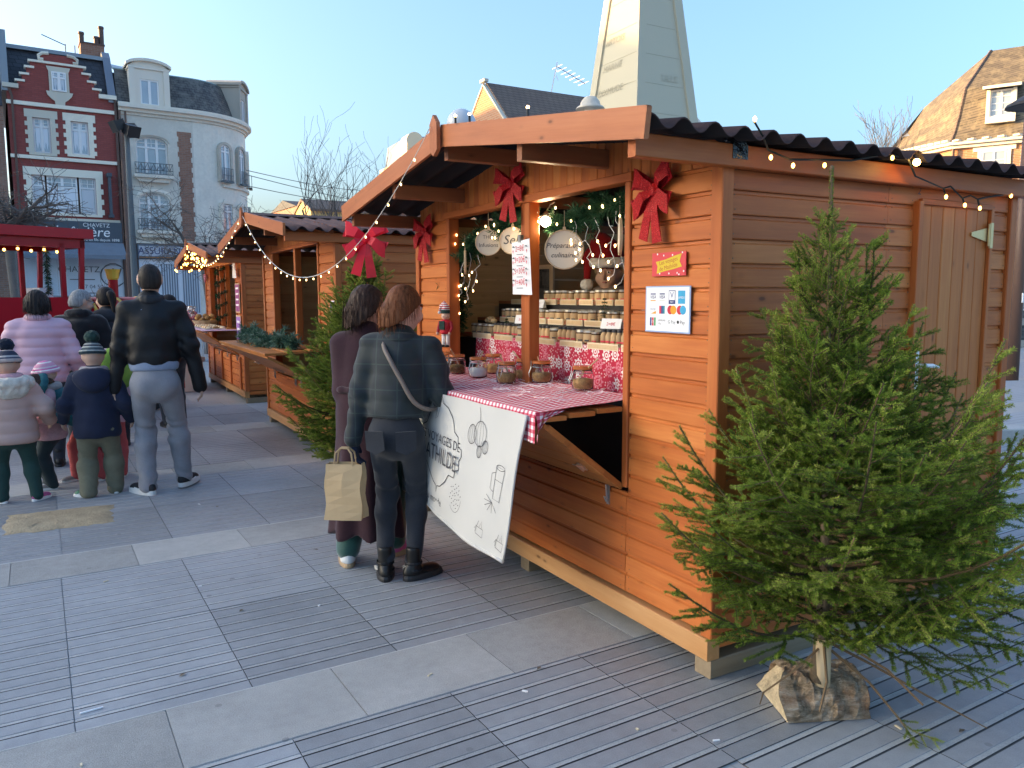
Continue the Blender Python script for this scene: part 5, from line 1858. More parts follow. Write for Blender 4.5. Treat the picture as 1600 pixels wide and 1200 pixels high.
def plaid_mat():
 m, t, b, N, L = _nodes('dark_green_plaid')
 tc = N('ShaderNodeTexCoord')
 s = N('ShaderNodeSeparateXYZ'); L(tc.outputs['Object'], s.inputs[0])
 n = _noise(t, tc.outputs['Object'], 6, 4)
 def line(v, per, wd, off):
  d = _math(t, 'ABSOLUTE', _math(t, 'SUBTRACT', _math(t, 'FLOORED_MODULO', _math(t, 'ADD', v, off), per), per / 2))
  return _math(t, 'LESS_THAN', d, wd)
 lv = _math(t, 'MAXIMUM', line(s.outputs[0], .125, .0035, .03), line(s.outputs[2], .135, .0035, .05))
 bd = _math(t, 'MAXIMUM', line(s.outputs[0], .125, .022, .03), line(s.outputs[2], .135, .024, .05))
 c = _mix(t, n, (.005, .011, .012), (.011, .021, .022))
 c = _mix(t, _math(t, 'MULTIPLY', bd, .5), c, (.010, .016, .026))
 c = _mix(t, _math(t, 'MULTIPLY', lv, .45), c, (.035, .062, .054))
 L(c, b.inputs['Base Color']); b.inputs['Roughness'].default_value = .75
 b.inputs['Sheen Weight'].default_value = .15
 _bump(t, b, _noise(t, tc.outputs['Object'], 240, 2), .2, .002)
 return m
M['plaid'] = plaid_mat()
def stripes_mat(name, stops, per, axis=2, off=0.):
 m, t, b, N, L = _nodes(name)
 tc = N('ShaderNodeTexCoord')
 s = N('ShaderNodeSeparateXYZ'); L(tc.outputs['Object'], s.inputs[0])
 f = _math(t, 'DIVIDE', _math(t, 'FLOORED_MODULO', _math(t, 'ADD', s.outputs[axis], off), per), per)
 n = N('ShaderNodeValToRGB'); n.color_ramp.interpolation = 'CONSTANT'
 e = n.color_ramp.elements
 while len(e) < len(stops): e.new(.5)
 for i, (p, c) in enumerate(stops):
  e[i].position = p; e[i].color = (*c, 1)
 L(f, n.inputs[0]); L(n.outputs[0], b.inputs['Base Color'])
 b.inputs['Roughness'].default_value = .95
 _bump(t, b, _noise(t, tc.outputs['Object'], 120, 2), .6, .006)
 return m
def denim(name, lo, hi):
 m, t, b, N, L = _nodes(name)
 tc = N('ShaderNodeTexCoord')
 n = _noise(t, tc.outputs['Object'], 4, 4, .6)
 n2 = _noise(t, tc.outputs['Object'], 160, 2)
 c = _mix(t, _math(t, 'MULTIPLY_ADD', _math(t, 'ADD', _math(t, 'MULTIPLY', n, .75), _math(t, 'MULTIPLY', n2, .25)), 2.0, -.5, clamp=True), lo, hi)
 L(c, b.inputs['Base Color']); b.inputs['Roughness'].default_value = .9
 b.inputs['Sheen Weight'].default_value = .15
 _bump(t, b, n2, .3, .002)
 return m
M['jeans_dark'] = denim('washed_black_denim', (.009, .011, .016), (.028, .033, .045))
M['jeans_grey'] = denim('grey_denim', (.17, .17, .19), (.33, .33, .36))
M['leather'] = pm('black_leather', (.010, .011, .014), .55, .25, 5, .3, 40, spec=.3)
M['boot'] = pm('black_boot_leather', (.014, .013, .013), .4, .2, 12, .2, 60)
M['wool_burgundy'] = cloth('burgundy_wool', (.042, .016, .022), .95, .15, 8, .5, 180, .15)
M['coat_lining'] = cloth('dark_coat', (.010, .009, .010))
M['green_velvet'] = cloth('green_velvet', (.012, .075, .062), .6, .2, 20, .2, 80, .6)
M['puff_pink'] = pm('pink_puffer', (.56, .33, .39), .55, .06, 4, .15, 60)
M['puff_rose'] = pm('rose_puffer', (.58, .36, .31), .55, .06, 4, .15, 60)
M['fur'] = cloth('pale_fur', (.62, .54, .46), 1, .2, 30, 1., 90)
M['navy_coat'] = cloth('navy_padded_cotton', (.012, .018, .042), .8, .15)
M['khaki'] = cloth('khaki_trousers', (.17, .16, .11), .9, .15)
M['green_trouser'] = cloth('dark_green_trousers', (.018, .055, .048), .85)
M['dark_trouser'] = cloth('dark_trousers', (.02, .035, .04), .85)
M['red_trouser'] = cloth('coral_trousers', (.55, .10, .10), .85)
M['black_coat'] = cloth('black_fleece', (.010, .010, .012), 1, .2, 14, .8, 120, .3)
M['grey_hoodie'] = cloth('charcoal_hoodie', (.038, .040, .048), .9)
M['teal'] = cloth('teal_knit', (.012, .11, .13), .95, .15, 9, .8, 110)
M['lime'] = cloth('lime_cloth', (.22, .36, .06), .9)
M['scarf_pink'] = cloth('pink_scarf', (.60, .33, .36), .95, .2, 9, .8, 90)
M['scarf_grey'] = cloth('grey_scarf', (.36, .31, .31), .95, .2, 9, .8, 90)
M['blue_shirt'] = cloth('pale_blue_shirt', (.25, .31, .42), .85)
M['sole_white'] = pm('white_rubber', (.74, .73, .71), .5, .04, 12)
M['sole_gum'] = pm('gum_rubber', (.48, .32, .19), .6, .05, 12)
M['shoe_black'] = pm('black_mesh_shoe', (.02, .02, .022), .7, .2, 30)
M['shoe_green'] = pm('green_leather_shoe', (.02, .17, .09), .5, .1, 20)
M['shoe_pink'] = pm('pink_shoe', (.62, .13, .30), .6, .1, 20)
M['shoe_grey'] = pm('grey_shoe', (.30, .27, .25), .7, .1, 20)
M['white_leather'] = pm('white_leather', (.74, .74, .73), .5, .05, 20)
M['pom_green'] = cloth('dark_green_wool', (.018, .045, .038), 1, .3, 30, 1., 90)
M['pom_navy'] = cloth('navy_wool', (.010, .016, .030), 1, .3, 30, 1., 90)
M['hat_stripe'] = stripes_mat('striped_knit', [(0, (.02, .04, .05)), (.22, (.36, .36, .33)), (.34, (.05, .07, .08)), (.58, (.40, .40, .36)), (.70, (.04, .045, .06)), (.86, (.30, .30, .28))], .085)
M['hat_pink'] = stripes_mat('pink_striped_knit', [(0, (.68, .30, .40)), (.45, (.74, .68, .66)), (.6, (.62, .16, .32)), (.8, (.72, .55, .58))], .06)
M['hat_fair'] = stripes_mat('patterned_knit', [(0, (.45, .36, .34)), (.3, (.05, .06, .09)), (.45, (.40, .36, .35)), (.6, (.03, .035, .06))], .09)
M['santa_red'] = cloth('red_felt', (.26, .010, .014), .95)
M['santa_white'] = cloth('white_plush', (.72, .70, .66), 1, .1, 30, 1., 70)
def rotx(a): c, s = math.cos(a), math.sin(a); return np.array([[1, 0, 0], [0, c, -s], [0, s, c]])
def rotz(a): c, s = math.cos(a), math.sin(a); return np.array([[c, -s, 0], [s, c, 0], [0, 0, 1]])
def roty(a): c, s = math.cos(a), math.sin(a); return np.array([[c, 0, s], [0, 1, 0], [-s, 0, c]])
def ik(a, b, l1, l2, pole):
 a, b, pole = map(lambda q: np.asarray(q, float), (a, b, pole))
 d = b - a
 D = np.linalg.norm(d)
 m = (l1 + l2) * .999
 if D > m:
  b = a + d / D * m; d = b - a; D = m
 u = d / D
 x = (l1 * l1 - l2 * l2 + D * D) / (2 * D)
 h = math.sqrt(max(0, l1 * l1 - x * x))
 q = pole - u * (pole @ u); q /= np.linalg.norm(q) + 1e-9
 return a + u * x + q * h, b
class Fig:
 """skeleton in local space: faces +Y, right hand side is +X, feet at z=0"""
 def __init__(s, H, lean=0., side=0., feet=None, hands=None, hipz=None, hyaw=0., hpitch=0., hroll=0., bw=1., fat=1., head=1., elbow=None, pel=(0, 0), twist=0.):
  k = H / 1.70
  s.k, s.fat = k, fat
  hz = (hipz or .53) * H
  s.pel = np.array([pel[0], pel[1], hz])
  Rt = rotz(twist) @ roty(side) @ rotx(-lean)
  s.R = Rt
  s.r, s.f, s.u = Rt[:, 0], Rt[:, 1], Rt[:, 2]
  T = (H - hz) * 1.0
  hh = .232 * head * (.55 + .45 * k)          # head height
  s.hh = hh
  nb = T - hh - .05 * k
  s.T = nb
  s.neck = s.pel + s.u * nb
  sw = .172 * k * bw
  s.sh = [s.neck - s.u * .062 * k + s.r * sw * sg for sg in (-1, 1)]
  s.sw = sw
  s.HR = Rt @ rotz(hyaw) @ rotx(-hpitch) @ roty(hroll)
  s.head = s.neck + (s.u * .6 + s.HR[:, 2] * .4) * (.05 * k + hh * .5) + s.HR[:, 1] * .012 * k
  feet = feet or [(-.10 * k, 0, 0, 0), (.10 * k, 0, 0, 0)]
  s.feet = feet
  s.hip = [s.pel + np.array([sg * .085 * k * fat, 0, -.03 * k]) for sg in (-1, 1)]
  s.ank, s.knee = [], []
  for i in (0, 1):
   fx, fy, yaw, lift = feet[i]
   a = np.array([fx, fy, .085 * k + lift])
   kn, a2 = ik(s.hip[i], a, (hz - .085 * k) * .505, (hz - .085 * k) * .505, (.1 * (2 * i - 1), 1, 0))
   s.ank.append(a2); s.knee.append(kn)
  hands = hands or [(-.27 * k, .05, hz - .12 * k), (.27 * k, .05, hz - .12 * k)]
  s.wr, s.el = [], []
  for i in (0, 1):
   pole = (elbow[i] if elbow else (.35 * (2 * i - 1), -1, -.2))
   e, w_ = ik(s.sh[i], hands[i], .285 * k, .255 * k, pole)
   s.el.append(e); s.wr.append(w_)
 def body_ops(s, fingers=True):
  k, f = s.k, s.fat
  o = []
  P, u, r = s.pel, s.u, s.r
  o.append(('ell', P + u * .01 * k, (.135 * k * f, .095 * k * f, .12 * k), s.R))
  o.append(('ell', P + u * s.T * .45, (.118 * k * f, .082 * k * f, .17 * k), s.R))
  o.append(('ell', P + u * s.T * .75, (.130 * k * f, .085 * k * f, .14 * k), s.R))
  o.append(('cap', s.sh[0], s.sh[1], .05 * k, .05 * k))
  o.append(('cap', s.neck - u * .03 * k, s.head - s.HR[:, 2] * .3 * s.hh, .052 * k, .05 * k))
  for i in (0, 1):
   o.append(('cap', s.hip[i], s.knee[i], .070 * k * f, .048 * k))
   o.append(('cap', s.knee[i], s.ank[i], .047 * k, .034 * k))
   fx, fy, yaw, lift = s.feet[i]
   d = np.array([-math.sin(yaw), math.cos(yaw), 0])
   o.append(('cap', s.ank[i] - np.array([0, 0, .05 * k]), s.ank[i] + d * .12 * k - np.array([0, 0, .058 * k]), .028 * k, .024 * k))
   o.append(('cap', s.sh[i], s.el[i], .046 * k, .038 * k))
   o.append(('cap', s.el[i], s.wr[i], .038 * k, .026 * k))
   o += s.hand_ops(i, fingers)
  h, Hc, HR = s.hh, s.head, s.HR
  o.append(('ell', Hc + HR @ np.array([0, -.010, .020]) * (h / .232), (h * .335, h * .41, h * .40), HR))
  o.append(('ell', Hc + HR @ np.array([0, .030, -.035]) * (h / .232), (h * .27, h * .30, h * .37), HR))
  o.append(('ell', Hc + HR @ np.array([0, .062, -.085]) * (h / .232), (h * .13, h * .12, h * .10), HR))
  q = h / .232
  o.append(('cap', Hc + HR @ np.array([0, .103, .022]) * q, Hc + HR @ np.array([0, .122, -.020]) * q, .009 * q, .014 * q, None, .012))
  for sg in (-1, 1):
   o.append(('ell', Hc + HR @ np.array([sg * .080, -.010, -.005]) * q, (.010 * q, .020 * q, .031 * q), HR))
   o.append(('ell', Hc + HR @ np.array([sg * .043, .075, -.03]) * q, (.028 * q, .025 * q, .025 * q), HR))
  return o
 def hand_ops(s, i, fingers=True):
  k = s.k
  w_, e = s.wr[i], s.el[i]
  d = w_ - e; d /= np.linalg.norm(d)
  if getattr(s, 'hdir', None) and s.hdir[i] is not None:
   d = np.asarray(s.hdir[i], float); d /= np.linalg.norm(d)
  sg = 2 * i - 1
  ref = s.f if abs(d @ s.f) < .9 else s.u
  fw = ref - d * (ref @ d); fw /= np.linalg.norm(fw)         # thumb side
  pn = np.cross(d, fw) * sg                                   # back of the hand, outwards
  o = [('cap', w_, w_ + d * .075 * k + fw * .012 * k, .024 * k, .022 * k, None, .012), ('cap', w_ + d * .02 * k, w_ + d * .075 * k - fw * .016 * k, .022 * k, .019 * k, None, .012)]
  if not fingers:
   o.append(('cap', w_ + d * .07 * k, w_ + d * .14 * k - pn * .02 * k, .026 * k, .018 * k))
   return o
  for j, (off, ln) in enumerate(((.027, .070), (.009, .080), (-.009, .074), (-.027, .058))):
   a = w_ + d * .082 * k + fw * off * k
   m = a + d * ln * .55 * k - pn * .012 * k
   t = m + d * ln * .40 * k - pn * .034 * k
   o.append(('cap', a, m, .0095 * k, .0088 * k, None, .006)); o.append(('cap', m, t, .0088 * k, .0075 * k, None, .006))
  a = w_ + d * .025 * k + fw * .022 * k
  m = a + d * .035 * k + fw * .028 * k - pn * .008 * k
  o.append(('cap', a, m, .012 * k, .0105 * k, None, .01)); o.append(('cap', m, m + d * .032 * k + fw * .006 * k - pn * .010 * k, .0105 * k, .008 * k, None, .006))
  return o
 def torso_ops(s, t, hem, flare=1.0, chest=1.):
  k, f = s.k, s.fat
  P, u = s.pel, s.u
  o = [('ell', P + u * (hem + .06 * k), (.152 * k * f * flare + t, .116 * k * f * flare + t, .16 * k), s.R),
             ('ell', P + u * (hem * .4 + s.T * .18), (.146 * k * f * (1 + flare) / 2 + t, .112 * k * f + t, .20 * k), s.R),
             ('ell', P + u * s.T * .36, (.138 * k * f + t, .104 * k * f + t, .20 * k), s.R),
             ('ell', P + u * s.T * .56, (.143 * k * f * chest + t, .102 * k * f * chest + t, .20 * k), s.R),
             ('ell', P + u * s.T * .78, (.152 * k * f * chest + t, .095 * k * f * chest + t, .13 * k), s.R),
             ('cap', s.sh[0] + s.r * .045 * k - u * .012 * k, s.sh[1] - s.r * .045 * k - u * .012 * k, .048 * k + t * .8, .048 * k + t * .8),
             ('cap', s.sh[0] + s.r * .09 * k + u * .012 * k, s.neck + u * .0, .040 * k + t * .7, .055 * k + t * .5),
             ('cap', s.sh[1] - s.r * .09 * k + u * .012 * k, s.neck + u * .0, .040 * k + t * .7, .055 * k + t * .5),
             ('cap', s.neck - u * .04 * k, s.neck + u * .02 * k, .058 * k + t * .5, .056 * k + t * .35)]
  o.append(('cut', P + u * hem, -u))
  return o
 def arm_ops(s, t, cuff=0., taper=1.):
  k = s.k
  o = []
  for i in (0, 1):
   w_ = s.wr[i] + (s.wr[i] - s.el[i]) / np.linalg.norm(s.wr[i] - s.el[i]) * cuff
   o.append(('cap', s.sh[i], s.el[i], .050 * k + t, .044 * k + t * .9))
   o.append(('cap', s.el[i], w_, .044 * k + t * .9, (.034 * k + t * .7) * taper))
  return o
 def leg_ops(s, t, top=.10, ank=.03, shin=1., thigh=1.):
  k, f = s.k, s.fat
  P, u = s.pel, s.u
  o = [('ell', P + np.array([0, -.012 * k, -.02 * k]), (.150 * k * f + t, .112 * k * f + t, .17 * k), I3),
             ('cut', P + u * top * k, u)]
  for sg in (-1, 1):
   o.append(('ell', P + np.array([sg * .074 * k * f, -.040 * k, -.055 * k]), (.078 * k * f + t, .080 * k * f + t, .095 * k), I3))
  for i in (0, 1):
   d = s.ank[i] - s.knee[i]; d /= np.linalg.norm(d)
   o.append(('cap', s.hip[i] + np.array([0, 0, -.02 * k]), s.knee[i], (.082 * k * f * thigh + t), .057 * k + t))
   c = s.knee[i] * .72 + s.ank[i] * .28 + np.array([0, -.014 * k, 0])
   o.append(('cap', s.knee[i], c, .056 * k + t, (.057 * k + t) * shin))
   o.append(('cap', c, s.ank[i] + d * ank * k, (.056 * k + t) * shin, (.042 * k + t) * shin))
  return o
def folds(amp, s1=22, seed=0., zs=1.0):
 def d(P):
  Q = P * np.array([1, 1, zs])
  return amp * (fbm(Q, s1, seed) * .6 + .5 * np.abs(fbm(Q, s1 * .55, seed + 3)))
 return d
def crumple(fig, amp, which='leg'):
 """horizontal creases gathering at knees/ankles or elbows"""
 cs = (fig.knee + fig.ank) if which == 'leg' else fig.el
 def d(P):
  o = fbm(P, 16, 1.) * amp * .5
  for c in cs:
   r = np.sqrt(((P - c) ** 2).sum(-1))
   w_ = np.exp(-(r / (.13 * fig.k)) ** 2)
   q_ = P[..., 2] * 62 / fig.k ** .5 + P[..., 0] * 28 - P[..., 1] * 22 + 4.5 * fbm(P, 11, 4.)
   o = o + w_ * amp * .9 * np.sin(q_) * (.55 + .6 * fbm(P, 13, 8.))
  return o
 return d
def quilt(fig, step, amp, base=None):
 def d(P):
  z = (P - fig.pel) @ fig.u
  o = amp * (np.abs(np.sin(math.pi * z / step)) ** .6 - .6)
  return o + (base(P) if base else 0)
 return d
def shoe(P, fig, i, upper, sole, boot=0., L=.27, sole_h=.022, chunky=0., accent=None):
 k = fig.k
 fx, fy, yaw, lift = fig.feet[i]
 a = fig.ank[i]
 d = np.array([-math.sin(yaw), math.cos(yaw), 0]); r = np.array([math.cos(yaw), math.sin(yaw), 0])
 R_ = np.stack([r, d, np.array([0, 0, 1.])], 1)
 g = np.array([a[0], a[1], lift])
 Ls = L * k
 up = [('ell', g + d * Ls * .34 + np.array([0, 0, .030 * k]), (.045 * k, Ls * .32, .042 * k), R_),
          ('ell', g + d * Ls * .52 + np.array([0, 0, .022 * k]), (.044 * k, Ls * .16, .030 * k), R_),
          ('ell', g - d * Ls * .06 + np.array([0, 0, .045 * k]), (.038 * k, Ls * .20, .050 * k), R_),
          ('cap', g + np.array([0, 0, .05 * k]), g + np.array([0, 0, (.075 + boot) * k]), .042 * k, .043 * k)]
 up.append(('cut', g + np.array([0, 0, sole_h * k]), (0, 0, -1)))
 up.append(('cut', g + np.array([0, 0, (.095 + boot) * k]), (0, 0, 1)))
 so = sdf_obj('shoe', up, .006 * max(.8, k), upper, P, .03 * k)
 b = MB()
 n = 22
 ring_ = []
 for q in range(n):
  t = 2 * math.pi * q / n
  x, y = math.cos(t), math.sin(t)
  wx = .050 * k * (1 - .16 * max(0, -y)) * (1 + chunky)
  ring_.append(g + r * (np.sign(x) * abs(x) ** .75 * wx) + d * (Ls * .24 + np.sign(y) * abs(y) ** .8 * Ls * .50))
 b.v = [tuple(p + np.array([0, 0, .001])) for p in ring_] + [tuple(p * 1 + np.array([0, 0, sole_h * .6 * k])) for p in ring_] + [tuple(g + d * Ls * .24 + (p - g - d * Ls * .24) * .93 + np.array([0, 0, (sole_h + .006) * k])) for p in ring_]
 for lv in (0, 1):
  for q in range(n):
   q2 = (q + 1) % n
   b.f.append((lv * n + q, lv * n + q2, (lv + 1) * n + q2, (lv + 1) * n + q)); b.m.append(0)
 b.f += [tuple(range(n - 1, -1, -1)), tuple(2 * n + q for q in range(n))]; b.m += [0, 0]
 b.build('sole', sole, so, smooth=False)
 if accent:
  for sg in (-1, 1):
   c = MB()
   pts = [g + d * Ls * t + r * sg * .046 * k * w_ + np.array([0, 0, z * k]) for t, w_, z in ((.02, .86, .050), (.16, .98, .036), (.34, 1.0, .046), (.20, .97, .045))]
   c.tube([tuple(p) for p in pts[:3]], [.010 * k, .008 * k, .003 * k], 6)
   c.build('shoe_flash', accent, so)
 return so
def face_parts(P, fig, brows=True):
 q = fig.hh / .232
 def L_(x, y, z): return fig.head + fig.HR @ np.array([x, y, z]) * q
 for sg in (-1, 1):
  c = L_(sg * .032, .090, .018)
  e = MB().ball((0, 0, 0), .0125 * q, 10, 0)
  o = e.build('eye', M['eye'], P, smooth=True, loc=tuple(c))
  i_ = MB().ball((0, 0, 0), .0065 * q, 8, 0)
  i_.build('iris', M['iris'], o, smooth=True, loc=tuple((L_(sg * .032, .100, .018) - c)))
  MB().tube([tuple(L_(sg * .014, .102, .040)), tuple(L_(sg * .034, .100, .047)), tuple(L_(sg * .052, .085, .040))], [.0035 * q, .004 * q, .002 * q], 5).build('eyebrow', M['hair_brown'], P)
  MB().tube([tuple(L_(sg * .018, .098, .026)), tuple(L_(sg * .032, .104, .031)), tuple(L_(sg * .047, .093, .024))], [.0025 * q] * 3, 5).build('eyelid', M['skin_shade'], P)
 MB().tube([tuple(L_(-.024, .092, -.052)), tuple(L_(-.008, .103, -.049)), tuple(L_(.008, .103, -.049)), tuple(L_(.024, .092, -.052))], [.002 * q, .006 * q, .006 * q, .002 * q], 6).build('lips', M['lip'], P, smooth=True)
def strands(fig, amp, n=74):
 amp *= .62
 c = fig.head
 def d(P):
  q = (P - c) @ fig.HR
  a = np.arctan2(q[..., 0], q[..., 1])
  return amp * (np.sin(a * n + 4 * fbm(P, 9, 2.)) * .5 + .6 * np.sin(a * n * .37 + 2.2 * fbm(P, 7, 5.)))
 return d
def hair_long(P, fig, mat, length=.33, width=1., side_front=.02, wav=.004, res=.008, volume=1.):
 h, c, Q = fig.hh, fig.head, fig.HR
 q = h / .232
 v = volume
 up = np.array([0, 0, 1.])
 L_ = lambda x, y, z: c + Q @ np.array([x, y, z]) * q
 o = [('ell', L_(0, -.016, .030), (h * .375 * v, h * .455 * v, h * .43), Q),
         ('ell', L_(0, -.040, -.06), (h * .39 * v * width, h * .34 * v, h * .50), Q)]
 base = L_(0, -.045, -.06)
 bot = base + (-.25 * fig.f - .97 * up) * (length - .05)
 o.append(('cap', base + fig.r * .045 * q, bot + fig.r * .050 * q, .060 * q * v, .042 * q))
 o.append(('cap', base - fig.r * .045 * q, bot - fig.r * .050 * q, .060 * q * v, .042 * q))
 o.append(('cap', base, bot, .066 * q * v, .046 * q))
 for sg in (-1, 1):       # side locks
  o.append(('cap', L_(sg * .068, .0, .02), L_(sg * .078, side_front, -.05) - up * (length - .13), .034 * q, .024 * q))
 Fp, Fn = L_(0, .052, .075), Q @ np.array([0, .80, -.60])
 o.append(('cut', Fp, Fn))
 ob = sdf_obj('hair', o, res, mat, P, .045, strands(fig, wav))
 rs, sb = random.Random(3), MB()
 vs = [v.co.copy() for v in ob.data.vertices if v.co.z < c[2] + .02]
 cc = Vector(c)
 for v in rs.sample(vs, min(170, len(vs))):
  o_ = Vector((v.x - cc.x, v.y - cc.y, 0)); o_ = o_.normalized() if o_.length > 1e-4 else Vector((1, 0, 0))
  l_ = rs.uniform(.05, .13)
  p0_ = v + o_ * .001 + Vector((0, 0, l_ * .5))
  sb.tube([p0_, v + o_ * rs.uniform(.001, .006), v + o_ * rs.uniform(-.004, .010) - Vector((rs.uniform(-.01, .01), 0, l_ * .55))], [.0009, .0015, .0006], 3, cap=False)
 tag(sb.build('hair_strands', mat, P), kind='stuff')
 return ob
def hair_short(P, fig, mat, grow=.0, res=.008, front=.05):
 h, c, Q = fig.hh, fig.head, fig.HR
 q = h / .232
 L_ = lambda x, y, z: c + Q @ np.array([x, y, z]) * q
 o = [('ell', L_(0, -.012, .020), (h * .352 + grow, h * .432 + grow, h * .425 + grow), Q),
         ('ell', L_(0, -.034, -.030), (h * .315 + grow, h * .335 + grow, h * .36), Q),
         ('cut', L_(0, front, .055), Q @ np.array([0, .86, -.52])), ('cut', L_(0, -.08, -.078), Q @ np.array([0, .05, -1.]))]
 return sdf_obj('hair', o, res, mat, P, .03, lambda p: .0015 * fbm(p, 150, 1.))
def beanie(P, fig, mat, pom=None, brim=None, hat='knit_hat', tilt=-.12, pr=.055):
 h, c, Q = fig.hh, fig.head, fig.HR @ rotx(tilt)
 q = h / .232
 L_ = lambda x, y, z: c + Q @ np.array([x, y, z]) * q
 me_o = bpy.data.objects.new(hat, None)
 o = [('ell', (0, 0, 0.012 * q), (h * .40, h * .47, h * .47), I3), ('cut', (0, 0, .012 * q), (0, 0, -1))]
 for t in range(14):
  a, b_ = 2 * math.pi * t / 14, 2 * math.pi * (t + 1) / 14
  o.append(('cap', (h * .385 * math.cos(a), h * .455 * math.sin(a), .018 * q), (h * .385 * math.cos(b_), h * .455 * math.sin(b_), .018 * q), .020 * q, .020 * q))
 ob = sdf_obj(hat, o, .008, mat, P, .015, lambda p: .0018 * np.sin(np.arctan2(p[..., 0], p[..., 1]) * 40))
 T = Matrix([[*Q[i], 0] for i in range(3)] + [[0, 0, 0, 1]])
 ob.matrix_local = Matrix.Translation(Vector(L_(0, -.012, .012))) @ T
 if pom:
  sdf_obj('pompom', [('ell', (0, 0, 0), (pr, pr, pr * .95), I3)], .007, pom, ob, .02, lambda p: .006 * fbm(p, 130, 1.) + .004 * fbm(p, 260, 2.), loc=(0, -.01 * q, h * .47 + pr * .72))
 bpy.data.objects.remove(me_o)
 return ob
def person(label, loc, fwd, fig, skin=True, res=.012, fingers=True, mat='skin'):
 P = thing('person', label, 'person', (loc[0], loc[1], loc[2] if len(loc) > 2 else 0), math.atan2(-fwd[0], fwd[1]))
 sdf_obj('body', fig.body_ops(fingers), res, M[mat], P, .035)
 return P
# ---------------- woman in the green plaid jacket
f = Fig(1.66, lean=.10, side=.04, feet=[(-.085, .02, .25, 0), (.075, .03, -.75, 0)], hands=[(-.245, -.02, .80), (.17, .24, 1.125)], hyaw=-.55, hpitch=.18, bw=.98, fat=.95,
  elbow=[(-.5, -1, 0), (.45, -1, -.5)], pel=(0, .0))
f.hdir = [(.05, .1, -1), (-.3, 1, 0)]
WA = (-.70, 1.74)
p = person('woman in a dark green plaid jacket and black jeans with long auburn hair', WA, (.56, .83), f, res=.008)
sdf_obj('trousers', f.leg_ops(.004, .13, -.01, .98), .008, M['jeans_dark'], p, .03, crumple(f, .0085))
jk = f.torso_ops(.026, .055) + f.arm_ops(.018, .0)
sdf_obj('jacket', jk, .008, M['plaid'], p, .035, quilt(f, .145, .010, lambda P: crumple(f, .012, 'arm')(P) + .007 * fbm(P, 17, 2.) + .003 * fbm(P, 40, 5.)))
hair_long(p, f, M['hair_auburn'], .36, 1.04, .01, .0045)
face_parts(p, f)
col = [('cap', f.neck - f.u * .01 + (f.r * math.cos(t) + f.f * math.sin(t)) * .075, f.neck - f.u * .01 + (f.r * math.cos(t + .6) + f.f * math.sin(t + .6)) * .075, .026, .026) for t in [i * .5 for i in range(13)]]
sdf_obj('collar', col, .009, M['plaid'], p, .02)
for i in (0, 1):
 so = shoe(p, f, i, M['boot'], M['black'], boot=.10, L=.27, sole_h=.03, chunky=.08)
 a = f.ank[i]
 st = MB()
 for zz_, t_ in ((.06, .05), (.10, .049)):
  st.lathe([(t_, zz_ - .008), (t_ + .003, zz_), (t_, zz_ + .008)], 14, (a[0], a[1], f.feet[i][3]), cap=False)
 st.build('boot_strap', M['leather'], so)
 MB().box(-.012, .012, -.004, .004, -.012, .012).build('buckle', M['metal'], so, loc=(a[0] - .045, a[1] - .028, .075), rot=(0, 0, R(-30)))
sdf_obj('glove', [('cap', f.wr[0] + np.array([0, 0, .04]), f.wr[0], .036, .032)] + [(o_[0], o_[1], o_[2], o_[3] + .004, o_[4] + .004) + tuple(o_[5:]) for o_ in f.hand_ops(0)], .006, M['navy_coat'], p, .012)
for sg in (-1, 1):
 c = f.pel + np.array([sg * .085, -.152, -.055])
 pk_ = MB().prism([(-.055, .055), (.055, .06), (.055, -.045), (0, -.075), (-.055, -.05)], -.003, .003)
 pk_.build('back_pocket', M['jeans_dark'], p, loc=tuple(c), rot=(R(8), 0, R(-14 * sg) * -1))
womanA = p
RZ_A = p.rotation_euler.z
def A2W(v):
 return (Matrix.Translation((*WA, 0)) @ Matrix.Rotation(RZ_A, 4, 'Z')) @ Vector(v)
hp = A2W(tuple(f.wr[0] + np.array([0, .0, -.10])))
PB = thing('paper_bag', 'brown kraft paper carrier bag held by the woman in plaid', 'bag', (hp.x - .055, hp.y - .02, hp.z - .335), R(-38))
b = MB()
def bag_pt(x, y, z):
 return (x + .006 * math.sin(z * 30 + y * 20), y + .006 * math.sin(z * 22 + x * 14), z)
W_, D_, H_ = .105, .05, .31
prof = [(-W_, -D_), (0, -D_ - .006), (W_, -D_), (W_ - .012, 0), (W_, D_), (0, D_ + .006), (-W_, D_), (-W_ + .012, 0)]
nz = 7
for k_ in range(nz + 1):
 z = H_ * k_ / nz
 for x, y in prof:
  fct = 1 - .35 * (z / H_) ** 2
  b.v.append(bag_pt(x * (1 - .03 * z / H_), y * fct, z))
for k_ in range(nz):
 for q in range(8):
  b.f.append((k_ * 8 + q, k_ * 8 + (q + 1) % 8, (k_ + 1) * 8 + (q + 1) % 8, (k_ + 1) * 8 + q)); b.m.append(0)
b.f.append(tuple(range(7, -1, -1))); b.m.append(0)
b.build('bag_body', pm('smooth_kraft_bag', (.53, .36, .20), .75, .06, 4, .2, 9, bd=.01), PB)
b = MB()
for y in (-.03, .03):
 b.tube([(-.055, y, H_ - .01), (-.045, y * .8, H_ + .06), (-.02, y * .4, H_ + .085), (.02, y * .4, H_ + .085), (.045, y * .8, H_ + .06), (.055, y, H_ - .01)], .006, 5)
b.build('bag_handle', M['kraft'], PB)
bl = tuple(f.pel + np.array([.24, .10, .02]))
bw = A2W(bl)
HB = thing('handbag', 'small taupe leather crossbody bag on the plaid jacket woman, with a pink tassel', 'bag', (bw.x, bw.y, bw.z - .10), RZ_A + R(-62))
M['taupe'] = pm('taupe_leather', (.20, .155, .13), .5, .12, 9, .2, 50)
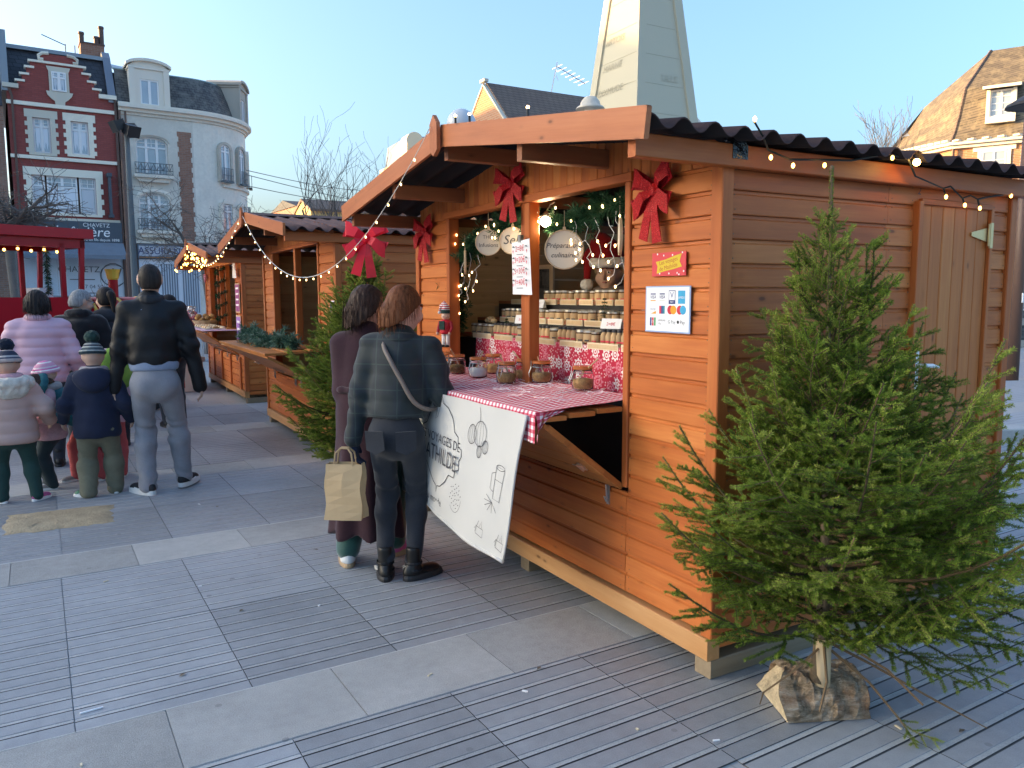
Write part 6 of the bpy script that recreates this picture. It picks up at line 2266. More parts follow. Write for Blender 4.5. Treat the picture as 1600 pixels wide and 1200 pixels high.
hb = MB().prism([(-.10, 0), (.10, 0), (.108, .02), (.10, .15), (.07, .185), (-.07, .185), (-.10, .15), (-.108, .02)], -.04, .04)
hb.build('bag_body', M['taupe'], HB)
hb = MB().box(-.085, .085, -.055, -.041, .015, .10).box(-.09, .09, -.06, -.041, .085, .11)
hb.build('bag_pocket', M['taupe'], HB)
MB().box(-.018, .018, -.068, -.06, .03, .085).build('bag_clasp', M['metal'], HB)
b = MB().tube([(-.10, -.02, .15), (-.115, -.03, .09), (-.11, -.03, .03)], .008, 5); b.build('bag_trim', M['brass'], HB)
tk = MB()
for i in range(9):
 tk.tube([(.10 + .006 * math.cos(i), -.03 + .006 * math.sin(i), .10), (.105 + .016 * math.cos(i), -.03 + .016 * math.sin(i), .03), (.105 + .02 * math.cos(i), -.03 + .02 * math.sin(i), -.05)], [.004, .007, .005], 5)
tk.build('tassel', cloth('pink_tassel', (.62, .10, .35)), HB)
iw = (Matrix.Translation(HB.location) @ Matrix.Rotation(HB.rotation_euler.z, 4, 'Z')).inverted()
def bp(x, y, z): return iw @ A2W(tuple(f.pel + f.r * x + f.f * y + f.u * z))
pts = [bp(-.075, .07, f.T - .02), bp(-.085, .0, f.T + .028), bp(-.07, -.09, f.T - .055), bp(-.02, -.152, f.T * .74), bp(.05, -.160, f.T * .52), bp(.12, -.150, f.T * .30), bp(.19, -.08, .11), Vector((0, 0, .19))]
sp_ = MB()
for i in range(len(pts) - 1):
 pass
fine = []
for i in range(len(pts) - 1):
 p0_, p1_, p2_, p3_ = pts[max(0, i - 1)], pts[i], pts[i + 1], pts[min(len(pts) - 1, i + 2)]
 for q in range(4):
  t = q / 4
  fine.append(.5 * ((2 * p1_) + (p2_ - p0_) * t + (2 * p0_ - 5 * p1_ + 4 * p2_ - p3_) * t * t + (-p0_ + 3 * p1_ - 3 * p2_ + p3_) * t ** 3))
fine.append(pts[-1])
sp_.tube(fine, .013, 6)
sp_.build('strap', M['taupe'], HB, smooth=True)
# ---------------- woman in the burgundy coat
f = Fig(1.66, lean=.06, feet=[(-.10, -.10, .45, 0), (.12, .12, -.5, 0)], hands=[(-.08, .24, 1.0), (.04, .24, .98)], hyaw=-.5, hpitch=.15, bw=.88, fat=.88, elbow=[(-.15, -1, -.6), (.15, -1, -.6)])
WB = (-.735, 2.15)
p = person('woman in a long burgundy wool coat with wavy dark brown hair', WB, (.62, .78), f, res=.010)
sdf_obj('trousers', f.leg_ops(.020, .1, -.02, 1.2), .011, M['green_velvet'], p, .03, crumple(f, .005))
ct = [('ell', f.pel + f.u * .05, (.175, .145, .25), f.R), ('cap', f.pel - np.array([0, 0, .0]), f.pel - np.array([.0, .03, .72]), .165, .225, (1, .82, 1)), ('cut', f.pel - np.array([0, 0, .69]), (0, 0, -1))]
def coatf(P):
 a = np.arctan2(P[..., 0] - f.pel[0], P[..., 1] - f.pel[1])
 t = np.clip((f.pel[2] - P[..., 2]) / .6, 0, 1)
 return .018 * t * np.sin(a * 7 + 1.2) + .004 * fbm(P, 16, 3.)
sdf_obj('coat', ct + f.torso_ops(.028, -.02)[:-1] + f.arm_ops(.024, .01), .010, M['wool_burgundy'], p, .04, coatf)
bl_ = [('cap', f.pel + f.u * .17 + (f.r * .17 * math.cos(t) + f.f * .145 * math.sin(t)), f.pel + f.u * .17 + (f.r * .17 * math.cos(t + .5) + f.f * .145 * math.sin(t + .5)), .02, .02) for t in [i * .5 for i in range(13)]]
sdf_obj('coat_belt', bl_, .010, M['wool_burgundy'], p, .02)
hair_long(p, f, M['hair_brown'], .34, 1.06, .02, .007, volume=1.05)
face_parts(p, f)
shoe(p, f, 0, M['white_leather'], M['sole_gum'], L=.27, sole_h=.026)
shoe(p, f, 1, M['shoe_pink'], M['sole_gum'], L=.27, sole_h=.026)
# ---------------- man in black leather jacket
f = Fig(1.86, lean=.0, feet=[(-.10, .03, .62, 0), (.17, .20, -.35, .012)], hands=[(-.30, .05, .88), (.33, .02, .90)], hyaw=.10, hpitch=.06, bw=1.0, fat=.98, hipz=.515, elbow=[(-.7, -.8, 0), (.7, -.8, 0)])
p = person('tall man in a black leather jacket and grey jeans with cropped hair', (-1.67, 4.56), (.16, .98), f, res=.010)
sdf_obj('trousers', f.leg_ops(.012, .12, .02, 1.12), .010, M['jeans_grey'], p, .03, crumple(f, .014))
sdf_obj('shirt', f.torso_ops(.018, .06), .012, M['blue_shirt'], p, .03, folds(.004))
sdf_obj('jacket', f.torso_ops(.024, .10, 1.0, 1.10) + f.arm_ops(.016, .05), .010, M['leather'], p, .04, lambda P: crumple(f, .013, 'arm')(P) + .009 * fbm(P, 15, 2.) + .004 * fbm(P, 34, 5.))
col = [('cap', f.neck + f.u * .03 + (f.r * math.cos(t) + f.f * math.sin(t)) * .078, f.neck + f.u * .03 + (f.r * math.cos(t + .5) + f.f * math.sin(t + .5)) * .078, .020, .020, (1, 1, 1.6)) for t in [i * .5 for i in range(13)]]
sdf_obj('collar', [q[:5] for q in col] + [('cap', q[1] - f.u * .03, q[2] - f.u * .03, .022, .022) for q in col], .009, M['leather'], p, .02)
hair_short(p, f, M['hair_short'])
for i in (0, 1): shoe(p, f, i, M['shoe_black'], M['sole_white'], L=.31, sole_h=.034, chunky=.06, accent=M['sole_white'])
# ---------------- boy in navy with the striped bobble hat
f = Fig(1.24, lean=.02, feet=[(-.09, .0, .9, 0), (.10, .09, .1, 0)], hands=[(-.25, .10, .62), (.24, .06, .62)], hipz=.47, head=1.02, fat=1.15, bw=1.0)
p = person('boy in navy hooded coat, khaki trousers and striped bobble hat', (-2.10, 4.73), (.15, .98), f, res=.009)
sdf_obj('trousers', f.leg_ops(.022, .1, .02, 1.2), .010, M['khaki'], p, .03, crumple(f, .010))
sdf_obj('coat', f.torso_ops(.036, -.10, 1.08) + f.arm_ops(.026, .0), .010, M['navy_coat'], p, .04, lambda P: crumple(f, .010, 'arm')(P) + .009 * fbm(P, 20, 2.))
hd_ = f.neck - f.f * .07 - f.u * .03
sdf_obj('hood', [('ell', hd_, (.145, .075, .085), f.R), ('ell', hd_ - f.f * .03 - f.u * .05, (.10, .06, .07), f.R)], .010, M['navy_coat'], p, .04, folds(.006))
sdf_obj('scarf', [('cap', f.neck + f.u * .025 + (f.r * math.cos(t) + f.f * math.sin(t)) * .072, f.neck + f.u * .025 + (f.r * math.cos(t + .5) + f.f * math.sin(t + .5)) * .072, .030, .030) for t in [i * .5 for i in range(13)]], .009, M['scarf_grey'], p, .02, folds(.005, 40))
beanie(p, f, M['hat_stripe'], M['pom_green'])
for i in (0, 1): shoe(p, f, i, M['shoe_green'], M['sole_white'], L=.27, sole_h=.030, boot=.02, accent=M['sole_white'])
# ---------------- girl at the left edge in a rose coat
f = Fig(1.19, feet=[(-.10, .02, .5, 0), (.13, -.04, -.8, 0)], hands=[(-.25, .08, .60), (.26, .08, .62)], hipz=.47, head=1.05, fat=1.15, hyaw=.1)
p = person('girl in rose padded coat with fur hood and navy bobble, at left edge', (-2.68, 4.86), (-.1, .99), f, res=.010)
sdf_obj('trousers', f.leg_ops(.012, .1, .02, 1.1), .010, M['green_trouser'], p, .03, crumple(f, .006))
sdf_obj('coat', f.torso_ops(.05, -.09, 1.08) + f.arm_ops(.034, .0), .010, M['puff_rose'], p, .04, quilt(f, .095, .010, lambda P: .005 * fbm(P, 20, 1.)))
sdf_obj('hood_fur', [('cap', f.neck + f.u * .0 - f.f * .05 + (f.r * math.cos(t) * 1.3 + f.f * math.sin(t)) * .095, f.neck - f.f * .05 + (f.r * math.cos(t + .5) * 1.3 + f.f * math.sin(t + .5)) * .095, .042, .042) for t in [i * .5 for i in range(13)]] + [('ell', f.neck - f.f * .12 - f.u * .06, (.12, .05, .06), f.R)], .009, M['fur'], p, .03, lambda P: .007 * fbm(P, 120, 1.) + .006 * fbm(P, 60, 2.))
sdf_obj('scarf', [('cap', f.neck + f.u * .04 + (f.r * math.cos(t) + f.f * math.sin(t)) * .07, f.neck + f.u * .04 + (f.r * math.cos(t + .5) + f.f * math.sin(t + .5)) * .07, .03, .03) for t in [i * .5 for i in range(13)]], .010, M['scarf_pink'], p, .02)
beanie(p, f, M['hat_fair'], M['pom_navy'])
for i in (0, 1): shoe(p, f, i, M['shoe_pink'], M['sole_white'], L=.27, sole_h=.028)
# ---------------- small girl with the pink hat, seen from the side
f = Fig(1.06, feet=[(-.08, .0, .2, 0), (.09, .05, -.2, 0)], hands=[(-.18, .16, .52), (.22, .10, .52)], hipz=.46, head=1.06, fat=1.15, hyaw=.35)
p = person('small girl in a dusty pink coat and pink striped hat, face turned left', (-2.44, 5.28), (-.93, .10), f, res=.010, mat='skin_shade')
sdf_obj('trousers', f.leg_ops(.014, .1, .02, 1.1), .011, M['dark_trouser'], p, .03, crumple(f, .006))
sdf_obj('coat', f.torso_ops(.042, -.07, 1.05) + f.arm_ops(.03, .0), .011, M['scarf_pink'], p, .04, quilt(f, .08, .006))
sdf_obj('scarf', [('cap', f.neck + f.u * .035 + (f.r * math.cos(t) + f.f * math.sin(t)) * .075, f.neck + f.u * .035 + (f.r * math.cos(t + .5) + f.f * math.sin(t + .5)) * .075, .036, .036) for t in [i * .5 for i in range(13)]], .010, M['scarf_grey'], p, .02)
beanie(p, f, M['hat_pink'])
face_parts(p, f)
for i in (0, 1): shoe(p, f, i, M['shoe_grey'], M['sole_white'], L=.26, sole_h=.024)
# ---------------- child bending with the teal headband and coral trousers
f = Fig(1.20, lean=.95, feet=[(-.09, .0, .1, 0), (.10, .10, -.1, 0)], hands=[(-.16, .42, .62), (.18, .42, .60)], hipz=.47, head=1.03, fat=1.1, hpitch=.15, hyaw=.3)
p = person('child bending forward with brown hair, teal headband and coral trousers', (-2.13, 5.42), (-.85, -.5), f, res=.010)
sdf_obj('trousers', f.leg_ops(.012, .1, .02, 1.1), .011, M['red_trouser'], p, .03, crumple(f, .006))
sdf_obj('coat', f.torso_ops(.035, -.04, 1.0) + f.arm_ops(.028, .0), .011, M['teal'], p, .04, folds(.006))
hair_long(p, f, M['hair_brown'], .20, 1.0, .02, .004)
hb_ = [('cap', f.head + f.HR @ np.array([.092 * math.cos(t), .105 * math.sin(t) * 1.05, .01 + .0 * t]), f.head + f.HR @ np.array([.092 * math.cos(t + .5), .105 * math.sin(t + .5) * 1.05, .01]), .028, .028) for t in [i * .5 for i in range(13)]]
sdf_obj('headband', hb_, .009, M['teal'], p, .02, folds(.003, 60))
for i in (0, 1): shoe(p, f, i, M['shoe_grey'], M['sole_white'], L=.26, sole_h=.024)
BPK = thing('backpack', 'lime green backpack on a child behind the boy in navy', 'bag', (-1.93, 5.25, .80), R(20))
sdf_obj('pack', [('ell', (0, 0, .17), (.15, .10, .20), I3), ('ell', (0, -.08, .10), (.11, .05, .10), I3)], .012, M['lime'], BPK, .03, folds(.005, 20))
b = MB()
for sx in (-.07, .07):
 b.tube([(sx, .07, .34), (sx * 1.2, .15, .28), (sx * 1.2, .14, .08), (sx, .08, .02)], .014, 5)
b.build('strap', M['lime'], BPK)
f = Fig(1.14, lean=.12, feet=[(-.08, 0, 0, 0), (.09, .03, 0, 0)], hands=[(-.2, .15, .6), (.2, .15, .6)], hipz=.47, head=1.03, fat=1.1, hpitch=.25)
p = person('child hidden behind the boy in navy, in a pale pink jacket and hood', (-2.0, 5.40), (.2, .97), f, res=.012, fingers=True)
sdf_obj('trousers', f.leg_ops(.012, .1, .02, 1.1), .012, M['red_trouser'], p, .03)
sdf_obj('jacket', f.torso_ops(.035, -.04) + f.arm_ops(.028, .0), .012, M['puff_pink'], p, .04, folds(.005))
h = f.hh
sdf_obj('hood', [('ell', f.head + f.HR @ np.array([0, -.02, .0]), (h * .47, h * .50, h * .55), f.HR), ('cut', f.head + f.HR @ np.array([0, .06, 0]), f.HR[:, 1])], .010, M['puff_pink'], p, .02, folds(.004))
for i in (0, 1): shoe(p, f, i, M['shoe_grey'], M['sole_white'], L=.26, sole_h=.024)
# ---------------- adults further back
f = Fig(1.66, lean=.05, feet=None, hands=[(-.32, .12, .86), (.32, .12, .86)], hpitch=.25, bw=1.1, fat=1.2, hyaw=.1)
p = person('woman in a quilted pale pink jacket with short dark hair', (-2.50, 6.22), (.05, 1), f, res=.012)
sdf_obj('trousers', f.leg_ops(.01, .1, .02), .014, M['jeans_dark'], p, .03)
sdf_obj('jacket', f.torso_ops(.042, -.08, 1.05) + f.arm_ops(.030, .0), .010, M['puff_pink'], p, .045, quilt(f, .085, .014, lambda P: .005 * fbm(P, 20, 1.)))
sdf_obj('collar', [('cap', f.neck + f.u * .03 + (f.r * math.cos(t) + f.f * math.sin(t)) * .08, f.neck + f.u * .03 + (f.r * math.cos(t + .5) + f.f * math.sin(t + .5)) * .08, .032, .032) for t in [i * .5 for i in range(13)]], .010, M['puff_pink'], p, .02)
hair_long(p, f, M['hair_dark'], .16, 1.0, .02, .010, volume=1.08)
for i in (0, 1): shoe(p, f, i, M['boot'], M['black'], L=.27, boot=.08)
f = Fig(1.68, lean=.12, feet=None, hands=[(-.28, .25, .95), (.28, .25, .95)], hpitch=.25, hyaw=-.95, bw=1.05, fat=1.15)
p = person('grey haired person with glasses in a black fleece coat, looking right', (-2.17, 6.75), (.25, .95), f, res=.012)
sdf_obj('trousers', f.leg_ops(.01, .1, .02), .014, M['jeans_dark'], p, .03)
sdf_obj('coat', f.torso_ops(.05, -.12, 1.05) + f.arm_ops(.036, .0), .012, M['black_coat'], p, .045, lambda P: .008 * fbm(P, 40, 1.))
sdf_obj('collar', [('cap', f.neck + f.u * .03 + (f.r * math.cos(t) + f.f * math.sin(t)) * .08, f.neck + f.u * .03 + (f.r * math.cos(t + .5) + f.f * math.sin(t + .5)) * .08, .045, .045) for t in [i * .5 for i in range(13)]], .010, M['black_coat'], p, .02, lambda P: .008 * fbm(P, 60, 1.))
hair_short(p, f, M['hair_grey'], .008)
face_parts(p, f)
q = f.hh / .232
gl = MB()
for sg in (-1, 1):
 gl.tube([tuple(f.head + f.HR @ np.array([sg * (.033 + .024 * math.cos(t)), .112, .016 + .018 * math.sin(t)]) * q) for t in [i * .7 for i in range(10)]], .002, 4, cap=False)
 gl.tube([tuple(f.head + f.HR @ np.array([sg * .057, .11, .02]) * q), tuple(f.head + f.HR @ np.array([sg * .085, .0, .015]) * q)], .0025, 4)
gl.build('glasses', M['black'], p)
for i in (0, 1): shoe(p, f, i, M['boot'], M['black'], L=.27, boot=.02)
f = Fig(1.70, lean=.03, feet=None, hands=None, hpitch=.1, hyaw=.5, bw=.95)
p = person('young woman in a charcoal hooded top with a dark ponytail', (-1.89, 7.05), (.1, 1), f, res=.012)
sdf_obj('trousers', f.leg_ops(.01, .1, .02), .014, M['jeans_dark'], p, .03)
sdf_obj('hoodie', f.torso_ops(.035, -.06) + f.arm_ops(.03, .0), .012, M['grey_hoodie'], p, .045, folds(.006))
sdf_obj('hood', [('ell', f.neck - f.f * .08 - f.u * .02, (.15, .07, .08), f.R)], .012, M['grey_hoodie'], p, .03, folds(.006))
hair_short(p, f, M['hair_dark'], .010, front=.06)
sdf_obj('ponytail', [('ell', f.head - f.HR[:, 1] * .11 + f.HR[:, 2] * .03, (.04, .045, .045), I3), ('cap', f.head - f.HR[:, 1] * .13 + f.HR[:, 2] * .02, f.head - f.HR[:, 1] * .17 - f.u * .15, .036, .018)], .010, M['hair_dark'], p, .03, strands(f, .003))
for i in (0, 1): shoe(p, f, i, M['boot'], M['black'], L=.27)
f = Fig(1.62, hyaw=.2, feet=None, hands=None)
p = person('dark haired person mostly hidden behind the man in black', (-1.17, 8.15), (-.2, 1), f, res=.014)
sdf_obj('trousers', f.leg_ops(.01, .1, .02), .014, M['jeans_dark'], p, .03)
sdf_obj('jacket', f.torso_ops(.035, -.06) + f.arm_ops(.03, .0), .014, M['leather'], p, .045, folds(.006))
hair_short(p, f, M['hair_dark'], .012)
for i in (0, 1): shoe(p, f, i, M['boot'], M['black'], L=.27)
# ---------------- stall keeper with the santa hat, inside the first chalet
f = Fig(1.70, lean=.12, feet=None, hands=[(-.2, .3, 1.0), (.2, .3, 1.0)], hyaw=.38, hpitch=.08, hroll=-.05)
p = person('stall keeper in a red santa hat with blond hair, behind the jars', (1.02, 2.02, .178), (-.98, -.2), f, res=.008)
sdf_obj('trousers', f.leg_ops(.01, .1, .02), .014, M['jeans_dark'], p, .03)
sdf_obj('jacket', f.torso_ops(.035, -.06) + f.arm_ops(.03, .0), .011, M['coat_lining'], p, .045, folds(.006))
sdf_obj('scarf', [('cap', f.neck + f.u * .03 + (f.r * math.cos(t) + f.f * math.sin(t)) * .085, f.neck + f.u * .03 + (f.r * math.cos(t + .5) + f.f * math.sin(t + .5)) * .085, .04, .04) for t in [i * .5 for i in range(13)]], .010, M['taupe'], p, .02, folds(.006, 40))
hair_long(p, f, M['hair_blond'], .30, .95, .03, .004)
face_parts(p, f)
Q, c = f.HR, f.head
q = f.hh / .232
L_ = lambda x, y, z: c + Q @ np.array([x, y, z]) * q
sdf_obj('hat_band', [('cap', L_(.102 * math.cos(t), -.012 + .120 * math.sin(t), .068 - .012 * math.sin(t) * -1), L_(.102 * math.cos(t + .5), -.012 + .120 * math.sin(t + .5), .068 - .012 * math.sin(t + .5) * -1), .030, .030) for t in [i * .5 for i in range(13)]], .008, M['santa_white'], p, .015, lambda P: .005 * fbm(P, 130, 1.))
sdf_obj('santa_hat', [('ell', L_(0, -.015, .085), (.10, .115, .10), Q), ('cap', L_(0, -.02, .15), L_(.06, -.03, .20), .075, .06), ('cap', L_(.06, -.03, .20), L_(.145, .0, .10), .055, .035), ('cap', L_(.145, .0, .10), L_(.150, .03, -.04), .035, .022), ('cut', L_(0, 0, -.2), (0, 0, -1))], .009, M['santa_red'], p, .03, folds(.004))
sdf_obj('pompom', [('ell', L_(.150, .04, -.075), (.045, .045, .042), I3)], .007, M['santa_white'], p, .02, lambda P: .005 * fbm(P, 130, 1.))
# ================================================================== RED TRAIN AND CAR
M['train_red'] = pm('glossy_red_paint', (.40, .007, .016), .32, .06, 3, spec=.35)
M['train_gold'] = pm('gold_paint', (.55, .34, .05), .4, .15, 9)
M['train_glass'] = None
def clear_glass(name, tint=(.9, .95, .97), rough=.0):
 m, t, b, N, L = _nodes(name)
 b.inputs['Base Color'].default_value = (*tint, 1)
 b.inputs['Transmission Weight'].default_value = 1.0
 b.inputs['Roughness'].default_value = rough
 b.inputs['IOR'].default_value = 1.1
 return m
M['train_glass'] = clear_glass('clear_window')
M['headlamp'] = emit('lit_headlamp', (1, .93, .82), 9.0, (.9, .9, .9))
M['bulb'] = emit('warm_bulb', (1.0, .50, .12), 2.2, (.9, .7, .4))
M['bulb_white'] = emit('warm_white_bulb', (1.0, .66, .32), 2.0, (.9, .8, .6))
M['bow_red'] = pm('red_ribbon', (.50, .012, .028), .5, .2, 8)
tp = at(52, 462, 10.2)
td = bearing(66)
TR = thing('tourist_train', 'shiny red tourist road train engine with crowned chimney, behind the crowd at left', 'train', (tp.x, tp.y, 0), math.atan2(td.y, td.x))
b = MB()
cabL, cabR, hw = -.62, .36, .62
b.box(cabL - .9, cabR, -hw, hw, .35, 1.60)                       # cab lower body
b.build('cab_body', M['train_red'], TR)
b = MB()
for x in (cabL - .06, -.62 + .80 - .06, cabR - .03, -1.5):
 for y in (-hw, hw - .05):
  b.bar((x, y + .025, 1.6), (x + (.04 if x > .2 else 0), y + .025, 2.28), .05, .09 if x < .1 else .055)
b.box(-1.5, cabR + .04, -hw, -hw + .05, 2.22, 2.36)
b.box(-1.5, cabR + .04, hw - .05, hw, 2.22, 2.36)
b.box(cabR - .02, cabR + .035, -hw, hw, 2.22, 2.36)
b.build('cab_frame', M['train_red'], TR)
b = MB()
rn = []
for i in range(9):
 u = i / 8 * 2 - 1
 rn.append((u * (hw + .08), 2.46 + .03 * (1 - u * u)))
b.prism(rn + [(hw + .08, 2.34), (-hw - .08, 2.34)], -1.7, cabR + .12, plane='yz')
b.build('cab_roof', M['train_red'], TR)
for xa, xb in ((cabL - .01, .06), (.17, cabR - .04), (-1.45, cabL - .12)):
 MB().box(xa, xb, -hw + .02, -hw + .026, 1.6, 2.22).build('window_pane', M['train_glass'], TR)
 MB().box(xa, xb, hw - .026, hw - .02, 1.6, 2.22).build('window_pane', M['train_glass'], TR)
MB().box(cabR + .0, cabR + .006, -hw + .05, hw - .05, 1.6, 2.22).build('windscreen', M['train_glass'], TR)
b = MB().box(.0, .16, -.2, .2, 1.50, 1.72).box(-.30, .02, -.36, .36, .9, 1.5)
b.build('dashboard', M['paper'], TR)
b = MB()
RX = frame4((0, 0, 0), (0, 0, 1), (0, 1, 0), (1, 0, 0))
b.lathe([(.44, cabR), (.44, 1.42), (.46, 1.43), (.46, 1.50), (.43, 1.51), (.40, 1.60), (.30, 1.69), (.14, 1.74), (.01, 1.75)], 28, mat=Matrix.Translation((0, 0, 1.16)) @ RX)
b.build('boiler', M['train_red'], TR, smooth=True)
b = MB()
for x in (.6, 1.0, 1.36):
 b.lathe([(.442, x), (.452, x + .01), (.452, x + .04), (.442, x + .05)], 28, mat=Matrix.Translation((0, 0, 1.16)) @ RX, cap=False)
b.build('boiler_band', M['train_gold'], TR)
b = MB().box(cabR, 1.5, -.58, .58, .35, .72).box(1.5, 1.66, -.66, .66, .30, .62)
b.build('running_board', M['train_red'], TR)
b = MB().tube([(1.02, -.05, 1.56), (1.02, -.05, 1.86)], .062, 12)
co = b.build('chimney', M['train_red'], TR, smooth=False)
MB().lathe([(.062, 1.84), (.075, 1.86), (.085, 1.93), (.102, 1.985), (.09, 1.97), (.05, 1.95)], 12, (1.02, -.05, 0)).build('chimney_crown', M['train_gold'], co)
b = MB().lathe([(.085, 0), (.10, .05), (.105, .10), (.09, .11)], 14, mat=Matrix.Translation((1.34, -.50, 1.36)) @ RX)
lo_ = b.build('headlamp', M['metal'], TR)
MB().lathe([(.088, .111), (.05, .125), (.005, .13)], 14, mat=Matrix.Translation((1.34, -.50, 1.36)) @ RX).ball((1.40, -.57, 1.36), .055, 10).build('lamp_lens', M['headlamp'], lo_)
for x in (-.9, .55, 1.2):
 for y in (-.55, .45):
  w_ = MB().lathe([(.05, 0), (.30, .01), (.31, .05), (.30, .10), (.05, .11)], 18, mat=Matrix.Translation((x, y + .1, .31)) @ frame4((0, 0, 0), (1, 0, 0), (0, 0, 1), (0, -1, 0)))
  w_.build('wheel', M['black'], TR)
b = MB()
for i in range(5):
 b.ball((-.5 + i * .15, -hw + .1, 2.17 + .02 * (i % 2)), .018, 6)
b.build('cab_light', M['bulb'], TR)
N_ = Needles()
def garland_path(N_, pts, n, ln=.05, wd=.002, core=.006, t=(.1, .7), spread=1.1):
 for a, c in zip(pts[:-1], pts[1:]):
  d = (Vector(c) - Vector(a)).length
  N_.along(tuple(a), tuple(c), max(2, int(n * d)), ln, wd, t[0], t[1], spread)
 if core:
  N_.mb.tube([tuple(q) for q in pts], core, 4, cap=False)
GT = thing('fir_garland', 'fir garland with red bows hung along the red train boiler', 'garland', (tp.x, tp.y, 0), math.atan2(td.y, td.x))
pts = [(cabR - .1 + i * .06, -.47 - .02 * math.sin(i), 1.36 - .16 * abs(math.sin(i * .38))) for i in range(22)]
garland_path(N_, pts, 900, .07, .004)
link('greenery', N_.mesh('greenery', [M['needle_blue'], M['twig']]), GT)
for x in (.62, 1.2):
 b = MB()
 for sg in (-1, 1):
  b.tube([(x, -.55, 1.24), (x + sg * .08, -.58, 1.30), (x + sg * .12, -.57, 1.24), (x, -.55, 1.24)], [.02, .035, .03, .015], 6)
  b.tube([(x, -.55, 1.24), (x + sg * .05, -.58, 1.10)], [.015, .03], 5)
 b.build('bow', M['bow_red'], GT)
N_ = Needles()
GC = thing('fir_garland', 'dark fir garland hanging down inside the red train cab window', 'garland', (tp.x, tp.y, 0), math.atan2(td.y, td.x))
garland_path(N_, [(-.03, -hw + .1, 2.2 - i * .05) for i in range(12)], 900, .07, .004)
link('greenery', N_.mesh('greenery', [M['needle_blue'], M['twig']]), GC)
fd = Fig(1.72, lean=.1, hyaw=.2, hands=[(-.2, .4, 1.0), (.2, .4, 1.0)], feet=None)
q_ = TR.matrix_basis @ Vector((-.85, -.1, .12)) if False else Matrix.Translation((tp.x, tp.y, 0)) @ Matrix.Rotation(math.atan2(td.y, td.x), 4, 'Z') @ Vector((-.80, .1, .18))
pd = person('driver in dark clothes standing inside the red train cab', (q_.x, q_.y, .18), (td.x, td.y), fd, res=.016, fingers=True)
sdf_obj('coat', fd.torso_ops(.04, -.1) + fd.arm_ops(.03), .016, M['black_coat'], pd, .045)
sdf_obj('trousers', fd.leg_ops(.01, .1, .02), .016, M['jeans_dark'], pd, .03)
hair_short(pd, fd, M['hair_dark'], .01, res=.012)
for i in (0, 1): shoe(pd, fd, i, M['boot'], M['black'], L=.27)
# ---------------- parked car beyond the train
M['car_paint'] = pm('dark_grey_car_paint', (.06, .07, .085), .25, .05, 3, metal=.3, spec=.6)
M['car_roof'] = pm('silver_car_paint', (.36, .39, .43), .25, .05, 3, metal=.5)
cp = at(150, 462, 23)
CAR = thing('parked_car', 'dark estate car with silver roof rails parked before the white shop blinds', 'car', (cp.x, cp.y, 0), R(3))
side = [(-2.2, .35), (2.15, .35), (2.2, .62), (2.05, .86), (1.25, .98), (.45, 1.50), (-1.2, 1.56), (-2.0, 1.30), (-2.25, .95)]
b = MB()
ins = lambda z: .86 if z < 1.0 else .86 - (z - 1.0) * .34
vs, n = [], len(side)
for sg in (-1, 1):
 for x, z in side: vs.append((x, sg * ins(z), z))
b.add(vs, [tuple(range(n - 1, -1, -1)), tuple(range(n, 2 * n))] + [(i, (i + 1) % n, n + (i + 1) % n, n + i) for i in range(n)])
b.build('body', M['car_paint'], CAR)
for sg in (-1, 1):
 g = MB()
 for poly in ([(1.05, 1.02), (.42, 1.44), (-.30, 1.48), (-.30, 1.02)], [(-.38, 1.02), (-.38, 1.48), (-1.18, 1.49), (-1.85, 1.24), (-1.95, 1.05)]):
  g2 = MB()
  vs = [(x, sg * (ins(z) + .004), z) for x, z in poly]
  g2.add(vs, [tuple(range(len(vs)))])
  g2.build('side_window', M['pane_dark'], CAR)
 MB().tube([(.4, sg * .66, 1.55), (.2, sg * .66, 1.60), (-1.2, sg * .66, 1.63), (-1.5, sg * .66, 1.57)], .025, 5).build('roof_rail', M['car_roof'], CAR)
 for x in (-1.4, 1.38):
  w_ = MB().lathe([(.2, 0), (.31, .01), (.32, .06), (.31, .16), (.2, .17)], 20, mat=Matrix.Translation((x, sg * .80 + (.1 if sg > 0 else .07), .32)) @ frame4((0, 0, 0), (1, 0, 0), (0, 0, 1), (0, -1, 0)))
  wo_ = w_.build('wheel', M['black'], CAR)
  MB().lathe([(.01, 0), (.2, .0), (.2, .175), (.01, .18)], 12, mat=Matrix.Translation((x, sg * .80 + (.1 if sg > 0 else .07), .32)) @ frame4((0, 0, 0), (1, 0, 0), (0, 0, 1), (0, -1, 0))).build('rim', M['metal'], wo_)
 MB().box(1.0, 1.12, min(sg * .86, sg * 1.0), max(sg * .86, sg * 1.0), .98, 1.1).build('wing_mirror', M['car_paint'], CAR)
b = MB().prism([(.50, 1.515), (.40, 1.53), (-1.2, 1.585), (-1.95, 1.34), (-1.93, 1.31), (-1.2, 1.562), (.46, 1.50)], -.60, .60)
b.build('roof', M['car_roof'], CAR)
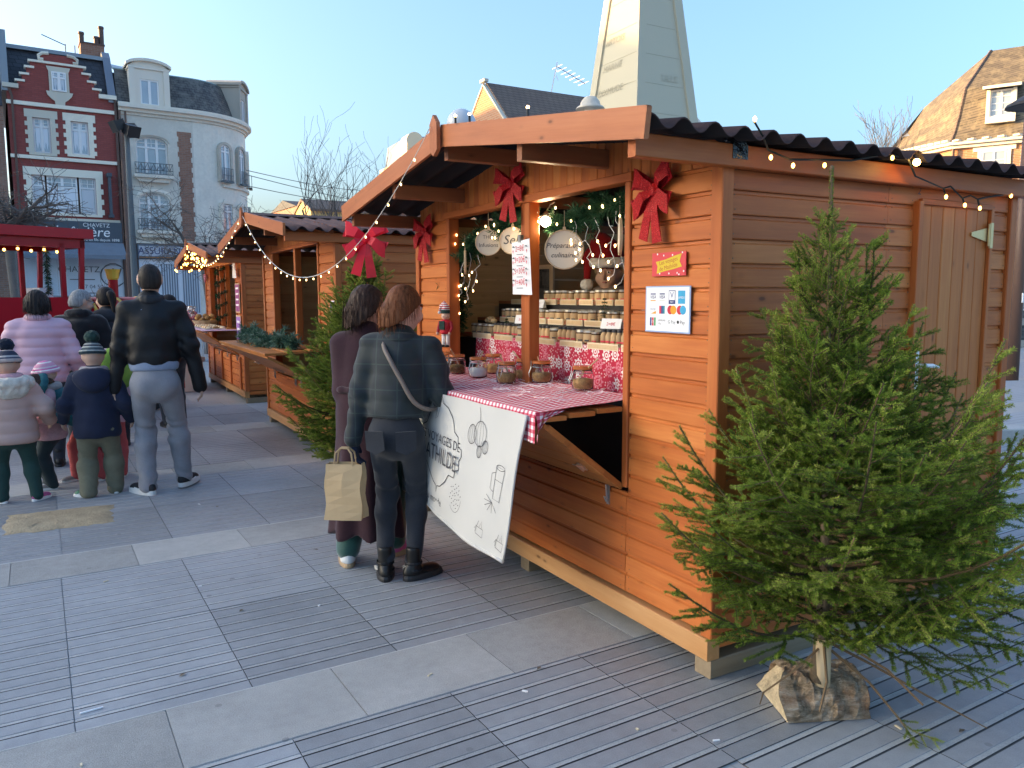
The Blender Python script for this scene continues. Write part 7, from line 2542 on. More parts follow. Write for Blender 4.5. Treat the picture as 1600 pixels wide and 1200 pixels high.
# ================================================================== STALL GOODS AND DECORATION
def gingham():
 m, t, b, N, L = _nodes('red_gingham')
 uv = N('ShaderNodeUVMap')
 s = N('ShaderNodeSeparateXYZ'); L(uv.outputs[0], s.inputs[0])
 def st(v): return _math(t, 'LESS_THAN', _math(t, 'FLOORED_MODULO', v, .034), .017)
 f = _math(t, 'MULTIPLY', _math(t, 'ADD', st(s.outputs[0]), st(s.outputs[1])), .5)
 c = _ramp(t, f, [(.1, (.78, .75, .74)), (.5, (.66, .17, .22)), (.9, (.52, .02, .06))])
 L(c, b.inputs['Base Color']); b.inputs['Roughness'].default_value = .85
 return m
M['gingham'] = gingham()
def snowflake_cloth():
 m, t, b, N, L = _nodes('red_snowflake_cloth')
 uv = N('ShaderNodeUVMap')
 v0 = N('ShaderNodeTexVoronoi'); v0.inputs['Scale'].default_value = 11; v0.inputs['Randomness'].default_value = .55
 v0.voronoi_dimensions = '2D'
 L(uv.outputs[0], v0.inputs['Vector'])
 sc = N('ShaderNodeVectorMath'); sc.operation = 'SUBTRACT'
 L(uv.outputs[0], sc.inputs[0]); L(v0.outputs['Position'], sc.inputs[1])
 s = N('ShaderNodeSeparateXYZ'); L(sc.outputs[0], s.inputs[0])
 a = _math(t, 'ARCTAN2', s.outputs[1], s.outputs[0])
 pet = _math(t, 'COSINE', _math(t, 'MULTIPLY', a, 8))
 rd = _math(t, 'SQRT', _math(t, 'ADD', _math(t, 'MULTIPLY', s.outputs[0], s.outputs[0]), _math(t, 'MULTIPLY', s.outputs[1], s.outputs[1])))
 rr = _math(t, 'MULTIPLY', rd, 11)
 edge = _math(t, 'MULTIPLY_ADD', pet, .06, .34)
 inside = _math(t, 'LESS_THAN', rr, edge)
 ring_ = _math(t, 'MULTIPLY', _math(t, 'GREATER_THAN', rr, .15), _math(t, 'LESS_THAN', rr, .23))
 core = _math(t, 'LESS_THAN', rr, .07)
 f = _math(t, 'SUBTRACT', inside, _math(t, 'MAXIMUM', ring_, core), clamp=True)
 sc2 = N('ShaderNodeSeparateColor'); L(v0.outputs['Color'], sc2.inputs[0])
 white = _mix(t, _math(t, 'GREATER_THAN', sc2.outputs[0], .45), (.62, .16, .22), (.78, .72, .70))
 v1 = N('ShaderNodeTexVoronoi'); v1.inputs['Scale'].default_value = 46; v1.voronoi_dimensions = '2D'
 L(uv.outputs[0], v1.inputs['Vector'])
 dots = _math(t, 'LESS_THAN', v1.outputs['Distance'], .22)
 c = _mix(t, _math(t, 'MULTIPLY', dots, .7), (.50, .010, .045), (.75, .55, .55))
 c = _mix(t, f, c, white)
 L(c, b.inputs['Base Color']); b.inputs['Roughness'].default_value = .8
 return m
M['snow'] = snowflake_cloth()
def banner_mat():
 m, t, b, N, L = _nodes('cream_banner_cloth')
 tc = N('ShaderNodeTexCoord')
 n = _noise(t, tc.outputs['Object'], 2.2, 3); n2 = _noise(t, tc.outputs['Object'], 300, 2)
 c = _mix(t, n, (.50, .485, .455), (.60, .585, .555))
 L(c, b.inputs['Base Color']); b.inputs['Roughness'].default_value = .8
 _bump(t, b, n2, .15, .002)
 return m
M['banner'] = banner_mat()
M['glass'] = clear_glass('jar_glass', (.99, .99, .99))
M['glass'].node_tree.nodes['Principled BSDF'].inputs['IOR'].default_value = 1.25
M['jar_dark'] = pm('brown_jar_content', (.13, .075, .04), .25, .25, 30, spec=.5)
M['lid'] = pm('silver_lid', (.60, .58, .54), .3, .06, 9, metal=.8)
M['lid_dark'] = pm('dark_lid', (.05, .05, .055), .4, .1, 9)
M['spice'] = pm('ground_spice', (.60, .33, .13), .95, .35, 60, .8, 200, bd=.004)
M['spice_dark'] = pm('brown_spice', (.40, .22, .09), .95, .35, 60, .8, 200, bd=.004)
M['salt'] = pm('white_salt', (.72, .71, .70), .9, .08, 60, .5, 200)
M['seal'] = pm('orange_rubber_seal', (.62, .17, .04), .5, .05, 9)
M['hoop'] = pm('beech_hoop', (.56, .40, .25), .5, .08, 9)
M['canvas'] = pm('cream_canvas', (.70, .62, .52), .85, .05, 9, .3, 300)
M['shred'] = pm('paper_shred', (.78, .74, .76), .8, .05, 9)
M['glitter'] = None
def glitter():
 m, t, b, N, L = _nodes('red_glitter_ribbon')
 tc = N('ShaderNodeTexCoord')
 vo = N('ShaderNodeTexVoronoi'); vo.inputs['Scale'].default_value = 330
 L(tc.outputs['Object'], vo.inputs['Vector'])
 sc = N('ShaderNodeSeparateColor'); L(vo.outputs['Color'], sc.inputs[0])
 c = _ramp(t, sc.outputs[0], [(.0, (.26, .002, .005)), (.5, (.50, .007, .012)), (.88, (.58, .015, .022)), (.985, (.68, .08, .08))])
 L(c, b.inputs['Base Color']); b.inputs['Roughness'].default_value = .55
 b.inputs['Specular IOR Level'].default_value = .25
 _bump(t, b, sc.outputs[1], .8, .004)
 return m
M['glitter'] = glitter()
M['pink_bow'] = pm('translucent_red_ribbon', (.64, .010, .028), .55, .2, 6)
M['cable_dark'] = pm('dark_green_cable', (.012, .018, .014), .5, .1, 9)
M['cable_white'] = pm('white_cable', (.70, .68, .64), .5, .05, 9)
nu, nv = 66, 26
P_, U_ = [], []
ya, yb = .615, 2.50
for i in range(nu + 1):
 y = ya + (yb - ya) * i / nu
 row, ur = [], []
 for j in range(nv + 1):
  s_ = j / nv * .74              # along: from inside to the front edge, then down
  if s_ < .60:
   x = .125 - s_
   z = 1.1 + (.125 - s_) * .05 + .0035 * math.sin(y * 23 + s_ * 9) * math.sin(s_ * 11)
   z += .010
  else:
   dz = s_ - .60
   x = -.478 - .004 - .010 * math.sin(y * 19) * dz / .14 - .012 * math.sin(y * 41 + 1) * dz / .14
   z = 1.086 - dz - .004 * math.sin(y * 7)
  row.append((x, y, z)); ur.append((y, s_))
 P_.append(row); U_.append(ur)
gb = MB().grid(P_, 0, U_)
go = gb.build('tablecloth', M['gingham'], smooth=True)
tag(go, 'red and white gingham tablecloth on the fold-out counter of the nearest chalet', 'tablecloth')
cf = MB()
P_, U_ = [], []
for i in range(9):
 u = i / 8
 row, ur = [], []
 for j in range(7):
  v = j / 6
  row.append((-.482 + .16 * u * (1 - v * .8), .612 - .012 * v - .014 * math.sin(u * 6 + v * 3), 1.088 - v * (.135 - .11 * u)))
  ur.append((u * .16, v * .14))
 P_.append(row); U_.append(ur)
cf.grid(P_, 0, U_).build('folded_corner', M['gingham'], go, smooth=True)
BN = thing('banner', 'white cloth banner with a black printed logo and spice drawings below the gingham cloth', 'banner', (-.497, 0, 0))
TLy, TRy, BLy, BRy = 2.42, .665, 2.30, .865
def ban(u, v):            # u 0..1 right->left, v 0..1 top->bottom; local x is the bulge
 y = (TRy + (TLy - TRy) * u) * (1 - v) + (BRy + (BLy - BRy) * u) * v
 z = (1.07 * (1 - v)) + v * (.345 + .10 * u)
 bl = -.016 * math.sin(math.pi * v) + .016 * math.sin(u * 8 + v * 2) * (.2 + v * .8) + .005 * math.sin(u * 21 - v * 6) - .035 * v * v
 z -= .012 * math.sin(u * 7 + .5) * v
 return Vector((bl, y, z))
b = MB().grid([[tuple(ban(i / 40, j / 24)) for j in range(25)] for i in range(41)])
b.build('banner_cloth', M['banner'], BN, smooth=True)
b = MB().tube([tuple(ban(i / 20, 1.0) + Vector((0.004, 0, 0))) for i in range(21)], .010, 6)
b.build('bottom_hem', M['banner'], BN, smooth=True)
b = MB().tube([tuple(ban(0, j / 12) + Vector((.003, 0, 0))) for j in range(13)], .006, 6)
b.build('side_hem', M['banner'], BN, smooth=True)
def flat_line(pts, wd, closed=False, nm='print_line', mat='ink'):
 """ribbon lying on the banner; pts in banner u,v"""
 q = [ban(u, v) + Vector((-.0025, 0, 0)) for u, v in pts]
 if closed: q.append(q[0])
 b = MB()
 n = len(q)
 for i, p in enumerate(q):
  d = (q[min(i + 1, n - 1)] - q[max(0, i - 1)])
  if closed and i in (0, n - 1): d = q[1] - q[n - 2]
  nn = Vector((0, -d.z, d.y)).normalized() * wd / 2
  b.v += [tuple(p + nn), tuple(p - nn)]
 b.f = [(2 * i, 2 * i + 1, 2 * i + 3, 2 * i + 2) for i in range(n - 1)]
 b.m = [0] * len(b.f)
 return b
WU, HV = 1.62, .67
def bl(cx, cy, pts):      # pts in metres right(+)/up(+), as read from the front
 return [(cx - x / WU, cy - y / HV) for x, y in pts]
acc = []
def ink_line(cx, cy, pts, wd=.006, closed=False):
 wd *= .75
 acc.append(flat_line(bl(cx, cy, pts), wd, closed))
LCU, LCV = .50, .42
half = [(0, .27), (.012, .235), (.07, .215), (.13, .165), (.165, .105), (.22, .085), (.235, .04), (.275, .030), (.283, -.005), (.262, -.03), (.268, -.075), (.235, -.085), (.225, -.125), (.165, -.125), (.13, -.17), (.06, -.215), (.012, -.225), (0, -.262)]
fullc = half + [(-x, y) for x, y in half[::-1][1:-1]]
ink_line(LCU, LCV, fullc, .008, True)
for (cx, cy) in ((.25, .21),):      # garlic bulbs
 for ox, oy, rx, ry in ((.03, .0, .055, .062), (-.045, -.012, .040, .048), (.085, -.055, .026, .032), (.035, -.085, .020, .03)):
  ink_line(cx, cy, [(ox + rx * math.cos(t), oy + ry * math.sin(t)) for t in [i * .45 for i in range(14)]], .0045, True)
  for k_ in (-.5, 0, .5):
   ink_line(cx, cy, [(ox + rx * k_ * math.cos(t), oy + ry * math.sin(t)) for t in [-1.2 + i * .4 for i in range(7)]], .0025)
 ink_line(cx, cy, [(.02, .06), (.015, .09), (.0, .125)], .005)
for (cx, cy) in ((.085, .50),):     # tea glass
 ink_line(cx, cy, [(-.04, .08), (.05, .075), (.035, -.075), (-.03, -.07)], .0045, True)
 ink_line(cx, cy, [(.004 + .045 * math.cos(t), .078 + .012 * math.sin(t)) for t in [i * .5 for i in range(13)]], .004, True)
 ink_line(cx, cy, [(-.04, .05), (-.075, .04), (-.07, -.03), (-.035, -.04)], .004)
 ink_line(cx, cy, [(-.035, .02), (.044, .015)], .003)
 for a in range(6):
  ink_line(cx, cy, [(-.03, -.09), (-.03 + .08 * math.cos(a * .55 + 2.6), -.09 + .05 * math.sin(a * .55 + 2.6))], .0035)
for (cx, cy) in ((.345, .74),):      # dotted seed head
 for i in range(26):
  t, r = i * 2.4, .012 * math.sqrt(i)
  x, y = r * math.cos(t), r * 1.15 * math.sin(t)
  ink_line(cx, cy, [(x, y), (x + .008, y + .006)], .005)
 ink_line(cx, cy, [(.065 * math.cos(t), -.01 + .075 * math.sin(t)) for t in [-2.4 + i * .3 for i in range(9)]], .003)
for (cx, cy) in ((.155, .87), (.035, .90), (.60, .06)):
 ink_line(cx, cy, [(-.035, -.02), (.03, -.03), (.035, .01), (-.03, .015)], .004, True)
 ink_line(cx, cy, [(-.03, .015), (-.015, .045), (.0, .02), (.015, .05), (.02, .012)], .0035)
 ink_line(cx, cy, [(-.05, .0), (-.035, .02), (-.04, -.015)], .0035)
ink_line(.52, .10, [(-.02, .07), (.03, .075), (.015, .0), (-.005, -.06), (-.03, -.075), (-.01, .0)], .004, True)
ink_line(.62, .80, [(-.05, .0), (0, .05), (.04, .0), (0, -.04)], .003, True)
allb = MB()
for q in acc: allb.add(q.v, q.f)
tag(allb.build('printed_drawing', M['ink'], BN), kind='stuff')
def ban_text(s_, size, u, v, mat='ink', shear=0., sx=1.):
 p = ban(u, v); ex = (ban(u - .02, v) - ban(u + .02, v)); ez = (ban(u, v - .02) - ban(u, v + .02))
 text(BN, s_, size, tuple(p + Vector((-.009, 0, 0))), ex, ez, M[mat], shear, sx)
ban_text('LES VOYAGES DE', .072, LCU, .365, sx=.95)
ban_text('MATHILDE', .125, LCU, .50, sx=.86)
ban_text('les Cuisines du monde', .062, .64, .90, 'ink', .3)
# ---------------- clip-top spice jars on the counter
def counter_jar(label, x, y, content='spice', lean=.4, scale=1.):
 P = thing('spice_jar', label, 'jar', (x, y, 1.1 + x * .05 + .0135), rnd.uniform(-.6, .6), 'clip-top tasting jars on the gingham counter')
 R0 = .058 * scale; H0 = .106 * scale
 b = MB().lathe([(R0 * .72, 0), (R0 * .95, .006), (R0, .03), (R0 * .98, H0 * .7), (R0 * .86, H0 * .86), (R0 * .84, H0), (R0 * .79, H0), (R0 * .80, H0 * .86), (R0 * .92, H0 * .68), (R0 * .94, .03), (R0 * .88, .009), (.001, .007)], 20, cap=False)
 b.build('glass_body', M['glass'], P, smooth=True)
 b = MB().lathe([(R0 * .86, .0095), (R0 * .92, .03), (R0 * .915, H0 * .50), (R0 * .5, H0 * .56), (.001, H0 * .5)], 16, cap=False)
 b.build('contents', M[content], P, smooth=True)
 b = MB().lathe([(R0 * .86, H0 + .001), (R0 * .89, H0 + .003), (R0 * .86, H0 + .006)], 20)
 b.build('rubber_seal', M['seal'], P, smooth=True)
 b = MB().lathe([(R0 * .90, H0 + .0065), (R0 * .91, H0 + .012), (R0 * .80, H0 + .018), (R0 * .4, H0 + .016), (.001, H0 + .015)], 20, cap=False)
 b.build('glass_lid', M['glass'], P, smooth=True)
 b = MB().tube([(R0 * .88 * math.cos(t), R0 * .88 * math.sin(t), H0 * .84) for t in [i * .42 for i in range(16)]], .0018, 4, cap=False)
 b.tube([(-R0, -.012, H0 * .84), (-R0 - .014, -.012, H0 * .5), (-R0 - .010, 0, H0 * .3), (-R0 - .014, .012, H0 * .5), (-R0, .012, H0 * .84), (-R0 + .0, .012, H0 + .015)], .0018, 4)
 b.build('wire_clip', M['metal'], P)
 a = rnd.uniform(0, 6.28)
 b = MB().tube([(R0 * .5 * math.cos(a), R0 * .5 * math.sin(a), H0 * .5), (-R0 * .9 * math.cos(a), -R0 * .9 * math.sin(a), H0 + .03), (-R0 * 1.4 * math.cos(a), -R0 * 1.4 * math.sin(a), H0 + .055)], [.005, .0035, .0045], 6)
 b.build('wooden_spoon', M['pale_wood'], P)
 return P
for lab, x, y, c in (('spice jar with wooden spoon, nearest the right end of the gingham counter', .05, 1.02, 'spice'), ('spice jar right of the centre post, half filled with brown spice', .045, 1.42, 'spice_dark'), ('spice jar in front of the centre post, filled with orange crumble', -.11, 1.55, 'spice'),
                     ('clip-top jar of white salt on the gingham counter', -.10, 1.92, 'salt'), ('jar of dark spice beside the elbow of the plaid jacket', -.11, 2.20, 'spice_dark'), ('spice jar farthest left, under the nutcracker', -.08, 2.42, 'spice_dark'), ('jar behind the white salt jar', .06, 2.02, 'spice'), ('jar half hidden behind the centre post jar', .04, 1.60, 'spice_dark')):
 counter_jar(lab, x, y, c)
b = MB()
for i in range(80):
 x, y = rnd.uniform(-.34, .1), rnd.uniform(.72, 1.75)
 a = rnd.uniform(0, 3.14)
 pts = []
 for k_ in range(6):
  pts.append((x + .020 * k_ * math.cos(a) + rnd.uniform(-.006, .006), y + .020 * k_ * math.sin(a) + rnd.uniform(-.006, .006), 1.113 + x * .05 + rnd.uniform(.001, .014)))
 b.tube(pts, .0012, 3, cap=False)
tag(b.build('paper_shreds', M['shred']), 'white paper shreds scattered between the jars on the gingham cloth', 'paper shreds', kind='stuff')
b = MB()
for sg in (-1, 1):
 b.tube([(0, 0, .06), (.02, sg * .05, .10), (.01, sg * .09, .06), (0, 0, .05)], [.02, .035, .03, .015], 8)
 b.tube([(0, 0, .05), (.0, sg * .05, .0)], [.015, .03], 6)
rb = thing('red_bow', 'small red fabric bow on the counter before the snowflake cloth', 'bow', (.10, 1.76, 1.112))
b.build('ribbon', M['bow_red'], rb, smooth=True)
# ---------------- stepped display with snowflake cloth
XS, ZS = (.22, .40, .58), (1.335, 1.444, 1.564)
DS = thing('stepped_display', 'stepped display inside the stall covered by a red snowflake cloth', 'display', (0, 0, 0))
P_, U_ = [], []
for i in range(81):
 y = .60 + 1.95 * i / 80
 row, ur = [], []
 for j in range(15):
  v = j / 14
  row.append((XS[0] - .012 + .010 * math.sin(y * 26 + v) * v + .006 * math.sin(y * 61) * v, y, ZS[0] - .002 - v * .232)); ur.append((y, v * .232))
 P_.append(row); U_.append(ur)
MB().grid(P_, 0, U_).build('snowflake_cloth', M['snow'], DS, smooth=True)
for k_ in range(3):
 x1 = XS[k_] + (.175 if k_ < 2 else .2)
 MB().box(XS[k_] - .005, x1, .6, 2.9, ZS[k_] - .02, ZS[k_]).build('shelf', M['dark_wood'], DS)
 if k_:
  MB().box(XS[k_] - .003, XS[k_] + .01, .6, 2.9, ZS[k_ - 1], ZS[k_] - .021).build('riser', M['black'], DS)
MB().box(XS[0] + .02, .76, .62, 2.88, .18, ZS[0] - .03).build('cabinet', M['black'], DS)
MB().box(XS[0] + .012, XS[1] - .006, .6, 2.9, ZS[0], ZS[0] + .003).build('red_runner', M['bow_red'], DS)
def jar_proto(name, r, h, lidr, lidh, lidm, label_, bodym='kraft', neck=False):
 P = thing(name, label_, 'jar')
 if neck:
  prof = [(r * .95, 0), (r, .004), (r, h * .72), (r * .75, h * .86), (r * .62, h)]
 else:
  prof = [(r * .94, 0), (r, .004), (r * 1.02, h * .80), (r * .96, h)]
 MB().lathe(prof, 12).build('jar_body', M[bodym], P, smooth=True)
 MB().lathe([(r * lidr, h), (r * lidr, h + lidh * .85), (r * lidr * .94, h + lidh)], 12).build('lid', M[lidm], P, smooth=False)
 if not neck:
  MB().lathe([(r * 1.012, h * .84), (r * 1.0, h * .985)], 12, cap=False).build('glass_rim', M['jar_dark'], P)
 MB().box(-.012, .012, -r * 1.035 - .001, -r * .9, h * .16, h * .30).build('label_stripe', M['red_ink'] if rnd.random() < .5 else M['ink'], P)
 return P
tiers = ['lowest', 'middle', 'top']
PROTO = {}
for k_ in range(3):
 g_ = 'kraft labelled jars on the %s tier' % tiers[k_]
 PROTO[k_, 'J'] = jar_proto('kraft_jar', .034, .058, 1.02, .012, 'lid', 'kraft labelled jar with silver lid on the %s tier of the display' % tiers[k_])
 PROTO[k_, 'j'] = jar_proto('kraft_jar', .026, .054, 1.03, .010, 'lid', 'slim kraft labelled jar with silver lid on the %s tier of the display' % tiers[k_])
 PROTO[k_, 'b'] = jar_proto('spice_bottle', .0205, .066, .72, .014, 'lid_dark', 'slender kraft wrapped spice bottle on the %s tier of the display' % tiers[k_], neck=True)
 for q in 'Jjb': PROTO[k_, q]['group'] = g_ + {'J': '', 'j': ', slim', 'b': ', bottles'}[q]
used_p = set()
def put(k_, kind, y, dx=0.):
 pr = PROTO[k_, kind]
 if (k_, kind) in used_p: o = copy_tree(pr)
 else: o = pr; used_p.add((k_, kind))
 o.location = (XS[k_] + dx, y, ZS[k_] + .0005 + (.0035 if k_ == 0 else 0))
 o.rotation_euler = (0, 0, R(-60) + rnd.uniform(-.3, .3))
W_ = {'J': .073, 'j': .058, 'b': .046}
rows_ = [('jJJ.bbbbbb.jJJ.bbbbJ.bbbj.JJbb.bbbbbJJ.JJJJ', .66), ('JJjj.JJJj.jjJ.JjjJJ.JJj.jjJJ.JJJj', .66), ('JJJ.jJJJ.JJjJ.JJJj.JJ.jJJJJ', .66)]
for k_ in range(3):
 y = rows_[k_][1]
 for ch in rows_[k_][0]:
  if ch == '.': y += .022; continue
  y += W_[ch] / 2
  if y < 2.72:
   put(k_, ch, y, .05)
   if ch in 'Jj' and rnd.random() < .75: put(k_, ch, y + rnd.uniform(-.01, .01), .125)
  y += W_[ch] / 2
for q, pr in PROTO.items():
 if q not in used_p:
  for c in list(pr.children): bpy.data.objects.remove(c)
  bpy.data.objects.remove(pr)
ORD = ['first', 'second', 'third', 'fourth', 'fifth', 'sixth', 'seventh', 'eighth', 'ninth', 'tenth', 'eleventh', 'twelfth']
for k_ in range(3):
 y = .63
 i_ = 0
 while y < 2.55:
  wd = (.26, .19, .17)[k_] * rnd.uniform(.85, 1.15)
  ct = MB().box(XS[k_] - .014, XS[k_] + .0, y, y + wd, ZS[k_] - .024 + (.0 if k_ else .002), ZS[k_] + .012)
  ct.box(XS[k_] - .016, XS[k_] - .0145, y + .008, y + wd - .008, ZS[k_] - .017, ZS[k_] + .006, 1)
  o = ct.build('product_card', [M['card'], M['pale_wood']], None, rot=(0, 0, 0))
  tag(o, '%s cream product card from the right jamb on the %s tier edge' % (ORD[i_], tiers[k_]), 'card', 'cream product cards on the %s tier' % tiers[k_])
  y += wd + rnd.uniform(.01, .05); i_ += 1
def price_tent(x, y, z, s_, lab, rz=0., w=.13, h=.055):
 P = thing('price_card', lab, 'card', (x, y, z), R(-70) + rz)
 MB().prism([(-.02, 0), (0, h), (.02, 0), (.017, 0), (0, h - .004), (-.017, 0)], -w / 2, w / 2, plane='yz').build('card', M['paper'], P)
 text(P, s_, .026, (0, -.0128, h * .45), (1, 0, 0), (0, .02, h), M['red_ink'])
 return P
price_tent(.52, 1.06, ZS[1] + .073, '5=30€', 'white price card standing before the stall keeper', 0)
price_tent(.34, .80, ZS[1] + .076, '3=20€', 'white price card lying on lids at the right of the middle tier', .2, .14)
price_tent(.33, 1.15, ZS[0] + .085, '2=8€', 'white price card above the bottles right of the centre post')
price_tent(.34, 2.12, ZS[0] + .085, '5=30€', 'white price card on the bottles left of the centre post')
price_tent(.50, 2.22, ZS[1] + .075, '7=40€', 'white price card on the middle tier left of the centre post')
price_tent(.60, .70, ZS[2] + .075, '7=40€', 'white price card on the top tier by the right jamb')
def brush_tree(x, y, z, h, lab):
 N_ = Needles()
 for q in range(7):
  zz = h * (.14 + .82 * q / 7)
  r = .30 * h * (1 - q / 7.4)
  for a in range(10):
   t = a * .628 + q
   N_.along((0, 0, zz), (r * math.cos(t), r * math.sin(t), zz - .03 * h), 9, .010, .0012, .1, .5)
 N_.mb.tube([(0, 0, 0), (0, 0, h)], [.003, .001], 4)
 N_.mb.lathe([(.012, 0), (.012, .012)], 8)
 P = thing('bottle_brush_tree', lab, 'ornament', (x, y, z))
 link('bristles', N_.mesh('bristles', [M['needle_blue'], M['twig']]), P)
brush_tree(.43, 1.36, ZS[1] + .0, .165, 'dark green bottle-brush tree between jars right of the centre post')
brush_tree(.285, .95, ZS[0] + .003, .125, 'small green bottle-brush tree on the lowest tier at the right')
brush_tree(.30, 2.28, ZS[0] + .003, .13, 'small green bottle-brush tree on the lowest tier at the left')
bb = thing('biscuit_bag', 'clear bag of small round biscuits on the jars at the left', 'food', (.28, 2.50, ZS[0] + .075))
for i in range(7):
 MB().ball((rnd.uniform(-.03, .03), -.06 + i * .02, .02 + .012 * (i % 2)), .024, 8, sc=(1, 1, .7)).build('biscuit', pm('biscuit', (.50, .34, .18), .9, .2, 20) if i == 0 else bpy.data.materials['biscuit'], bb, smooth=True)
PF = thing('picture_frame', 'wooden picture frame standing on the top tier behind the post', 'frame', (.80, 2.66, ZS[2] - .02), R(-64))
MB().box(-.11, .11, -.012, .012, .0, .03).box(-.11, .11, -.012, .012, .25, .28).box(-.11, -.08, -.012, .012, .03, .25).box(.08, .11, -.012, .012, .03, .25).build('frame', M['hoop'], PF)
MB().box(-.08, .08, .0, .006, .03, .25).build('picture', M['slate_old'], PF)
MB().box(-.10, .10, -.1, .1, -1.35, -.002).build('shelf_stand', M['black'], PF)
for q, y in enumerate((1.42, 1.36)):
 o = copy_tree(PROTO[2, 'j']); o.location = (.66, y - .08, ZS[2] + .075); o['label'] = 'slim kraft jar stacked on the top tier before the stall keeper'; o['group'] = 'pair of jars stacked on the top tier'
# ---------------- hoop signs
def hoop_sign(lab, x, y, z, r, lines, face=(-.56, -.83), size=.036, shear=.0):
 n = Vector((face[0], face[1], 0)).normalized()
 y, z, x = -2.32 + (y + 2.32) * .954, 1.6 + (z - 1.6) * .954, .04
 P = thing('hoop_sign', lab, 'sign', (x, y, z), math.atan2(n.x, -n.y) )
 F4 = frame4((0, 0, 0), (1, 0, 0), (0, 0, 1), (0, -1, 0))
 MB().lathe([(r * .95, -.006), (r, -.004), (r, .008), (r * .95, .009), (r * .94, .004)], 28, mat=F4, cap=False).build('hoop', M['hoop'], P)
 MB().lathe([(r * .95, -.002), (r * .95, .003)], 28, mat=F4).build('canvas', M['canvas'], P)
 MB().tube([(0, 0, r), (0, 0, r + .10)], .0015, 3).box(-.008, .008, -.004, .004, r - .004, r + .014).build('hanging_thread', M['hoop'], P)
 for i, (s_, dz, sz) in enumerate(lines):
  text(P, s_, sz * r, (0, -.0045, dz * r), (1, 0, 0), (0, 0, 1), M['ink'], shear)
 return P
hoop_sign("round hoop sign reading Thés Infusions under the garland", .15, 2.25, 1.945, .082, [('THÉS', .38, .38), ('Infusions', -.22, .42)])
hoop_sign('round hoop sign starting with the letter S, half behind the price sheet', .15, 1.93, 1.935, .080, [('Sels', .05, .95)], shear=.25)
hoop_sign('large round hoop sign reading Préparations culinaires', .15, 1.355, 1.852, .104, [('Préparations', .20, .36), ('culinaires', -.28, .36)], shear=.3)
hoop_sign('hoop sign hung edge-on near the right jamb', .15, .855, 1.89, .088, [], face=(.80, -.52))
hoop_sign('hoop sign hung edge-on at the dark left end of the opening', .15, 2.60, 1.83, .078, [], face=(.80, -.40))
PS = thing('price_sheet', 'white price sheet with red prices clipped to the centre post', 'sign', (-.035, 1.51, 1.755))
MB().add([(-.004, .098, .142), (-.008, -.105, .155), (.006, -.11, -.15), (.004, .10, -.146), (-.003, .098, .142), (-.007, -.105, .155), (.007, -.11, -.15), (.005, .10, -.146)], [(0, 1, 2, 3), (7, 6, 5, 4)]).build('sheet', M['paper'], PS)
MB().box(-.012, .01, -.012, .012, .14, .18).build('clip', M['metal'], PS)
for i, s_ in enumerate(('2=8€', '3=20€', '5=30€', '7=40€')):
 z = .105 - i * .062
 text(PS, s_, .046, (-.012, -.005, z), (0, -1, .03), (0, .03, 1), M['red_ink'], sx=.95)
 b = MB().box(-.0115, -.011, -.04, .03, z - .033, z - .030)
 for y in (.065, -.075):
  b.prism([(y - .016, z + .006), (y + .016, z + .010), (y, z + .018)], -.0112, -.0108, plane='yz')
 b.build('print', M['iron'], PS)
 for y in (.07, -.08):
  MB().prism([(y - .005, z - .012), (y, z - .026), (y + .005, z - .012), (y, z - .004)], -.0113, -.0107, plane='yz').build('print', M['red_ink'], PS)
PY = thing('payment_sheet', 'white laminated sheet of payment card logos on the front boards right of the opening', 'sign', (-.006, .303, 1.54))
b = MB().box(-.003, .0, -.145, .145, -.10, .10).build('border', pm('blue_grey_border', (.22, .30, .45), .5, .2, 30), PY)
MB().box(-.004, -.0031, -.138, .138, -.094, .094).build('sheet', M['paper'], PY)
CM = {}
def cmat(c):
 if c not in CM: CM[c] = pm('print_ink', c, .6, .03, 4)
 return CM[c]
def mark(y, z, w, h, c, sg=0):
 MB().box(-.0046, -.0042, y - w / 2, y + w / 2, z - h / 2, z + h / 2).build('logo', cmat(c), PY)
def disc(y, z, r, c, dx=0.):
 MB().lathe([(r, .0), (r, .0004)], 18, mat=frame4((-.0042 - dx, y, z), (0, -1, 0), (0, 0, 1), (-1, 0, 0))).build('logo', cmat(c), PY)
BLU, NAV, ORA, RED, LBL = (.03, .20, .55), (.04, .06, .20), (.75, .33, .03), (.62, .03, .05), (.02, .35, .60)
cx_ = [.092, .032, -.032, -.092]
for i in (0, 1):
 text(PY, 'VISA', .020, (-.0048, cx_[i], .052), (0, -1, 0), (0, 0, 1), cmat(NAV), .2)
 mark(cx_[i], .066, .034, .005, NAV); mark(cx_[i], .037, .034, .004, ORA if i == 0 else (.6, .6, .55))
mark(cx_[2], .052, .042, .058, NAV); MB().box(-.0050, -.0047, cx_[2] - .018, cx_[2] + .018, .040, .078).build('logo', M['paper'], PY)
text(PY, 'V', .036, (-.0053, cx_[2], .060), (0, -1, 0), (0, 0, 1), cmat(NAV)); text(PY, 'PAY', .012, (-.0053, cx_[2], .031), (0, -1, 0), (0, 0, 1), M['paper'])
mark(cx_[3], .052, .044, .055, LBL); text(PY, 'AMEX', .015, (-.005, cx_[3], .050), (0, -1, 0), (0, 0, 1), M['paper'])
text(PY, 'DISCOVER', .008, (-.0048, cx_[0], .0), (0, -1, 0), (0, 0, 1), cmat(NAV)); MB().prism([(cx_[0] - .02, -.02), (cx_[0] + .015, -.02), (cx_[0] - .02, -.008)], -.0047, -.0042, plane='yz').build('logo', cmat(ORA), PY)
mark(cx_[1] + .012, -.002, .012, .034, RED); mark(cx_[1], -.002, .012, .034, NAV); mark(cx_[1] - .012, -.002, .012, .034, (.0, .22, .30))
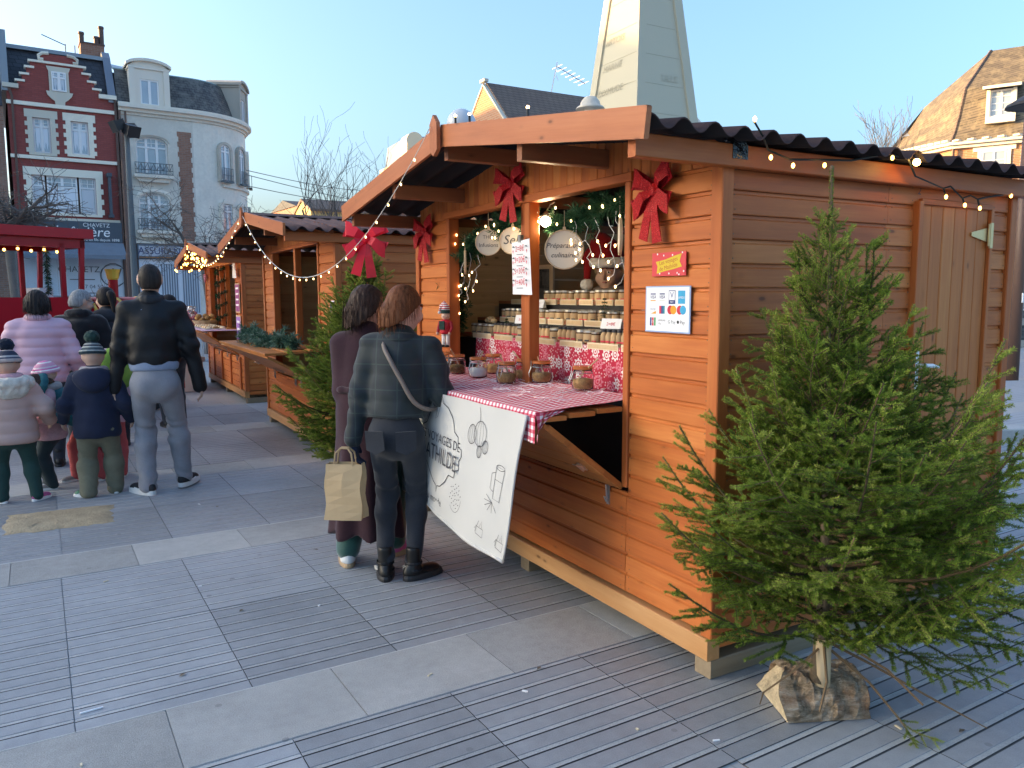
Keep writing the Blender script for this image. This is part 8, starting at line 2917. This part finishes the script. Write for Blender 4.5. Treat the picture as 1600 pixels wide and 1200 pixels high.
disc(cx_[2] + .010, -.002, .019, RED); disc(cx_[2] - .010, -.002, .019, ORA, .0003)
disc(cx_[3] + .010, -.002, .019, RED); disc(cx_[3] - .010, -.002, .019, LBL, .0003)
for j, c in enumerate((NAV, RED, (.05, .3, .12))):
 mark(cx_[0] + .014 - .014 * j, -.054, .011, .036, c)
text(PY, 'JCB', .012, (-.0052, cx_[0], -.054), (0, -1, 0), (0, 0, 1), M['paper'])
text(PY, 'SAMSUNG', .0105, (-.0048, cx_[1], -.048), (0, -1, 0), (0, 0, 1), M['ink']); text(PY, 'Pay', .012, (-.0048, cx_[1] + .012, -.062), (0, -1, 0), (0, 0, 1), M['ink'])
text(PY, 'G Pay', .020, (-.0048, cx_[2], -.054), (0, -1, 0), (0, 0, 1), M['iron']); text(PY, 'Pay', .022, (-.0048, cx_[3] - .008, -.054), (0, -1, 0), (0, 0, 1), M['ink']); disc(cx_[3] + .020, -.053, .007, (.02, .02, .02))
RS = thing('red_sign', 'small red sign with a yellow ribbon shape above the payment sheet', 'sign', (-.006, .298, 1.732))
MB().box(-.004, 0, -.108, .108, -.05, .05).build('board', pm('red_sign_card', (.60, .05, .06), .5, .05, 5), RS)
MB().prism([(.075, -.038), (.07, -.008), (.082, .012), (.02, .020), (-.04, .034), (-.082, .042), (-.07, .010), (-.085, -.012), (-.03, -.022), (.03, -.030)], -.0052, -.0042, plane='yz').build('ribbon_shape', pm('yellow_print', (.72, .50, .04), .5, .05, 5), RS)
text(RS, 'Les voyages', .025, (-.0056, .0, .013), (0, -1, .16), (0, .16, 1), cmat((.42, .07, .02))); text(RS, 'de Mathilde', .025, (-.0056, .0, -.012), (0, -1, .16), (0, .16, 1), cmat((.42, .07, .02)))
for i in range(14):
 y, z = rnd.uniform(-.1, .1), rnd.choice([rnd.uniform(-.046, -.036), rnd.uniform(.036, .046)]) if i % 2 else rnd.uniform(-.04, .04)
 if abs(y) > .085 or abs(z) > .035:
  MB().lathe([(.004, 0), (.004, .0006)], 8, mat=frame4((-.0042, y, z), (0, -1, 0), (0, 0, 1), (-1, 0, 0))).build('dot', M['paper'], RS)
# ---------------- glitter bows
def ribbon(b, pts, w0, w1, nrm=(1, 0, 0), th=.004):
 """band of changing width along pts; width direction is nrm x tangent"""
 n = len(pts)
 o = len(b.v)
 for i, p in enumerate(pts):
  p = Vector(p)
  d = (Vector(pts[min(i + 1, n - 1)]) - Vector(pts[max(i - 1, 0)])).normalized()
  s_ = Vector(nrm).cross(d).normalized()
  wv = (w0 + (w1 - w0) * i / (n - 1)) / 2
  q = d.cross(s_) * th / 2
  b.v += [tuple(p + s_ * wv + q), tuple(p - s_ * wv + q), tuple(p - s_ * wv - q), tuple(p + s_ * wv - q)]
 for i in range(n - 1):
  for r in range(4):
   r2 = (r + 1) % 4
   b.f.append((o + 4 * i + r, o + 4 * i + r2, o + 4 * i + 4 + r2, o + 4 * i + 4 + r)); b.m.append(0)
 b.f += [(o, o + 1, o + 2, o + 3), (o + 4 * n - 1, o + 4 * n - 2, o + 4 * n - 3, o + 4 * n - 4)]; b.m += [0, 0]
def bow(lab, x, y, z, s_=1., rz=0., mat='glitter', grp='red bows on the stalls'):
 """hangs on the front wall; local -X is outwards, Y along the wall (+ = left in view)"""
 P = thing('ribbon_bow', lab, 'bow', (x, y, z), rz, grp)
 for sg, up_ in ((1, .055), (1, -.075), (-1, .075), (-1, -.065)):
  b = MB()
  e = (-.05, sg * .095, up_)
  ribbon(b, [(-.018, 0, 0), (-.055, sg * .05, up_ * .45 + .008), e, (-.045, sg * .115, up_ * 1.02)], .025 * s_ * 1, .095, (1, 0, 0))
  ribbon(b, [(-.045, sg * .115, up_ * 1.02), (-.02, sg * .06, up_ * .6), (-.012, 0, 0)], .095, .03, (1, 0, 0))
  o = b.build('loop', M[mat], P); o.scale = (s_,) * 3
 for dy, lz in ((.065, -.21), (-.03, -.225)):
  b = MB()
  ribbon(b, [(-.02, 0, 0), (-.035, dy * .45, lz * .45), (-.03, dy, lz)], .03, .060, (1, 0, 0))
  o = b.build('tail', M[mat], P); o.scale = (s_,) * 3
 o = MB().ball((-.028, 0, 0), .026, 10, sc=(.8, 1, 1.1)).build('knot', M[mat], P, smooth=True); o.scale = (s_,) * 3
 return P
bow('red glitter bow on the front boards above the payment sheet', -.006, .375, 2.05, 1.0)
bow('red glitter bow at the top of the centre post under the gable', -.018, 1.62, 2.225, .95, R(14))
bow('red glitter bow on the left front corner of the nearest chalet', -.006, 2.88, 2.05, .95, R(10))
bow('big bright red ribbon bow at the tip of the tree behind the women', -.16, 3.72, 2.05, 1.35, R(58), 'pink_bow')
# ---------------- fir garland, lights and lamp in the opening
def put_garland(lab, pts, dens=1500, ln=.07, mat='needle_blue', wd=.0026):
 P = thing('fir_garland', lab, 'garland')
 N_ = Needles()
 fine = []
 for a, c in zip(pts[:-1], pts[1:]):
  for q in range(5):
   t = q / 5
   p = Vector(a).lerp(Vector(c), t) + Vector((rnd.uniform(-.02, .02), rnd.uniform(-.02, .02), rnd.uniform(-.025, .025)))
   fine.append(p)
 fine.append(Vector(pts[-1]))
 garland_path(N_, [tuple(p) for p in fine], dens, ln, wd)
 for p in fine:           # tufts
  for q in range(3):
   d = Vector((rnd.gauss(0, 1), rnd.gauss(0, 1), rnd.gauss(-.2, 1))).normalized() * rnd.uniform(.05, .12)
   N_.along(tuple(p), tuple(p + d), 46, ln * .7, wd, .1, .8)
 link('greenery', N_.mesh('greenery', [M[mat], M['twig']]), P)
 return P
put_garland('dark fir garland along the top right of the stall opening', [(.10, .60, 2.04), (.09, .80, 2.05), (.10, 1.0, 2.02), (.09, 1.2, 2.0), (.12, 1.40, 1.97)], 2200)
put_garland('dark fir garland along the top left of the stall opening', [(.10, 1.62, 2.06), (.10, 1.85, 2.05), (.10, 2.05, 2.03), (.10, 2.25, 1.96), (.10, 2.42, 1.92), (.11, 2.56, 1.84)], 2200)
put_garland('dark fir garland hanging down the left jamb inside the opening', [(.12, 2.66, 1.86), (.13, 2.68, 1.7), (.13, 2.68, 1.55), (.12, 2.62, 1.42)], 1200, .06)
def light_string(lab, paths, bulbs, cable='cable_white', bulbm='bulb_white', r=.0018, br=.0055, grp=None):
 P = thing('light_string', lab, 'string lights', group=grp)
 for p in paths: MB().tube(p, r, 4, cap=False).build('cable', M[cable], P)
 me = MB().ball((0, 0, 0), 1, 6, sc=(1, 1, 1.5)).mesh('bulb', [M[bulbm]], True)
 for q in bulbs:
  o = link('bulb', me, P, loc=q); o.scale = (br,) * 3
 return P
paths, bulbs = [], []
for (y, z0_, z1_, x) in ((2.44, 1.86, 1.62, .07), (2.33, 1.88, 1.58, .06), (2.22, 1.86, 1.65, .06), (2.52, 1.82, 1.50, .08), (1.10, 1.98, 1.80, .05), (1.02, 1.97, 1.76, .06), (.92, 1.99, 1.74, .05), (.82, 1.98, 1.70, .06), (.74, 2.0, 1.66, .05), (.68, 2.02, 1.62, .06), (1.16, 1.96, 1.79, .07), (1.46, 2.06, 1.98, .06), (.64, 2.02, 1.72, .06)):
 pts = []
 n = 7
 for i in range(n + 1):
  t = i / n
  pts.append((x + rnd.uniform(-.012, .012), y + .022 * math.sin(i * 1.9 + y * 9) - .05 * t * (1 if y < 1.2 else -1), z0_ + (z1_ - z0_) * t))
 paths.append(pts)
 for i in (3, 5, 7):
  p = pts[i]
  e = (p[0] - .01, p[1] + rnd.choice((-1, 1)) * .03, p[2] - .018)
  paths.append([p, e]); bulbs.append(e)
for i in range(22):
 bulbs.append((.03 + rnd.uniform(0, .03), rnd.choice((rnd.uniform(.62, 1.3), rnd.uniform(1.7, 2.55))), rnd.uniform(1.93, 2.08)))
light_string('white icicle fairy lights hanging from the garland in the stall opening', paths, bulbs)
CLP = thing('clip_lamp', 'lit clip lamp shining from the lintel left of the right garland', 'lamp', (.14, 1.53, 2.03))
MB().lathe([(.035, 0), (.030, .03), (.018, .055), (.010, .075)], 14, mat=frame4((0, 0, 0), (.8, -.5, 0), (.2, .4, .8), (.35, .5, .6))).build('lamp_shade', M['metal'], CLP)
MB().ball((-.006, -.008, -.014), .030, 12).build('lamp_bulb', emit('lit_lamp_bulb', (1, .86, .62), 12.0), CLP, smooth=True)
MB().tube([(.03, .04, .05), (.05, .03, .09), (.06, .0, .10)], .004, 5).build('lamp_arm', M['metal'], CLP)
ld = bpy.data.lights.new('clip_lamp_light', 'POINT'); ld.energy = .7; ld.color = (1, .82, .55); ld.shadow_soft_size = .03
lo_ = bpy.data.objects.new('lamp_light', ld); COL.objects.link(lo_); lo_.parent = CLP; lo_.location = (-.05, -.05, -.06)
def catenary(a, c, sag, n=24):
 a, c = Vector(a), Vector(c)
 return [tuple(a.lerp(c, i / n) - Vector((0, 0, 4 * sag * (i / n) * (1 - i / n)))) for i in range(n + 1)]
p1 = catenary((-.56, 1.54, 2.47), (-.60, 6.41, 2.47), .72)
light_string('light string looping from the nearest chalet gable to the second chalet gable', [p1], [(q[0], q[1] + .01, q[2] - .02) for i, q in enumerate(p1) if i > 0], 'cable_white', 'bulb_white', .0030, .0052)
p2 = catenary((-.60, 6.41, 2.47), (-.52, 11.6, 2.45), .42)
light_string('light string running from the second chalet gable to the farthest chalet', [p2], [(q[0], q[1], q[2] - .02) for i, q in enumerate(p2) if i > 0], 'cable_white', 'bulb_white', .0030, .0052)
p3 = [(-.02, -.17, 2.235), (.05, -.15, 2.19), (.112, -.12, 2.15), (.24, -.115, 2.125), (.42, -.11, 2.14), (.60, -.115, 2.15), (.80, -.14, 2.19), (.95, -.13, 2.18), (1.05, -.10, 2.12), (1.2, -.085, 2.10), (1.30, -.075, 2.085), (1.36, -.07, 2.10), (1.46, -.07, 2.05), (1.54, -.06, 2.07), (1.6, -.06, 2.055), (1.68, -.05, 2.07), (1.78, -.05, 2.085), (1.9, -.04, 2.1)]
light_string('dark cable with amber lights under the corrugated eave above the plank door', [p3, [p3[10], (1.315, -.075, 2.06)], [p3[12], (1.465, -.075, 2.03)], [p3[14], (1.605, -.065, 2.025)]],
             [(-.02, -.175, 2.24), (.112, -.135, 2.12), (.24, -.13, 2.10), (.42, -.13, 2.115), (.80, -.16, 2.17), (1.315, -.08, 2.048), (1.465, -.08, 2.018), (1.605, -.07, 2.012), (1.90, -.05, 2.09)], 'cable_dark', 'bulb', .0045, .0072)
br_ = thing('roof_light', 'single bright amber bulb glowing at the eave of the nearest chalet', 'light', (.965, -.16, 2.165))
MB().ball((0, 0, 0), .015, 10).build('bulb', emit('bright_bulb', (1, .62, .22), 14.0), br_, smooth=True)
MB().tube([(0, 0, .01), (0, .02, .035)], .008, 6).build('socket', M['black'], br_)
for y in (1.38, 1.22, .66, 1.60):
 z = 2.27 + .245 * (1 - abs(y - 1.54) / 1.7)
 rl = thing('ridge_light', 'small dark bulb holder sticking up from the front fascia of the nearest chalet', 'light', (-.49, y, z - .03), 0, 'bulb holders along the fascia')
 MB().tube([(0, 0, 0), (0, .003, .035)], .006, 6).build('socket', M['black'], rl)
 MB().ball((0, .003, .042), .008, 8).build('bulb', M['bulb_white'], rl, smooth=True)
gp = at(721, 190, 9.5)
GL = thing('globe_lamp', 'grey frosted globe street lamp peeking over the front roof of the nearest chalet', 'street lamp', (gp.x, gp.y, 0))
MB().tube([(0, 0, 0), (0, 0, gp.z - .15)], .05, 8).build('pole', M['iron'], GL)
M['globe'] = pm('frosted_globe', (.50, .52, .55), .3, .05, 3)
MB().ball((0, 0, gp.z - .03), .18, 18).build('globe', M['globe'], GL, smooth=True)
MB().lathe([(.10, gp.z - .22), (.12, gp.z - .17), (.06, gp.z - .14)], 12).build('collar', M['black'], GL)
NC = thing('nutcracker', 'nutcracker figure in red and green with a striped hat, hung on the left jamb', 'ornament', (-.045, 2.505, 1.262), R(-62))
for sg in (-1, 1):
 MB().lathe([(.014, 0), (.013, .06), (.016, .09)], 8, (sg * .018, 0, 0)).build('leg', M['white_paint'], NC, smooth=True)
 MB().ball((sg * .018, -.010, .004), .016, 8, sc=(1, 1.4, .6)).build('boot', M['black'], NC)
 MB().tube([(sg * .042, 0, .165), (sg * .055, -.005, .125), (sg * .050, -.022, .095)], [.014, .012, .010], 7).build('arm', M['bow_red'], NC)
 MB().ball((sg * .050, -.025, .088), .011, 8).build('hand', M['skin'], NC)
MB().lathe([(.036, .085), (.040, .10), (.034, .13), (.042, .17), (.020, .182)], 12).build('coat', M['bow_red'], NC, smooth=True)
MB().box(-.020, .020, -.045, -.036, .115, .172).build('waistcoat', M['pom_green'], NC)
MB().ball((0, 0, .206), .030, 12, sc=(1, 1, 1.05)).build('head', M['skin'], NC, smooth=True)
MB().lathe([(.031, .222), (.031, .246)], 12).build('hat_band', M['pom_green'], NC)
M['hat_candy'] = stripes_mat('red_white_stripes', [(0, (.55, .02, .05)), (.5, (.75, .72, .70))], .014)
MB().tube([(0, 0, .246), (.002, 0, .268), (-.012, 0, .288), (-.036, 0, .270), (-.048, 0, .240)], [.031, .026, .018, .012, .008], 10).build('hat', M['hat_candy'], NC, smooth=True)
MB().ball((-.050, 0, .228), .012, 8).build('pompom', M['santa_white'], NC)
MB().box(-.005, .005, -.030, -.026, .196, .204).build('nose', M['skin_shade'], NC)
MB().tube([(0, .03, .16), (0, .055, .17)], .003, 4).build('hook', M['metal'], NC)
# ---------------- second chalet: frosted greenery, poster
put_garland('frosted green fir sprays lying on the counter of the second chalet', [(-.45, 7.15, 1.15), (-.50, 6.9, 1.16), (-.48, 6.65, 1.19), (-.45, 6.4, 1.16), (-.50, 6.15, 1.14), (-.42, 5.95, 1.13)], 1500, .09, 'needle_frost', .006)
put_garland('frosted green fir sprays at the near end of the second chalet counter', [(-.40, 5.9, 1.14), (-.42, 5.6, 1.17), (-.36, 5.35, 1.14)], 1500, .09, 'needle_frost', .006)
PT = thing('poster', 'dark poster with red figure on the front corner of the second chalet', 'poster', (-.078, 4.97, 1.42))
MB().box(-.003, 0, -.085, .085, -.14, .14).build('sheet', M['paper'], PT)
MB().box(-.0045, -.0031, -.076, .076, -.13, .13).build('print', pm('black_poster_print', (.04, .04, .045), .5, .3, 20), PT)
MB().prism([(-.03, -.08), (.035, -.06), (.02, .06), (-.02, .05)], -.006, -.0046, plane='yz').build('print', M['bow_red'], PT)
# ---------------- third chalet: lights, sweets, posters
bulbs = []
for i in range(90):
 y = rnd.uniform(9.75, 13.5)
 zt = 2.42 - .15 * abs(y - 11.6)
 bulbs.append((rnd.uniform(-.50, -.1), y, zt - rnd.uniform(.0, .16) * (1 - .3 * abs(y - 11.6) / 2)))
light_string('dense cluster of warm lights under the gable of the farthest chalet', [[(q[0], q[1], q[2]) for q in bulbs[i::10]] for i in range(2)], bulbs, 'cable_dark', 'bulb', .003, .013)
def poster(lab, y0, y1, z0_, z1_, c, x=-.005):
 P = thing('poster', lab, 'poster', (x, (y0 + y1) / 2, (z0_ + z1_) / 2))
 a, h = (y1 - y0) / 2, (z1_ - z0_) / 2
 MB().box(-.004, 0, -a, a, -h, h).build('frame', M['pale_wood'], P)
 MB().box(-.007, -.0041, -a * .86, a * .86, -h * .92, h * .92).build('print', pm('poster_print', c, .6, .25, 9), P)
 for k_ in range(4):
  MB().box(-.0085, -.0071, -a * .6, a * .6, h * (.6 - k_ * .38), h * (.72 - k_ * .38)).build('print', M['paper'], P)
 return P
poster('upper magenta price board on the front of the farthest chalet', 9.93, 10.28, 1.36, 1.80, (.50, .10, .32))
poster('lower violet price board on the front of the farthest chalet', 9.93, 10.28, .74, 1.32, (.30, .14, .42))
ap = thing('apron', 'white apron hanging on the corner of the farthest chalet', 'apron', (-.02, 10.14, 2.02))
P_ = [[(-.01 - .02 * math.sin(i * 1.3), -.13 * (.35 + .65 * j / 8) + .26 * (.35 + .65 * j / 8) * i / 8, .14 - .28 * j / 8) for j in range(9)] for i in range(9)]
MB().grid(P_).build('apron_cloth', M['paper'], ap, smooth=True)
wr_ = thing('wreath_post', 'spiral fir garland wound round the post of the farthest chalet', 'garland', (0, 11.28, 0))
N_ = Needles()
pts = [(-.03 + .09 * math.cos(i * .55), .09 * math.sin(i * .55), 1.15 + i * .0165) for i in range(58)]
garland_path(N_, pts, 420, .05, .006)
link('greenery', N_.mesh('greenery', [M['needle_blue'], M['twig']]), wr_)
wr2 = thing('market_post', 'orange post in front of the farthest chalet wrapped by a garland', 'post', (-.03, 11.28, 0)); MB().box(-.03, .03, -.03, .03, 1.12, 2.1).build('post', M['post'], wr2)
M['cello'] = clear_glass('cellophane', (.95, .93, .95), .15)
M['candy_a'] = pm('sweets', (.60, .16, .20), .4, .4, 40)
M['candy_b'] = pm('pale_sweets', (.66, .58, .50), .4, .3, 40)
for i in range(12):
 y = 13.0 - (i % 6) * .16; x = -.36 - .12 * (i // 6)
 sb = thing('sweet_bag', 'clear cellophane bag of sweets on the counter of the farthest chalet', 'bag of sweets', (x, y, 1.10), rnd.uniform(0, 3), 'cellophane sweet bags')
 MB().lathe([(.055, 0), (.07, .03), (.07, .18), (.045, .24), (.012, .26), (.05, .34)], 8).build('wrapper', M['cello'], sb)
 MB().lathe([(.05, .004), (.062, .03), (.058, .15), (.02, .18)], 8).build('sweets', M['candy_a'] if i % 2 else M['candy_b'], sb, smooth=True)
for i in range(2):
 tr = thing('pastry_tray', ['long tray of round brown pastries at the near end of the farthest counter', 'tray of round brown pastries at the middle of the farthest counter'][i], 'tray', (-.28, 10.75 + i * .75, 1.10))
 MB().box(-.15, .15, -.33, .33, 0, .015).build('tray', M['metal'], tr)
 for a in range(3):
  for c in range(6):
   MB().lathe([(.042, 0), (.045, .015), (.03, .03), (.001, .032)], 8, (-.10 + a * .1, -.27 + c * .108, .015), cap=False).build('pastry', M['spice_dark'] if (a + c) % 2 else M['card'], tr, smooth=True)
tc_ = MB().box(-.52, .02, 10.2, 12.95, 1.088, 1.098)
tag(tc_.build('counter_cloth', pm('mauve_cloth', (.42, .30, .40), .8, .25, 12)), 'mauve cloth over the counter of the farthest chalet', 'tablecloth')
hh = thing('heart_sign', 'pink heart board on the left front of the farthest chalet', 'sign', (-.01, 13.15, 1.95))
hp_ = [(.10 * 1.0 * (math.sin(t) ** 3), .09 * (.8125 * math.cos(t) - .3125 * math.cos(2 * t) - .125 * math.cos(3 * t) - .0625 * math.cos(4 * t))) for t in [i * 6.283 / 24 for i in range(24)]]
MB().prism(hp_, -.02, 0, plane='yz').build('board', pm('pink_board', (.60, .22, .30), .6, .1, 9), hh)
bk_ = thing('bread_basket', 'basket of brown buns behind the sweets on the farthest counter', 'basket', (-.2, 12.05, 1.10))
MB().lathe([(.16, 0), (.22, .1), (.20, .1), (.15, .01)], 14).build('basket', M['pale_wood'], bk_)
for i in range(9):
 MB().ball((.12 * math.cos(i * .7), .12 * math.sin(i * .7), .11 + .03 * (i % 3)), .055, 8, sc=(1, 1, .75)).build('bun', M['spice'], bk_, smooth=True)
# ---------------- small litter on the paving
for i in range(16):
 x, y = [(-1.55, 1.75), (-.72, .30), (-2.15, 2.55), (-1.9, 1.15), (-1.2, 1.6), (-2.3, .62), (-.95, 2.5), (-.3, -.35), (.35, -.62), (-1.35, 3.9), (-1.45, 4.05), (-.5, -.15), (.55, -.75), (-1.7, 2.2), (-1.0, .62), (-.55, .45)][i]
 if i % 3 == 0:
  o = MB().add([(0, 0, .002), (.018, .010, .006), (.036, .004, .002), (.016, -.009, .004)], [(0, 1, 2, 3)]).build('leaf_scrap', M['bark'], None, loc=(x, y, 0), rot=(0, 0, rnd.uniform(0, 6)))
  tag(o, 'tiny dry brown leaf scrap on the paving', 'leaf', 'leaf scraps on the paving')
 else:
  o = MB().box(-.011, .011, -.004, .004, .0005, .005).build('paper_scrap', M['paper'] if i % 3 == 1 else M['card'], None, loc=(x, y, 0), rot=(0, 0, rnd.uniform(0, 6)))
  o.scale = (rnd.uniform(.5, 1.3), rnd.uniform(.6, 1.2), 1)
  tag(o, 'tiny pale paper scrap on the paving', 'litter', 'paper scraps on the paving')
tag(MB().tube([(-2.30, 1.0, .004), (-2.22, 1.01, .004)], .0035, 6).build('paper_straw', M['paper']), 'white paper straw lying in a groove of the paving at lower left', 'straw')
